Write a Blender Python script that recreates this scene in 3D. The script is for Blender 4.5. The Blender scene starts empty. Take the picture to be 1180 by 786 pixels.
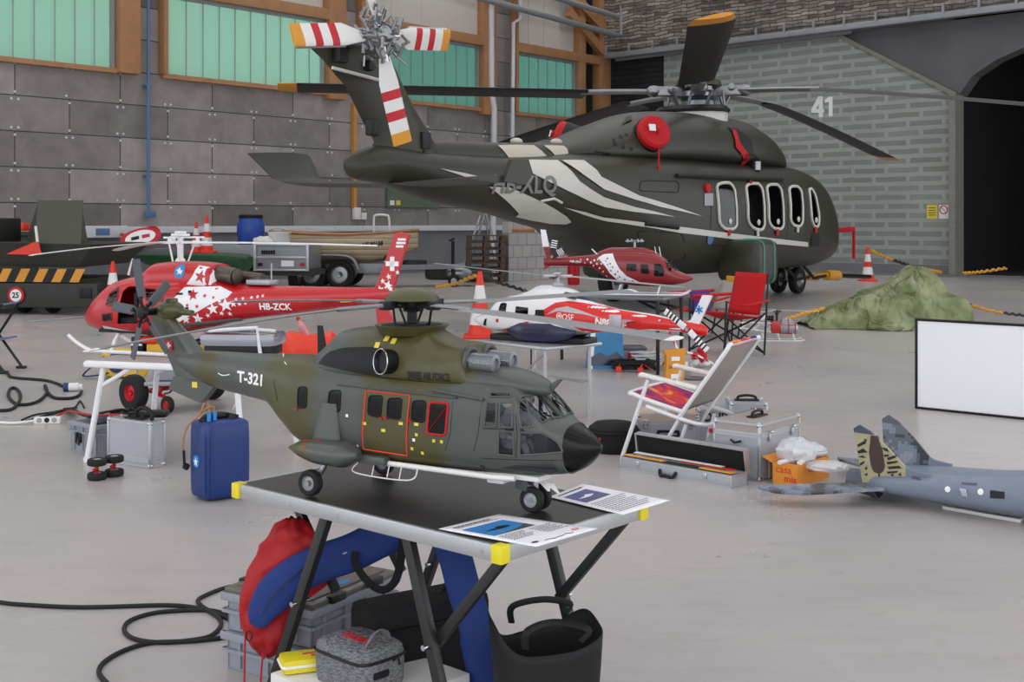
import bpy, bmesh, math, random
import numpy as np
from mathutils import Vector, Matrix
random.seed(7)
C = bpy.context.scene.collection
PI = math.pi
FOC, CXP, HZP, EYE = 1400.0, 590.0, 255.0, 1.35      # focal length in pixels, horizon row, eye height

# ------------------------------------------------------------------ camera geometry
def G(px, py, z=0.0):
    """point of the horizontal plane at height z seen at a pixel"""
    Y = FOC * (EYE - z) / (py - HZP)
    return Vector(((px - CXP) / FOC * Y, Y, z))
def AT(px, py, Y):
    return Vector(((px - CXP) / FOC * Y, Y, EYE + (HZP - py) / FOC * Y))
class Frame:
    """a thing's own axes: heading (degrees) and origin"""
    def __init__(s, deg, X, Y, Z):
        s.deg = deg; s.a = math.radians(deg); s.o = Vector((X, Y, Z))
    def loc(s, w):
        d = Vector(w) - s.o; c, n = math.cos(-s.a), math.sin(-s.a)
        return Vector((c * d.x - n * d.y, n * d.x + c * d.y, d.z))
    def ray(s, px, py):
        o = s.loc(Vector((0, 0, EYE))); p = s.loc(Vector(((px - CXP) / FOC, 1, EYE + (HZP - py) / FOC)))
        return o, p - o
    def L(s, px, py, y=0.0):
        o, d = s.ray(px, py); return o + d * ((y - o.y) / d.y)
    def X(s, px, py, x=0.0):
        o, d = s.ray(px, py); return o + d * ((x - o.x) / d.x)
    def Z(s, px, py, z=0.0):
        o, d = s.ray(px, py); return o + d * ((z - o.z) / d.z)
    def W(s, p):
        c, n = math.cos(s.a), math.sin(s.a); p = Vector(p)
        return s.o + Vector((c * p.x - n * p.y, n * p.x + c * p.y, p.z))

# ------------------------------------------------------------------ materials
def lin(c):
    if isinstance(c, str):
        c = tuple(int(c[i:i + 2], 16) / 255 for i in (0, 2, 4))
    return tuple((v / 12.92 if v <= .04045 else ((v + .055) / 1.055) ** 2.4) for v in c) + (1.0,)
M = {}
def new_mat(name):
    m = bpy.data.materials.new(name); m.use_nodes = True
    nt = m.node_tree; b = nt.nodes['Principled BSDF']
    M[name] = m
    return m, nt, b
def setin(n, k, v):
    if k in n.inputs: n.inputs[k].default_value = v
def mat(name, col, rough=.5, metal=0.0, var=.08, scale=8.0, bump=0.0, coat=0.0, spec=.5, trans=0.0, alpha=1.0, sheen=0.0, bscale=None):
    m, nt, b = new_mat(name)
    c = lin(col)
    tc = nt.nodes.new('ShaderNodeTexCoord')
    nz = nt.nodes.new('ShaderNodeTexNoise'); nz.inputs['Scale'].default_value = scale; nz.inputs['Detail'].default_value = 4
    nt.links.new(tc.outputs['Object'], nz.inputs['Vector'])
    mx = nt.nodes.new('ShaderNodeMix'); mx.data_type = 'RGBA'
    mx.inputs[6].default_value = tuple(max(0, v * (1 - var)) for v in c[:3]) + (1,)
    mx.inputs[7].default_value = tuple(min(1, v * (1 + var)) for v in c[:3]) + (1,)
    nt.links.new(nz.outputs['Fac'], mx.inputs[0]); nt.links.new(mx.outputs[2], b.inputs['Base Color'])
    setin(b, 'Roughness', rough); setin(b, 'Metallic', metal); setin(b, 'Specular IOR Level', spec)
    setin(b, 'Coat Weight', coat); setin(b, 'Coat Roughness', .08); setin(b, 'Transmission Weight', trans); setin(b, 'Alpha', alpha)
    setin(b, 'Sheen Weight', sheen)
    if bump:
        bp = nt.nodes.new('ShaderNodeBump'); bp.inputs['Strength'].default_value = bump; bp.inputs['Distance'].default_value = .01
        n2 = nt.nodes.new('ShaderNodeTexNoise'); n2.inputs['Scale'].default_value = bscale or scale * 6; n2.inputs['Detail'].default_value = 5
        nt.links.new(tc.outputs['Object'], n2.inputs['Vector'])
        nt.links.new(n2.outputs['Fac'], bp.inputs['Height']); nt.links.new(bp.outputs['Normal'], b.inputs['Normal'])
    return m
def band_mat(name, axis, stops, rough=.5, coat=0.0, wob=.03, wscale=8.0, interp='EASE', lo=0.0, hi=1.0, metal=0.0):
    """paint sprayed in bands along one of the thing's own axes; stops = [(position, colour)]"""
    m, nt, b = new_mat(name)
    tc = nt.nodes.new('ShaderNodeTexCoord'); sp = nt.nodes.new('ShaderNodeSeparateXYZ')
    nt.links.new(tc.outputs['Object'], sp.inputs[0])
    nz = nt.nodes.new('ShaderNodeTexNoise'); nz.inputs['Scale'].default_value = wscale
    nt.links.new(tc.outputs['Object'], nz.inputs['Vector'])
    a = nt.nodes.new('ShaderNodeMath'); a.operation = 'MULTIPLY_ADD'; a.inputs[1].default_value = 2 * wob; a.inputs[2].default_value = -wob
    nt.links.new(nz.outputs['Fac'], a.inputs[0])
    s = nt.nodes.new('ShaderNodeMath'); s.operation = 'ADD'
    nt.links.new(sp.outputs['XYZ'.index(axis)], s.inputs[0]); nt.links.new(a.outputs[0], s.inputs[1])
    mr = nt.nodes.new('ShaderNodeMapRange'); mr.inputs['From Min'].default_value = lo; mr.inputs['From Max'].default_value = hi
    nt.links.new(s.outputs[0], mr.inputs['Value'])
    cr = nt.nodes.new('ShaderNodeValToRGB'); cr.color_ramp.interpolation = interp
    el = cr.color_ramp.elements
    while len(el) < len(stops): el.new(.5)
    for e, (p, c) in zip(el, stops):
        e.position = (p - lo) / (hi - lo); e.color = lin(c)
    nt.links.new(mr.outputs[0], cr.inputs[0]); nt.links.new(cr.outputs[0], b.inputs['Base Color'])
    setin(b, 'Roughness', rough); setin(b, 'Coat Weight', coat); setin(b, 'Metallic', metal)
    return m
def brick_mat(name, c1, c2, mortar, w, h, msize, rough=.8, bump=.3, off=.5, smooth=.1, nvar=.25, nscale=1.2, squash=1.0, distort=0.0, bias=0.0, zoff=0.0):
    """courses on a wall whose own X runs along it and Z up"""
    m, nt, b = new_mat(name)
    tc = nt.nodes.new('ShaderNodeTexCoord'); sp = nt.nodes.new('ShaderNodeSeparateXYZ'); cb = nt.nodes.new('ShaderNodeCombineXYZ')
    nt.links.new(tc.outputs['Object'], sp.inputs[0]); zo = nt.nodes.new('ShaderNodeMath'); zo.inputs[1].default_value = zoff; nt.links.new(sp.outputs[2], zo.inputs[0])
    nt.links.new(sp.outputs[0], cb.inputs[0]); nt.links.new(zo.outputs[0], cb.inputs[1])
    src = cb.outputs[0]
    if distort:
        nd = nt.nodes.new('ShaderNodeTexNoise'); nd.inputs['Scale'].default_value = 2.2; nd.inputs['Detail'].default_value = 3
        nt.links.new(src, nd.inputs['Vector'])
        vm = nt.nodes.new('ShaderNodeVectorMath'); vm.operation = 'MULTIPLY_ADD'
        vm.inputs[1].default_value = (distort, distort, 0)
        nt.links.new(nd.outputs['Color'], vm.inputs[0]); nt.links.new(src, vm.inputs[2]); src = vm.outputs[0]
    br = nt.nodes.new('ShaderNodeTexBrick'); br.offset = off; br.squash = squash
    nt.links.new(src, br.inputs['Vector'])
    br.inputs['Color1'].default_value = lin(c1); br.inputs['Color2'].default_value = lin(c2); br.inputs['Mortar'].default_value = lin(mortar)
    br.inputs['Scale'].default_value = 1.0; br.inputs['Brick Width'].default_value = w; br.inputs['Row Height'].default_value = h
    br.inputs['Mortar Size'].default_value = msize; br.inputs['Mortar Smooth'].default_value = smooth; br.inputs['Bias'].default_value = bias
    nz = nt.nodes.new('ShaderNodeTexNoise'); nz.inputs['Scale'].default_value = nscale; nz.inputs['Detail'].default_value = 8; nz.inputs['Roughness'].default_value = .65
    nt.links.new(tc.outputs['Object'], nz.inputs['Vector'])
    mr = nt.nodes.new('ShaderNodeMapRange'); mr.inputs['From Min'].default_value = .3; mr.inputs['From Max'].default_value = .7
    mr.inputs['To Min'].default_value = 1 - nvar; mr.inputs['To Max'].default_value = 1 + nvar
    nt.links.new(nz.outputs['Fac'], mr.inputs['Value'])
    mx = nt.nodes.new('ShaderNodeVectorMath'); mx.operation = 'SCALE'
    nt.links.new(br.outputs['Color'], mx.inputs[0]); nt.links.new(mr.outputs[0], mx.inputs['Scale'])
    nt.links.new(mx.outputs[0], b.inputs['Base Color'])
    setin(b, 'Roughness', rough); setin(b, 'Specular IOR Level', .3)
    bp = nt.nodes.new('ShaderNodeBump'); bp.inputs['Strength'].default_value = bump; bp.inputs['Distance'].default_value = .03; bp.invert = True
    ad = nt.nodes.new('ShaderNodeMath'); ad.operation = 'MULTIPLY_ADD'; ad.inputs[1].default_value = -.35
    nt.links.new(nz.outputs['Fac'], ad.inputs[0]); nt.links.new(br.outputs['Fac'], ad.inputs[2])
    nt.links.new(ad.outputs[0], bp.inputs['Height']); nt.links.new(bp.outputs['Normal'], b.inputs['Normal'])
    return m

# ------------------------------------------------------------------ mesh builder
def basis(d, up=(0, 0, 1)):
    d = Vector(d).normalized(); up = Vector(up)
    if abs(d.dot(up)) > .98: up = Vector((1, 0, 0)) if abs(d.x) < .9 else Vector((0, 1, 0))
    u = up.cross(d).normalized(); v = d.cross(u)
    return u, v, d
def smooth_path(pts, n=8, closed=False):
    pts = [Vector(p) for p in pts]; out = []; N = len(pts)
    rng = range(N if closed else N - 1)
    for i in rng:
        g = lambda k: pts[k % N] if closed else pts[min(max(k, 0), N - 1)]
        p0, p1, p2, p3 = g(i - 1), g(i), g(i + 1), g(i + 2)
        for j in range(n):
            t = j / n
            out.append(.5 * ((2 * p1) + (p2 - p0) * t + (2 * p0 - 5 * p1 + 4 * p2 - p3) * t * t + (3 * p1 - p0 - 3 * p2 + p3) * t ** 3))
    if not closed: out.append(pts[-1])
    return out
class MB:
    def __init__(s): s.v = []; s.f = []; s.mi = []; s.m = 0
    def add(s, vs, fs):
        o = len(s.v); s.v += [tuple(v) for v in vs]
        for f in fs: s.f.append(tuple(i + o for i in f)); s.mi.append(s.m)
        return s
    def box(s, c, size, rz=0.0, bev=0.0, rot=None):
        c = Vector(c); h = Vector(size) * .5
        R = rot if rot is not None else Matrix.Rotation(rz, 3, 'Z')
        if bev <= 0:
            vs = [c + R @ Vector((sx * h.x, sy * h.y, sz * h.z)) for sx in (-1, 1) for sy in (-1, 1) for sz in (-1, 1)]
            return s.add(vs, [(0, 1, 3, 2), (4, 6, 7, 5), (0, 4, 5, 1), (2, 3, 7, 6), (0, 2, 6, 4), (1, 5, 7, 3)])
        bm = bmesh.new(); bmesh.ops.create_cube(bm, size=1)
        for v in bm.verts: v.co = Vector((v.co.x * size[0], v.co.y * size[1], v.co.z * size[2]))
        bev = min(bev, min(size) * .49)
        bmesh.ops.bevel(bm, geom=bm.edges[:], offset=bev, segments=2, profile=.6, affect='EDGES')
        bm.verts.index_update()
        s.add([c + R @ v.co for v in bm.verts], [[v.index for v in f.verts] for f in bm.faces]); bm.free()
        return s
    def beam(s, p0, p1, w, h, up=(0, 0, 1), bev=0.0):
        p0, p1 = Vector(p0), Vector(p1); u, v, d = basis(p1 - p0, up)
        R = Matrix((u, v, d)).transposed()
        return s.box((p0 + p1) / 2, (w, h, (p1 - p0).length), rot=R, bev=bev)
    def cyl(s, p0, p1, r, r2=None, n=14, cap=True):
        p0, p1 = Vector(p0), Vector(p1); r2 = r if r2 is None else r2
        u, v, d = basis(p1 - p0); vs = []
        for p, q in ((p0, r), (p1, r2)):
            for i in range(n):
                a = 2 * PI * i / n; vs.append(p + (u * math.cos(a) + v * math.sin(a)) * q)
        fs = [(i, (i + 1) % n, n + (i + 1) % n, n + i) for i in range(n)]
        if cap: fs += [tuple(range(n - 1, -1, -1)), tuple(range(n, 2 * n))]
        return s.add(vs, fs)
    def tube(s, pts, r, n=8, closed=False, flat=None):
        pts = [Vector(p) for p in pts]; N = len(pts); vs = []
        prev = None
        for i, p in enumerate(pts):
            a = pts[(i - 1) % N] if (closed or i) else p
            b = pts[(i + 1) % N] if (closed or i < N - 1) else p
            d = (b - a); d = d.normalized() if d.length > 1e-9 else Vector((0, 0, 1))
            if prev is None: u, v, _ = basis(d)
            else:
                u = prev - d * prev.dot(d)
                u = u.normalized() if u.length > 1e-6 else basis(d)[0]
                v = d.cross(u)
            prev = u; rr = r[i] if isinstance(r, (list, tuple)) else r
            for k in range(n):
                t = 2 * PI * k / n; vs.append(p + (u * math.cos(t) + v * math.sin(t) * (flat or 1)) * rr)
        fs = []
        for i in range(N if closed else N - 1):
            j = (i + 1) % N
            for k in range(n): fs.append((i * n + k, i * n + (k + 1) % n, j * n + (k + 1) % n, j * n + k))
        if not closed: fs += [tuple(range(n - 1, -1, -1)), tuple(range((N - 1) * n, N * n))]
        return s.add(vs, fs)
    def grid(s, fn, nu, nv, cu=False, cv=False):
        vs = [fn(i / (nu if cu else nu - 1), j / (nv if cv else nv - 1)) for i in range(nu) for j in range(nv)]
        fs = []
        for i in range(nu if cu else nu - 1):
            for j in range(nv if cv else nv - 1):
                a, b = i, (i + 1) % nu; c, d = j, (j + 1) % nv
                fs.append((a * nv + c, b * nv + c, b * nv + d, a * nv + d))
        return s.add(vs, fs)
    def lathe(s, prof, o=(0, 0, 0), ax=(0, 0, 1), n=20, sy=1.0, cap=True):
        o = Vector(o); u, v, d = basis(ax)
        vs = []; N = len(prof)
        for r, z in prof:
            for k in range(n):
                a = 2 * PI * k / n; vs.append(o + d * z + (u * math.cos(a) + v * math.sin(a) * sy) * max(r, 1e-5))
        fs = []
        for i in range(N - 1):
            for k in range(n): fs.append((i * n + k, i * n + (k + 1) % n, (i + 1) * n + (k + 1) % n, (i + 1) * n + k))
        if cap: fs += [tuple(range(n - 1, -1, -1)), tuple(range((N - 1) * n, N * n))]
        return s.add(vs, fs)
    def ball(s, c, r, nu=14, nv=10):
        c = Vector(c); r = Vector((r, r, r)) if not hasattr(r, '__len__') else Vector(r)
        vs = [c + Vector((r.x * math.cos(2 * PI * i / nu) * math.sin(PI * (j + .001) / (nv + .002)), r.y * math.sin(2 * PI * i / nu) * math.sin(PI * (j + .001) / (nv + .002)), -r.z * math.cos(PI * j / nv))) for i in range(nu) for j in range(nv + 1)]
        fs = [(i * (nv + 1) + j, ((i + 1) % nu) * (nv + 1) + j, ((i + 1) % nu) * (nv + 1) + j + 1, i * (nv + 1) + j + 1) for i in range(nu) for j in range(nv)]
        return s.add(vs, fs)
    def prism(s, poly, fn, t0, t1):
        """polygon poly (a,b) mapped by fn(a,b,t); closed solid between t0 and t1"""
        n = len(poly)
        vs = [fn(a, b, t0) for a, b in poly] + [fn(a, b, t1) for a, b in poly]
        fs = [tuple(range(n - 1, -1, -1)), tuple(range(n, 2 * n))] + [(i, (i + 1) % n, n + (i + 1) % n, n + i) for i in range(n)]
        return s.add(vs, fs)
    def wing(s, secs, nrm, nc=7):
        """secs: (leading point, trailing point, thickness); airfoil sections, closed ends"""
        nrm = Vector(nrm); prof = []
        for k in range(nc):
            x = (1 - math.cos(PI * k / (nc - 1))) / 2
            prof.append((x, 2.6 * (.2969 * math.sqrt(x) - .126 * x - .3516 * x * x + .2843 * x ** 3 - .1036 * x ** 4)))
        ring = [(x, y) for x, y in prof] + [(x, -y) for x, y in prof[-2:0:-1]]
        vs = []; n = len(ring)
        for le, te, t in secs:
            le, te = Vector(le), Vector(te)
            for x, y in ring: vs.append(le + (te - le) * x + nrm * (y * t * 1.9))
        fs = []
        for i in range(len(secs) - 1):
            for k in range(n): fs.append((i * n + k, i * n + (k + 1) % n, (i + 1) * n + (k + 1) % n, (i + 1) * n + k))
        fs += [tuple(range(n - 1, -1, -1)), tuple(range((len(secs) - 1) * n, len(secs) * n))]
        return s.add(vs, fs)
    def build(s, name, mats, parent=None, ang=40, sub=0, fix=True):
        me = bpy.data.meshes.new(name); me.from_pydata(s.v, [], s.f); me.update()
        mats = mats if isinstance(mats, (list, tuple)) else [mats]
        for m in mats: me.materials.append(M[m] if isinstance(m, str) else m)
        me.polygons.foreach_set('material_index', s.mi)
        if fix:
            bm = bmesh.new(); bm.from_mesh(me); bmesh.ops.recalc_face_normals(bm, faces=bm.faces[:]); bm.to_mesh(me); bm.free()
        if ang:
            me.shade_smooth(); me.set_sharp_from_angle(angle=math.radians(ang))
        o = bpy.data.objects.new(name, me); C.objects.link(o)
        if parent is not None: o.parent = parent
        if sub:
            md = o.modifiers.new('s', 'SUBSURF'); md.levels = md.render_levels = sub
        return o
def tag(o, label, cat, group=None):
    o['label'] = label; o['category'] = cat
    if group: o['group'] = group
    return o
def thing(name, label, cat, loc=(0, 0, 0), deg=0.0, group=None):
    o = bpy.data.objects.new(name, None); o.empty_display_size = .1; C.objects.link(o)
    o.location = loc; o.rotation_euler = (0, 0, math.radians(deg))
    return tag(o, label, cat, group)
def struct(o):
    o['kind'] = 'structure'; return o
def clone(o, parent=None):
    c = o.copy(); C.objects.link(c)
    if parent is not None: c.parent = parent
    for ch in list(o.children): clone(ch, c)
    return c

# ------------------------------------------------------------------ flat shapes: lettering, stars, rounded quads
_tc = {}
def text2d(txt, size=1.0, bold=0.0, sx=1.0, shear=0.0):
    """outline of a lettering as 2-D verts and faces, centred"""
    k = (txt, bold, shear)
    if k not in _tc:
        cu = bpy.data.curves.new('t', 'FONT'); cu.body = txt; cu.size = 1; cu.align_x = 'CENTER'; cu.align_y = 'CENTER'
        cu.offset = bold; cu.shear = shear; cu.resolution_u = 3; cu.fill_mode = 'FRONT'
        ob = bpy.data.objects.new('t', cu); C.objects.link(ob)
        dg = bpy.context.evaluated_depsgraph_get(); dg.update()
        me = bpy.data.meshes.new_from_object(ob.evaluated_get(dg))
        _tc[k] = ([(v.co.x, v.co.y) for v in me.vertices], [tuple(p.vertices) for p in me.polygons])
        bpy.data.objects.remove(ob); bpy.data.curves.remove(cu); bpy.data.meshes.remove(me)
    vs, fs = _tc[k]
    return [(x * size * sx, y * size) for x, y in vs], fs
def add_text(mb, txt, size, fn, bold=0.0, sx=1.0, shear=0.0):
    vs, fs = text2d(txt, size, bold, sx, shear)
    mb.add([fn(a, b) for a, b in vs], fs)
def star(cx, cy, r, rot=0.0, inner=.42, sx=1.0):
    return [(cx + sx * (r if k % 2 == 0 else r * inner) * math.cos(PI / 2 + rot + k * PI / 5), cy + (r if k % 2 == 0 else r * inner) * math.sin(PI / 2 + rot + k * PI / 5)) for k in range(10)]
def ell(cx, cy, rx, ry, n=24): return [(cx + rx * math.cos(2 * PI * k / n), cy + ry * math.sin(2 * PI * k / n)) for k in range(n)]
def rpoly(pts, r, n=4):
    """round the corners of a polygon"""
    out = []; N = len(pts); P = [Vector(p) for p in pts]
    for i in range(N):
        p, a, b = P[i], P[i - 1], P[(i + 1) % N]
        da, db = (a - p), (b - p); q = min(r, da.length * .45, db.length * .45)
        s0, s1 = p + da.normalized() * q, p + db.normalized() * q
        for k in range(n + 1):
            t = k / n; v = s0 * (1 - t) ** 2 + p * 2 * t * (1 - t) + s1 * t * t
            out.append((v.x, v.y))
    return out
def rrect(cx, cy, w, h, r): return rpoly([(cx - w / 2, cy - h / 2), (cx + w / 2, cy - h / 2), (cx + w / 2, cy + h / 2), (cx - w / 2, cy + h / 2)], r)
def tess(poly, cell):
    """2-D polygon cut into small cells so that it can follow a curved skin"""
    bm = bmesh.new()
    vs = [bm.verts.new((a, b, 0)) for a, b in poly]
    try: bm.faces.new(vs)
    except ValueError: bm.free(); return [], []
    bmesh.ops.triangulate(bm, faces=bm.faces[:])
    if cell:
        for ax in (0, 1):
            lo = min(p[ax] for p in poly); hi = max(p[ax] for p in poly); k = math.ceil((hi - lo) / cell)
            for i in range(1, k):
                co = [0, 0, 0]; no = [0, 0, 0]; co[ax] = lo + (hi - lo) * i / k; no[ax] = 1
                bmesh.ops.bisect_plane(bm, geom=bm.verts[:] + bm.edges[:] + bm.faces[:], plane_co=co, plane_no=no)
    bm.verts.index_update()
    out = [(v.co.x, v.co.y) for v in bm.verts], [tuple(v.index for v in f.verts) for f in bm.faces]
    bm.free(); return out

# ------------------------------------------------------------------ lofted bodies (fuselages, cowlings, tanks)
def pchip(xs, ys, x):
    n = len(xs)
    if x <= xs[0]: return ys[0]
    if x >= xs[-1]: return ys[-1]
    h = [xs[i + 1] - xs[i] for i in range(n - 1)]; d = [(ys[i + 1] - ys[i]) / h[i] for i in range(n - 1)]
    def m(i):
        if i == 0: return d[0]
        if i == n - 1: return d[-1]
        if d[i - 1] * d[i] <= 0: return 0.0
        w1, w2 = 2 * h[i] + h[i - 1], h[i] + 2 * h[i - 1]
        return (w1 + w2) / (w1 / d[i - 1] + w2 / d[i])
    i = max(k for k in range(n - 1) if xs[k] <= x); t = (x - xs[i]) / h[i]
    return ys[i] * (1 + 2 * t) * (1 - t) ** 2 + m(i) * h[i] * t * (1 - t) ** 2 + ys[i + 1] * t * t * (3 - 2 * t) + m(i + 1) * h[i] * t * t * (t - 1)
def inside(x, y, poly):
    r = False; n = len(poly)
    for i in range(n):
        (x0, y0), (x1, y1) = poly[i], poly[i - 1]
        if (y0 > y) != (y1 > y) and x < (x1 - x0) * (y - y0) / (y1 - y0) + x0: r = not r
    return r
def facing(P_, fs, d):
    d = Vector(d); out = []
    for f in fs:
        n = (P_[f[1]] - P_[f[0]]).cross(P_[f[2]] - P_[f[0]])
        out.append(tuple(f) if n.dot(d) >= 0 else tuple(reversed(f)))
    return out
def dense(poly, step, closed=True):
    out = []; n = len(poly)
    for i in range(n if closed else n - 1):
        a, b = Vector(poly[i]), Vector(poly[(i + 1) % n]); k = max(1, math.ceil((b - a).length / step))
        for j in range(k): q = a.lerp(b, j / k); out.append((q.x, q.y))
    if not closed: out.append(tuple(poly[-1]))
    return out
class Body:
    """stations (x, zbottom, ztop, zwidest, halfwidth, exponent above, exponent below), rear to front"""
    def __init__(s, st):
        s.st = sorted(st); s.xs = [a[0] for a in s.st]; s.cache = {}
    def par(s, x):
        k = round(x, 5)
        if k not in s.cache: s.cache[k] = [pchip(s.xs, [a[j] for a in s.st], x) for j in range(1, 7)]
        return s.cache[k]
    def S(s, x, th):
        zb, zt, zm, hw, nt, nb = s.par(x); c, n = math.cos(th), math.sin(th)
        e = nt if n >= 0 else nb; h = (zt - zm) if n >= 0 else (zm - zb)
        return Vector((x, hw * math.copysign(abs(c) ** (2 / e), c), zm + h * math.copysign(abs(n) ** (2 / e), n)))
    def y_at(s, x, z):
        zb, zt, zm, hw, nt, nb = s.par(min(max(x, s.xs[0]), s.xs[-1])); t = (z - zm) / ((zt - zm) if z >= zm else (zm - zb)); e = nt if z >= zm else nb
        t = min(abs(t), .992); return hw * (1 - t ** e) ** (1 / e)
    def z_top(s, x, y):
        zb, zt, zm, hw, nt, nb = s.par(x); t = min(abs(y) / hw, .99); return zm + (zt - zm) * (1 - t ** nt) ** (1 / nt)
    def mesh(s, mb, nx=60, nth=40, x0=None, x1=None, holes=()):
        x0 = s.xs[0] if x0 is None else x0; x1 = s.xs[-1] if x1 is None else x1
        xs = sorted(set([x0 + (x1 - x0) * i / nx for i in range(nx + 1)] + [x for x in s.xs if x0 < x < x1]))
        vs = []
        for x in xs:
            for k in range(nth): vs.append(s.S(x, 2 * PI * (k + .5) / nth))
        fs = [(i * nth + k, i * nth + (k + 1) % nth, (i + 1) * nth + (k + 1) % nth, (i + 1) * nth + k) for i in range(len(xs) - 1) for k in range(nth)]
        if holes:
            keep = []
            for q in fs:
                c = [sum(vs[i][j] for i in q) / 4 for j in range(3)]
                if not any((sd == 0 and c[2] > s.par(c[0])[2] and inside(c[0], c[1], pl)) or (sd != 0 and (c[1] > 0) == (sd > 0) and inside(c[0], c[2], pl)) for pl, sd in holes): keep.append(q)
            fs = keep
        fs += [tuple(range(nth - 1, -1, -1)), tuple(range((len(xs) - 1) * nth, len(xs) * nth))]
        mb.add(vs, fs); return mb
    def pt(s, x, z, side, off):
        e = .004 * (s.xs[-1] - s.xs[0]); y = s.y_at(x, z)
        n = Vector((-(s.y_at(x + e, z) - s.y_at(x - e, z)) / (2 * e), 1, -(s.y_at(x, z + e) - s.y_at(x, z - e)) / (2 * e))).normalized()
        return Vector((x + n.x * off, side * (y + n.y * off), z + n.z * off))
    def hit(s, F, px, py, side=-1):
        y = side * max(a[4] for a in s.st)
        for _ in range(14):
            q = F.L(px, py, y); x = min(max(q.x, s.xs[0]), s.xs[-1]); y = .5 * y + .5 * side * s.y_at(x, q.z)
        return (q.x, q.z)
    def decal(s, mb, poly, side, off, cell):
        vs, fs = tess(poly, cell); P_ = [s.pt(x, z, side, off) for x, z in vs]; mb.add(P_, facing(P_, fs, (0, side, 0)))
    def decal_px(s, mb, F, pts, side, off, cell, r=0.0):
        p = [s.hit(F, a, b, side) for a, b in pts]
        if r: p = rpoly(p, r)
        s.decal(mb, p, side, off, cell); return p
    def ring(s, mb, poly, side, off, r, n=6): mb.tube([s.pt(x, z, side, off) for x, z in dense(poly, .03 * (s.xs[-1] - s.xs[0]))], r, n, closed=True)
    def line(s, mb, poly, side, off, r, n=5): mb.tube([s.pt(x, z, side, off) for x, z in dense(poly, .03 * (s.xs[-1] - s.xs[0]), False)], r, n)
    def top(s, x, y, off):
        e = .004 * (s.xs[-1] - s.xs[0]); z = s.z_top(x, y)
        n = Vector((-(s.z_top(x + e, y) - s.z_top(x - e, y)) / (2 * e), -(s.z_top(x, y + e) - s.z_top(x, y - e)) / (2 * e), 1)).normalized()
        return Vector((x, y, z)) + n * off
    def decal_top(s, mb, poly, off, cell):
        vs, fs = tess(poly, cell); P_ = [s.top(x, y, off) for x, y in vs]; mb.add(P_, facing(P_, fs, (0, 0, 1)))
    def ring_top(s, mb, poly, off, r, n=6): mb.tube([s.top(x, y, off) for x, y in dense(poly, .012)], r, n, closed=True)
    def text(s, mb, txt, p0, p1, hgt, side, off, bold=.02, shear=0.0):
        """lettering running from p0 to p1 (x,z), of height hgt"""
        p0, p1 = Vector(p0), Vector(p1); vs, fs = text2d(txt, 1, bold, 1, shear)
        w = max(v[0] for v in vs) - min(v[0] for v in vs); a0 = min(v[0] for v in vs); h = max(v[1] for v in vs) - min(v[1] for v in vs); b0 = min(v[1] for v in vs)
        bm = bmesh.new(); bv = [bm.verts.new((a, b, 0)) for a, b in vs]
        for f in fs:
            try: bm.faces.new([bv[i] for i in f])
            except ValueError: pass
        for ax in (0, 1):
            lo = min(v[ax] for v in vs); hi = max(v[ax] for v in vs); k = math.ceil((hi - lo) / .25)
            for i in range(1, k):
                co = [0, 0, 0]; no = [0, 0, 0]; co[ax] = lo + (hi - lo) * i / k; no[ax] = 1
                bmesh.ops.bisect_plane(bm, geom=bm.verts[:] + bm.edges[:] + bm.faces[:], plane_co=co, plane_no=no)
        bm.verts.index_update(); vs = [(v.co.x, v.co.y) for v in bm.verts]; fs = [tuple(v.index for v in f.verts) for f in bm.faces]; bm.free()
        d = p1 - p0; nn = Vector((-d.y, d.x)).normalized()
        if nn.y < 0: nn = -nn
        out = []
        for a, b in vs:
            q = p0 + d * ((a - a0) / w) + nn * ((b - b0) / h - .5) * hgt
            out.append(s.pt(q.x, q.y, side, off))
        mb.add(out, fs)
    def cells(s, mb, x0, x1, z0, z1, side, off, cell): s.decal(mb, [(x0, z0), (x1, z0), (x1, z1), (x0, z1)], side, off, cell)

def blade(mb, hub, az, R0, R1, chord, thick, ztip, segs, taper=1.0, lead=1, nseg=14, pitch=0.0, swept=0.0, sag=1.7):
    """rotor blade from radius R0 to R1 in direction az (radians); segs = [(end fraction, material index)]"""
    hub = Vector(hub); d = Vector((math.cos(az), math.sin(az), 0)); c = Vector((-math.sin(az), math.cos(az), 0)) * lead
    fr = sorted(set([i / nseg for i in range(nseg + 1)] + [e for e, _ in segs if e < 1])); prev = 0
    z0 = hub.z
    def sec(f):
        r = R0 + (R1 - R0) * f; ch = chord * (1 + (taper - 1) * f)
        if f > .97: ch *= .8
        p = Vector((hub.x, hub.y, 0)) + d * r + Vector((0, 0, z0 + (ztip - z0) * f ** sag))
        cc = c * math.cos(pitch) + Vector((0, 0, math.sin(pitch)))
        le = p + cc * ch * .3 - c * swept * max(0, f - .9) * 10 * ch; te = p - cc * ch * .7 - c * swept * max(0, f - .9) * 10 * ch
        return (le, te, thick)
    m0 = mb.m
    for e, mi in segs:
        fs = [f for f in fr if prev - 1e-9 <= f <= e + 1e-9]; mb.m = mi
        mb.wing([sec(f) for f in fs], (0, 0, 1)); prev = e
    mb.m = m0; return mb
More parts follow.
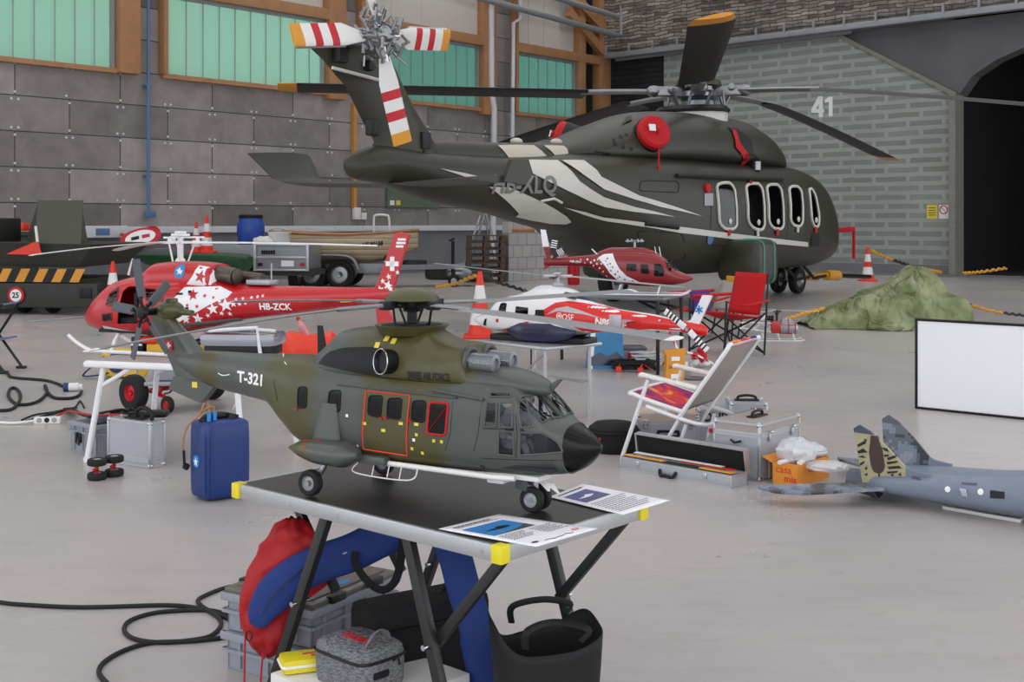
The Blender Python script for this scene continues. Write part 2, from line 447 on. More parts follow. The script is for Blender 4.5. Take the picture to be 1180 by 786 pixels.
def wheel(mb, c, ax, r, w, hub=.55, n=28, tyre=0, rim=1):
    """tyre and rim as one mesh with two materials"""
    c = Vector(c); h = w / 2
    mb.m = tyre
    mb.lathe([(r * hub, -h * .8), (r * .8, -h), (r * .93, -h * .85), (r, -h * .45), (r, h * .45), (r * .93, h * .85), (r * .8, h), (r * hub, h * .8)], c, ax, n, cap=False)
    mb.m = rim
    mb.lathe([(0.001, -h * .55), (r * hub * .3, -h * .75), (r * hub * .35, -h * .5), (r * hub * .85, -h * .45), (r * hub * 1.02, -h * .86), (r * hub * 1.02, h * .86), (r * hub * .85, h * .45), (r * hub * .35, h * .5), (r * hub * .3, h * .75), (0.001, h * .55)], c, ax, n)
    mb.m = 0
# ================================================================== materials
mat('black_rubber', '111112', .75, var=.15)
mat('black_metal', '0e0f10', .4, var=.1, spec=.4)
mat('steel', '9a9b9d', .35, .9)
mat('alu', 'b9bbbd', .38, .75, var=.05)
mat('chrome', 'c8c9cb', .18, 1.0)
mat('white_metal', 'e6e6e8', .35, var=.03)
mat('white_paint', 'e4e2de', .4, var=.03)
mat('dark_glass', '050607', .08, var=.1, spec=.28)
m, nt, b = new_mat('glass_pane')
gl = nt.nodes.new('ShaderNodeBsdfGlossy'); gl.inputs['Roughness'].default_value = .03; gl.inputs[0].default_value = (.9, .93, .95, 1)
tp = nt.nodes.new('ShaderNodeBsdfTransparent'); tp.inputs[0].default_value = (.85, .88, .9, 1)
fr_ = nt.nodes.new('ShaderNodeFresnel'); fr_.inputs[0].default_value = 1.6
mx_ = nt.nodes.new('ShaderNodeMixShader'); fm_ = nt.nodes.new('ShaderNodeMath'); fm_.operation = 'MULTIPLY'; fm_.inputs[1].default_value = .55; nt.links.new(fr_.outputs[0], fm_.inputs[0]); nt.links.new(fm_.outputs[0], mx_.inputs[0]); nt.links.new(tp.outputs[0], mx_.inputs[1]); nt.links.new(gl.outputs[0], mx_.inputs[2])
nt.links.new(mx_.outputs[0], nt.nodes['Material Output'].inputs[0])
mat('clear_plastic', 'dfe5ea', .12, trans=.85, alpha=.55)
mat('orange_wood', 'ab7c54', .6, var=.25, scale=3, bump=.2)
mat('conduit', 'c58a42', .5)
mat('edge_grey', '85847c', .8, var=.2)
mat('pale_panel', 'cfc8be', .7, var=.06)
mat('grey_pipe', '9b9da0', .45, .3)
mat('white_pipe', 'd0d2d6', .5)
mat('blue_pipe', '5677a0', .5)
mat('red_plastic', 'b90a16', .4)
mat('orange_plastic', 'e8391d', .45)
mat('yellow_plastic', 'e3d221', .4)
mat('black_plastic', '0e0f10', .45, spec=.35)
mat('dark_fabric', '0b0c0e', .9, var=.3, scale=40, bump=.3)
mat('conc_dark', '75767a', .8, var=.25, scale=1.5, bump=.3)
mat('conc_arch', '656567', .85, var=.3, scale=1.0, bump=.4)
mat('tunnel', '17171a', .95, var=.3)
mat('print_black', '1a1a1c', .6)
mat('print_red', 'c01828', .5)
mat('print_blue', '2c86c8', .5)
mat('print_white', 'f0f0ee', .5, var=.01)
mat('print_yellow', 'e2cf4a', .5)
mat('board_white', 'f1f1f6', .45, var=.01)
mat('paper', 'ecebf0', .7, var=.01)
mat('wood_pallet', '5d4a3c', .85, var=.35, scale=6, bump=.3)

# floor: polished grey hangar concrete with wear marks
m, nt, b = new_mat('floor')
tc = nt.nodes.new('ShaderNodeTexCoord')
def noise(scale, det=6, rough=.6, vec=None):
    n = nt.nodes.new('ShaderNodeTexNoise'); n.inputs['Scale'].default_value = scale; n.inputs['Detail'].default_value = det; n.inputs['Roughness'].default_value = rough
    nt.links.new(vec or tc.outputs['Object'], n.inputs['Vector']); return n.outputs['Fac']
def ramp(fac, stops):
    r = nt.nodes.new('ShaderNodeValToRGB'); el = r.color_ramp.elements
    while len(el) < len(stops): el.new(.5)
    for e, (p, c) in zip(el, stops): e.position = p; e.color = lin(c) if len(c) != 4 else c
    nt.links.new(fac, r.inputs[0]); return r.outputs[0]
def mix(a, b_, fac, mode='MIX'):
    x = nt.nodes.new('ShaderNodeMix'); x.data_type = 'RGBA'; x.blend_type = mode
    for s, k in ((fac, 0), (a, 6), (b_, 7)):
        if hasattr(s, 'links'): nt.links.new(s, x.inputs[k])
        else: x.inputs[k].default_value = s
    return x.outputs[2]
base = ramp(noise(.55, 5), [(.3, 'a4a1a2'), (.5, 'b0aaa8'), (.72, 'b8aea8')])
mp = nt.nodes.new('ShaderNodeMapping'); mp.inputs['Scale'].default_value = (.8, 3.5, 1); mp.inputs['Rotation'].default_value = (0, 0, .25)
nt.links.new(tc.outputs['Object'], mp.inputs[0])
stain = ramp(noise(2.2, 8, .7, mp.outputs[0]), [(.0, (0, 0, 0, 1)), (.5, (0, 0, 0, 1)), (.78, (.4, .4, .4, 1))])
base = mix(base, lin('8f857c'), stain)
spk = ramp(noise(9, 6, .7), [(.0, (0, 0, 0, 1)), (.55, (0, 0, 0, 1)), (.8, (.3, .3, .3, 1))])
base = mix(base, lin('6f6a66'), spk)
nt.links.new(base, b.inputs['Base Color'])
rr = nt.nodes.new('ShaderNodeMapRange'); rr.inputs['To Min'].default_value = .2; rr.inputs['To Max'].default_value = .42
nt.links.new(noise(1.3, 6), rr.inputs['Value']); nt.links.new(rr.outputs[0], b.inputs['Roughness'])
setin(b, 'Specular IOR Level', .42)

brick_mat('panel_wall', '756f6c', 'a49c97', '4a4644', 2.28, .69, .012, bump=.25, nvar=.22, nscale=1.6, zoff=.36)
brick_mat('painted_blocks', '848882', '8e928c', 'a1a59f', .95, .235, .06, bump=.25, off=.37, smooth=.25, nvar=.12, nscale=.6, distort=.05)
brick_mat('dark_stone', '232427', '2d2e31', '1c1d1f', .5, .16, .02, bump=.4, nvar=.3, distort=.06)
brick_mat('ledge_stone', '5f5852', '9f958c', '47423d', .5, .1, .012, bump=.9, off=.43, nvar=.45, nscale=2.4, distort=.17)
brick_mat('white_blocks', 'b3b1ae', 'bdbbb7', '969492', .3, .27, .014, bump=.2, nvar=.06)

# green translucent ribbed panes
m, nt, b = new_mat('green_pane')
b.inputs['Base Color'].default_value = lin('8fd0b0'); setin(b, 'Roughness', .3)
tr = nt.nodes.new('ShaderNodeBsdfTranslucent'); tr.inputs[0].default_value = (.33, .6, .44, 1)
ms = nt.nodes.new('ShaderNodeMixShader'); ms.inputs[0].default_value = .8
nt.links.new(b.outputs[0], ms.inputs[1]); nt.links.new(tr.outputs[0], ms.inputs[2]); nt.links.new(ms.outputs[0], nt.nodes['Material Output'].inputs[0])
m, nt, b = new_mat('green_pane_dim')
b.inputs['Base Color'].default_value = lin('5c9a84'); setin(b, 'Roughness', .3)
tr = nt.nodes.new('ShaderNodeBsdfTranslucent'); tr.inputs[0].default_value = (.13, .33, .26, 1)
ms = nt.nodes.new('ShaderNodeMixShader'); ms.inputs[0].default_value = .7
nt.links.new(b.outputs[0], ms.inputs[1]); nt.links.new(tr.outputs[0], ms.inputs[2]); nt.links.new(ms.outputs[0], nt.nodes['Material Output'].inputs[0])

# ================================================================== the hangar
COR = Vector((2.92, 38.2, 0))
AD = -127.0 - 3.0                                     # heading of the left wall, running from the far corner toward the camera
A_DIR = Vector((-.6445, -.7646, 0)); B_DIR = Vector((.72, -.694, 0))
FA = Frame(math.degrees(math.atan2(A_DIR.y, A_DIR.x)), COR.x, COR.y, 0)   # local +y points out of the hall on the left wall? (right-hand side)
FB = Frame(math.degrees(math.atan2(B_DIR.y, B_DIR.x)), COR.x, COR.y, 0)
def place(o, F): o.location = F.o; o.rotation_euler = (0, 0, F.a); return o
# left wall: local x along the wall, inside is local +y ; back wall: inside is local -y
f = MB(); f.add([(-40, -14, 0), (45, -14, 0), (45, 62, 0), (-40, 62, 0)], [(0, 1, 2, 3)])
struct(f.build('floor', 'floor', ang=0))
WT = 4.47
w = MB(); w.box((18, -.15, 2.79), (37, .3, 3.36))
for t0, t1 in ((4.6, 5.47), (10.5, 11.06), (16.18, 16.77), (21.8, 22.4)): w.box(((t0 + t1) / 2, -.12, 6.8), (t1 - t0, .24, 4.66))
wl = struct(place(w.build('wall_left', 'panel_wall', ang=0), FA))
w = MB(); w.box((18, -.17, .555), (37, .3, 1.11)); struct(w.build('wall_base_panel', 'conc_dark', wl, ang=0))
bolts = MB()
for r in range(2, 8):
    zb = .69 * r - .36; xo = -1.14 if r % 2 else 0
    for k in range(17):
        for dx in (.07, 1.14, 2.21):
            x = xo + 2.28 * k + dx
            for z in (zb + .07, zb + .62):
                if 1.14 < z < WT - .02 and .1 < x < 34 and random.random() < .93: bolts.cyl((x, 0, z), (x, .012, z), .026, n=6)
struct(bolts.build('panel_bolts', 'white_pipe', wl))
wood = MB()
for t0, t1, z0, z1 in ((0, .56, 3.4, 9.2), (1.31, 1.6, 3.6, 9.2), (4.5, 4.62, 4.47, 9), (5.47, 6.0, 4.3, 9.2), (10.42, 10.55, 4.47, 9), (11.06, 11.6, 4.3, 9.2), (16.1, 16.2, 4.47, 9), (16.77, 17.25, 4.4, 9.2)):
    wood.box(((t0 + t1) / 2, .06, (z0 + z1) / 2), (t1 - t0, .36, z1 - z0), bev=.015)
for t0, t1 in ((.2, 4.6), (6.0, 10.5), (11.6, 16.15), (17.25, 21.8)):
    wood.box(((t0 + t1) / 2, .1, 6.32), (t1 - t0, .3, .26), bev=.015)
    wood.box(((t0 + t1) / 2, .03, 4.44), (t1 - t0, .2, .1))
wood.beam((.3, .2, 7.3), (5.0, .2, 9.6), .26, .3)
wood.beam((.3, .25, 6.5), (2.2, .25, 7.6), .2, .26)
struct(wood.build('timber_frame', 'orange_wood', wl))
up = MB()
for t0, t1 in ((1.6, 4.5), (6.0, 10.42), (11.6, 16.1), (17.25, 21.8)):
    up.box(((t0 + t1) / 2, -.06, 7.8), (t1 - t0, .08, 2.8))
    for k in range(1, 4): up.box((t0 + (t1 - t0) * k / 4, -.015, 7.8), (.02, .02, 2.8))
struct(up.build('upper_panels', 'pale_panel', wl))
dk = MB(); dk.box((.95, -.12, 6.2), (.8, .1, 6)); struct(dk.build('dark_gap', 'tunnel', wl))
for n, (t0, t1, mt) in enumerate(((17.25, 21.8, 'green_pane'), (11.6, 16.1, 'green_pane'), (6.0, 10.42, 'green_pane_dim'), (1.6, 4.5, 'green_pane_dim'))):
    g = MB(); nn = int((t1 - t0) / .036)
    def prof(i): return .02 if (i % 12) in (0, 1) else 0.0
    vs = []
    for i in range(nn + 1):
        x = t0 + (t1 - t0) * i / nn
        for z in (4.49, 6.2): vs.append((x, -.03 + prof(i), z))
    g.add(vs, [(2 * i, 2 * i + 2, 2 * i + 3, 2 * i + 1) for i in range(nn)])
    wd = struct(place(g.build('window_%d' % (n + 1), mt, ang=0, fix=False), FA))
    fr = MB()
    for x in (t0 + .05, t1 - .05): fr.box((x, .02, 5.34), (.07, .1, 1.72))
    fr.box(((t0 + t1) / 2, .02, 6.16), (t1 - t0, .1, .07))
    for k in range(1, int((t1 - t0) / .43)): fr.box((t0 + k * .432, -.012, 5.34), (.022, .02, 1.7))
    struct(fr.build('window_frame', 'grey_pipe', wd))

# back wall
w = MB(); ex = lambda a, b, t: Vector((a, t, b))
w.prism([(2.3, 0), (11.3, 0), (11.3, 4.5), (8.0, 6.4), (2.3, 6.5)], ex, 0, .4)
wb = struct(place(w.build('wall_back', 'painted_blocks', ang=0), FB))
w = MB(); w.box((1.1, .2, 3.25), (2.4, .4, 6.5)); struct(w.build('dark_stone_panel', 'dark_stone', wb, ang=0))
w = MB(); w.box((10, .1, 8.4), (20.4, .9, 3.7)); struct(w.build('stone_ledge', 'ledge_stone', wb, ang=0))
w = MB(); w.box((10, -.3, 6.47), (20.4, .25, .16), bev=.02); w.box((10, -.25, 6.62), (20.4, .2, .1))
for k in range(22): w.box((.4 + k * .9, -.42, 6.62), (.06, .06, .22))
struct(w.build('steel_ledge_beam', 'grey_pipe', wb))
w = MB()
arch = [(8.0, 6.4), (11.3, 4.5), (11.0, 4.85), (11.5, 5.05), (12.2, 5.35), (13, 5.58), (14, 5.75), (16, 5.9), (20, 5.9), (20, 6.4)]
w.prism([(7.9, 6.4), (11.3, 4.42), (11.7, 4.95), (12.3, 5.3), (13, 5.55), (14, 5.75), (16, 5.9), (20, 5.9), (20, 6.4)], ex, .1, .6)
struct(w.build('concrete_arch', 'conc_arch', wb, ang=0))
w = MB(); w.box((11.36, -.03, 2.25), (.16, .5, 4.5)); w.beam((7.95, -.03, 6.43), (11.36, -.03, 4.5), .1, .1)
struct(w.build('opening_edge', 'edge_grey', wb))
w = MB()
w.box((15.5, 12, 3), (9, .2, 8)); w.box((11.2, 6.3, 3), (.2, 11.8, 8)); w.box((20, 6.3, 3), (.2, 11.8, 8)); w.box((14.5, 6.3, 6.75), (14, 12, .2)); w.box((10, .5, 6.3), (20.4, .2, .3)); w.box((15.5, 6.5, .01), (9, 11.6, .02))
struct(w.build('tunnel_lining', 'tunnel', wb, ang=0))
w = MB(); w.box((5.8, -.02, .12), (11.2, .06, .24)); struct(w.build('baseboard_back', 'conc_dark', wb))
w = MB(); w.box((10, -.7, .012), (20, .8, .02)); struct(w.build('dark_floor_strip', 'conc_dark', wb))  # flat darker strip on the floor along the back wall
w = MB(); w.box((4.6, -.2, 6.35), (8, .05, .1)); struct(w.build('trim_beam', 'conc_dark', wb))
num = MB()
for pts in ([(943, 111), (948, 111), (940, 126), (935, 126)], [(935, 125.5), (949.5, 125.5), (949.5, 130), (935, 130)], [(943.5, 111), (948, 111), (948, 135), (943.5, 135)], [(955, 111.5), (959.3, 111.5), (959.3, 134), (955, 134)], [(955.2, 111.5), (955.2, 117), (950.5, 118.8), (950.5, 115)]):
    v = [FB.L(a, b_, -.01) for a, b_ in pts]; num.prism([(q.x, q.z) for q in v], ex, -.012, -.004)
tag(place(num.build('painted_number', 'print_white'), FB), 'white number 41 painted on the grey block wall', 'number')
# unseen hall roof, built in strips; gaps set to shape daylight and reflections
mat('roof_dark', '4a443f', .8, var=.2, scale=1)
w = MB()
for k in range(13): w.box((0, -8 + k * 4.6, 9.5), (70, 2.5, .3))
for k in range(8): w.box((-28 + k * 8, 20, 9.2), (.3, 60, .35))
struct(w.build('ceiling', 'roof_dark', ang=0))

# pipes and services on the left wall
def wall_pipe(name, label, cat, pts, r, m):
    p = MB(); p.tube(pts, r, 10); return tag(place(p.build(name, m), FA), label, cat)
def ta(px):  # distance along the left wall of a pixel column
    return FA.L(px, 200, .12).x
def za(px, py): return FA.L(px, py, .12).z
x = ta(171)
p = MB(); p.tube([(x, .12, 9), (x, .12, za(172, 245))], .034, 10); p.box((x - .03, .14, za(172, 247)), (.22, .12, .14), bev=.02)
for zz in (2.3, 4.2, 6.2): p.box((x, .06, zz), (.14, .14, .04))
tag(place(p.build('air_pipe', 'blue_pipe'), FA), 'blue vertical air pipe fixed to the grey panel wall', 'pipe')
x = ta(410)
p = MB(); p.box((x, .06, (za(410, 118) + za(410, 240)) / 2), (.1, .1, za(410, 118) - za(410, 240)))
cd = tag(place(p.build('cable_conduit', 'conduit'), FA), 'orange vertical cable conduit ending in white sockets behind the tail', 'conduit')
p = MB(); p.box((x - .06, .08, za(410, 246)), (.2, .12, .3), bev=.02); p.box((x - .28, .08, za(410, 249)), (.17, .1, .17), bev=.02); p.build('socket_box', 'white_paint', cd)
x = ta(562)
wall_pipe('downpipe', 'pale downpipe with a bend, left of the two pipes', 'pipe', [(x, .25, 9), (x, .25, 4.9), (x - .12, .25, 4.5), (x - .12, .2, .3)], .085, 'white_pipe')
x = ta(586)
wall_pipe('downpipe', 'thinner straight pale downpipe, right of the two pipes', 'pipe', [(x - .3, .3, 7.9), (x - .3, .3, 7.1), (x, .3, 6.95), (x, .22, .3)], .06, 'white_pipe')
wall_pipe('steel_pipe', 'grey steel pipe crossing high over the pale upper panels and turning up', 'pipe', [(11, .9, 7.45), (.8, .9, 7.05), (.35, .9, 7.05), (.3, .9, 9)], .09, 'grey_pipe')
wall_pipe('steel_pipe', 'upper grey steel pipe crossing above the lower one near the ceiling', 'pipe', [(11, 1.1, 8.05), (.9, 1.1, 7.55)], .08, 'grey_pipe')
p = MB(); p.box((13, .05, 1.17), (27, .1, .14), bev=.01)
for k in range(30): p.box((.5 + k * .9, .11, 1.2), (.03, .02, .03))
rail = tag(place(p.build('cable_duct', 'white_pipe'), FA), 'long grey cable duct running along the left wall', 'duct')
x = ta(118)
p = MB(); p.box((x, .2, za(118, 267)), (.95, .18, .24), bev=.02); so = tag(place(p.build('socket_unit', 'white_pipe'), FA), 'pale wall socket unit with a blue outlet on the duct', 'socket')
p = MB(); p.box((x + .1, .3, za(118, 267)), (.3, .04, .14), bev=.01); p.build('blue_outlet', 'blue_pipe', so)
# green notice board behind the tail
x0, x1 = FA.L(446, 220, .06).x, FA.L(506, 220, .06).x; z0, z1 = FA.L(446, 239, .06).z, FA.L(446, 196, .06).z
mat('board_green', '5d6a58', .6, var=.12)
p = MB(); p.box(((x0 + x1) / 2, .05, (z0 + z1) / 2), (abs(x1 - x0), .06, z1 - z0)); nb = tag(place(p.build('notice_board', 'board_green'), FA), 'green board on the grey wall below the dark helicopter tail', 'board')
p = MB(); p.box((FA.L(452, 237, .09).x, .085, z0 + .12), (.14, .02, .12)); p.build('white_card', 'print_white', nb)
p = MB(); p.box((FA.L(459, 237, .09).x, .085, z0 + .12), (.14, .02, .12)); p.build('yellow_card', 'print_yellow', nb)
# small signs on the back wall
for (a, b_, c, d), nm, lb, mt in (((1068, 236, 1080, 252), 'wall_sign', 'yellow notice sheet on the block wall by the dark opening', 'print_yellow'), ((1082, 236, 1093, 252), 'wall_sign', 'white prohibition sign with red circle on the block wall', 'print_white')):
    q0, q1 = FB.L(a, d, -.02), FB.L(c, b_, -.02)
    p = MB(); p.box(((q0.x + q1.x) / 2, -.012, (q0.z + q1.z) / 2), (q1.x - q0.x, .02, q1.z - q0.z))
    s_ = tag(place(p.build(nm, mt), FB), lb, 'sign')
    if mt == 'print_white':
        p = MB(); cx, cz = (q0.x + q1.x) / 2, (q0.z + q1.z) / 2
        p.tube([(cx + .1 * math.cos(k * PI / 10), -.026, cz + .05 + .1 * math.sin(k * PI / 10)) for k in range(20)], .014, 6, True); p.beam((cx - .07, -.026, cz + .12), (cx + .07, -.026, cz - .02), .025, .01)
        p.build('red_circle', 'print_red', s_)
    else:
        p = MB()
        for k in range(4): p.box(((q0.x + q1.x) / 2, -.024, q1.z - .08 - k * .06), ((q1.x - q0.x) * .7, .004, .018))
        p.build('text_lines', 'print_black', s_)

# daylight through the open front
w = bpy.data.worlds.new('sky'); bpy.context.scene.world = w; w.use_nodes = True
bg = w.node_tree.nodes['Background']
tc = w.node_tree.nodes.new('ShaderNodeTexCoord'); sp = w.node_tree.nodes.new('ShaderNodeSeparateXYZ'); w.node_tree.links.new(tc.outputs['Generated'], sp.inputs[0])
cr = w.node_tree.nodes.new('ShaderNodeValToRGB'); w.node_tree.links.new(sp.outputs[2], cr.inputs[0])
cr.color_ramp.elements[0].position = 0; cr.color_ramp.elements[0].color = (.84, .88, .95, 1); cr.color_ramp.elements[1].position = .8; cr.color_ramp.elements[1].color = (1, 1, 1.02, 1)
w.node_tree.links.new(cr.outputs[0], bg.inputs[0]); bg.inputs[1].default_value = 2.2

cam = bpy.data.cameras.new('camera'); co = bpy.data.objects.new('camera', cam); C.objects.link(co)
co.location = (0, 0, EYE); co.rotation_euler = (PI / 2, 0, 0)
cam.sensor_width = 36; cam.lens = 36 * FOC / 1180; cam.shift_y = -(393 - HZP) / 1180; cam.clip_end = 200; cam.clip_start = .05
sc = bpy.context.scene; sc.camera = co
sc.view_settings.view_transform = 'Standard'; sc.view_settings.look = 'None'; sc.view_settings.exposure = 0.1; sc.view_settings.gamma = 1.0
# ================================================================== the large green helicopter at the back
mat('olive_dark', '39382d', .42, var=.06, scale=2, spec=.4)
mat('olive_black', '131411', .55, var=.12)
mat('stripe_white', 'cfccc2', .4, var=.03)
mat('stripe_cream', 'c9c0b0', .42, var=.03)
mat('grey_letters', '7b7d7a', .5)
mat('cover_red', 'c00a18', .7, var=.1, scale=20)
mat('blade_black', '121311', .5, var=.15)
mat('blade_grey', '8d8e8e', .35, .4)
mat('warn_orange', 'd9942a', .5)
mat('teal_line', '4f8f7e', .5)
W = Frame(50.6, 3.11, 20.28, 0)
big = thing('transport_helicopter', 'large dark green helicopter with white swooshes parked before the block wall', 'helicopter', W.o, W.deg)
FU = Body([(-7.95, 1.96, 2.06, 2.01, .04, 2, 2), (-7.85, 1.86, 2.14, 2.0, .13, 2, 2), (-7.4, 1.8, 2.26, 2.05, .25, 2, 2), (-6.5, 1.6, 2.22, 1.98, .37, 2.2, 2.1), (-5.4, 1.46, 2.22, 1.9, .5, 2.4, 2.2), (-4.7, 1.33, 2.25, 1.85, .62, 2.5, 2.2), (-3.9, 1.18, 2.32, 1.85, .8, 2.6, 2.3),
           (-3.4, .98, 2.37, 1.75, .92, 2.7, 2.5), (-2.9, .78, 2.38, 1.6, 1.02, 2.9, 2.8), (-2, .56, 2.37, 1.5, 1.1, 3.1, 3.2), (-.5, .5, 2.36, 1.4, 1.14, 3.2, 3.4), (1.5, .5, 2.36, 1.4, 1.14, 3.2, 3.4), (2.2, .5, 2.34, 1.35, 1.1, 3.2, 3.2), (2.9, .5, 2.24, 1.3, 1.03, 3.0, 3.2), (3.4, .53, 1.98, 1.2, .92, 2.8, 3.0), (3.9, .6, 1.52, 1.05, .72, 2.5, 2.7), (4.2, .7, 1.25, .98, .5, 2.3, 2.4), (4.38, .86, 1.08, .97, .12, 2, 2)])
mb = FU.mesh(MB(), 150, 128); mb.build('fuselage', 'olive_dark', big, 50)
CO = Body([(-4.0, 2.2, 2.4, 2.3, .3, 2.2, 2), (-3.8, 2.2, 2.48, 2.32, .46, 2.2, 2), (-3.45, 2.2, 2.62, 2.32, .62, 2.3, 2), (-2.64, 2.2, 2.86, 2.35, .8, 2.4, 2), (-1.8, 2.2, 3.05, 2.4, .88, 2.5, 2), (-.8, 2.2, 3.1, 2.42, .9, 2.5, 2), (.5, 2.2, 3.1, 2.42, .9, 2.5, 2), (1.15, 2.2, 2.98, 2.4, .86, 2.4, 2), (1.65, 2.2, 2.8, 2.35, .76, 2.3, 2), (2.05, 2.2, 2.56, 2.3, .55, 2.2, 2), (2.25, 2.2, 2.38, 2.28, .2, 2, 2)])
CO.mesh(MB(), 60, 40).build('engine_cowling', 'olive_dark', big, 50)
# forward inlet arch, dark
for sd in (-1, 1):
    p = MB(); CO.decal(p, [CO.hit(W, a, b_) for a, b_ in ((838, 147), (850, 149), (864, 160), (868, 178), (868, 194), (846, 194), (850, 175))], sd, .012, .15); p.build('inlet_band', 'olive_black', big, fix=False)
p = MB(); q = [CO.hit(W, a, b_) for a, b_ in ((842, 150), (847, 151), (851, 165), (856, 190), (848, 191), (846, 170))]; CO.decal(p, q, -1, .03, .2); 
h0 = CO.pt(*CO.hit(W, 850, 190), -1, .1); h1 = FU.pt(*FU.hit(W, 862, 212), -1, .06); p.tube([h0, (h0 + h1) / 2 + Vector((0, -.05, -.02)), h1], .02, 6)
p.build('inlet_cover', 'cover_red', big)
# rotor mast fairing
p = MB(); p.lathe([(.62, 2.95), (.62, 3.15), (.58, 3.2)], (-.2, 0, 0), n=28, sy=.75); p.build('mast_fairing', 'stripe_white', big)
p = MB(); p.lathe([(.64, 3.13), (.66, 3.18), (.6, 3.24), (.2, 3.27)], (-.2, 0, 0), n=28, sy=.75); p.build('mast_fairing_cap', 'olive_black', big)
# exhausts with red covers, on both sides
for sd in (-1, 1):
    cx, cz = CO.hit(W, 751, 158); c = Vector((cx, sd * (CO.y_at(cx, cz) - .08), cz)); ax = Vector((-.45, sd * .85, .3)).normalized()
    p = MB(); p.cyl(c - ax * .25, c + ax * .16, .24, .265, n=26); ex_ = p.build('exhaust_pipe', 'olive_black', big)
    p = MB(); p.lathe([(.22, .1), (.255, .13), (.255, .24), (.22, .28), (.05, .29)], c, ax, 26); p.tube([c + ax * .28 + Vector((.0, 0, .08)), c + ax * .36, c + ax * .28 + Vector((.02, 0, -.08))], .025, 6)
    tail = c + ax * .3 + Vector((.05, 0, -.05)); p.tube([tail, tail + Vector((0, 0, -.55))], .016, 6)
    cv = p.build('exhaust_cover', 'cover_red', big); cv['label'] = 'round red cover plugging the exhaust'
    u, v, d = basis(ax); p = MB(); p.box(c + ax * .295 + Vector((-.11, 0, .03)), (.1, .02, .1), rot=Matrix((u, d, v)).transposed()); p.build('cover_label', 'print_white', cv)
# gills and grilles on the cowling
for a, b_, c, d in ((705, 160, 708, 168), (712, 156, 717, 172), (719, 154, 726, 174)):
    p = MB(); CO.decal(p, rpoly([CO.hit(W, a, b_), CO.hit(W, a + 3, b_), CO.hit(W, c + 3, d), CO.hit(W, c, d)], .03), -1, .012, .3); p.build('cooling_gill', 'olive_black', big, fix=False)
p = MB(); CO.decal_px(p, W, [(684, 174), (702, 176), (702, 182), (684, 181)], -1, .012, .3, .03); p.build('grille', 'olive_black', big, fix=False)
p = MB(); CO.decal_px(p, W, [(721, 137), (727, 134), (728, 139), (715, 145)], -1, .02, .3, .03)
p.build('air_scoop', 'olive_black', big, fix=False)
# white swooshes (paint) on the starboard side
sw = MB(); cm = MB()
cell = .16
for poly in ([(588, 186), (615, 185.5), (642, 186), (652, 193), (667, 209), (680, 218), (695, 227), (731, 238.5), (777, 250), (731, 244), (696, 238), (680, 232), (652, 219), (632, 209.5), (612, 200), (600, 193)],
             [(647, 186), (660, 185.5), (672.6, 186), (686, 196), (692, 204), (736, 225.6), (808, 249), (760, 238.5), (731, 230), (695, 218), (671, 201.5), (655.5, 191)],
             [(648.6, 238), (674, 243.5), (695, 249.7), (740, 255.7), (781, 261), (840, 268.6), (890, 274.5), (930, 279), (930, 284), (890, 280.5), (840, 275), (781, 268), (740, 260.5), (698.4, 254), (674, 247)],
             [(562.5, 214.7), (586.5, 215.6), (606, 224), (626, 232.8), (640, 240.5), (652, 248), (658, 254.5), (652, 257), (634.6, 256.5), (612, 252.5), (594, 248.5), (597.7, 245), (593, 239.7), (579.7, 227.6)],
             [(505.8, 194), (535, 199.5), (562.5, 206), (544, 206.5)]):
    FU.decal_px(sw, W, poly, -1, .022, cell)
sw.build('white_stripe', 'stripe_white', big, 60, fix=False)
# spine fairing along the boom top with cream bands
SP = Body([(-6.9, 2.05, 2.3, 2.18, .1, 2.2, 2), (-6.3, 2.05, 2.37, 2.18, .2, 2.6, 2), (-5.5, 2.05, 2.39, 2.18, .24, 3, 2), (-3.6, 2.05, 2.46, 2.22, .28, 3, 2), (-3.2, 2.1, 2.46, 2.25, .28, 2.6, 2)])
SP.mesh(MB(), 30, 24).build('boom_spine', 'olive_dark', big, 50)
for band in ([(573, 168), (595, 167.5), (615, 168), (634, 185), (611, 185.5), (588, 186)], [(626, 168), (649, 168.5), (663, 185), (644, 185.5)]):
    p = MB(); SP.decal_px(p, W, band, -1, .012, .1); p.build('cream_band', 'stripe_cream', big, 60, fix=False)
for px in (595, 641):
    a = W.L(px, 165, 0); p = MB(); p.ball((a.x, 0, SP.z_top(min(a.x, -3.3), 0) + .02), (.1, .08, .05)); p.build('antenna_dome', 'stripe_cream', big)
# registration
p = MB(); FU.text(p, 'HB-XLQ', FU.hit(W, 567, 213.5), FU.hit(W, 640, 214.5), .27, -1, .034, .02); p.build('registration_lettering', 'grey_letters', big, fix=False)
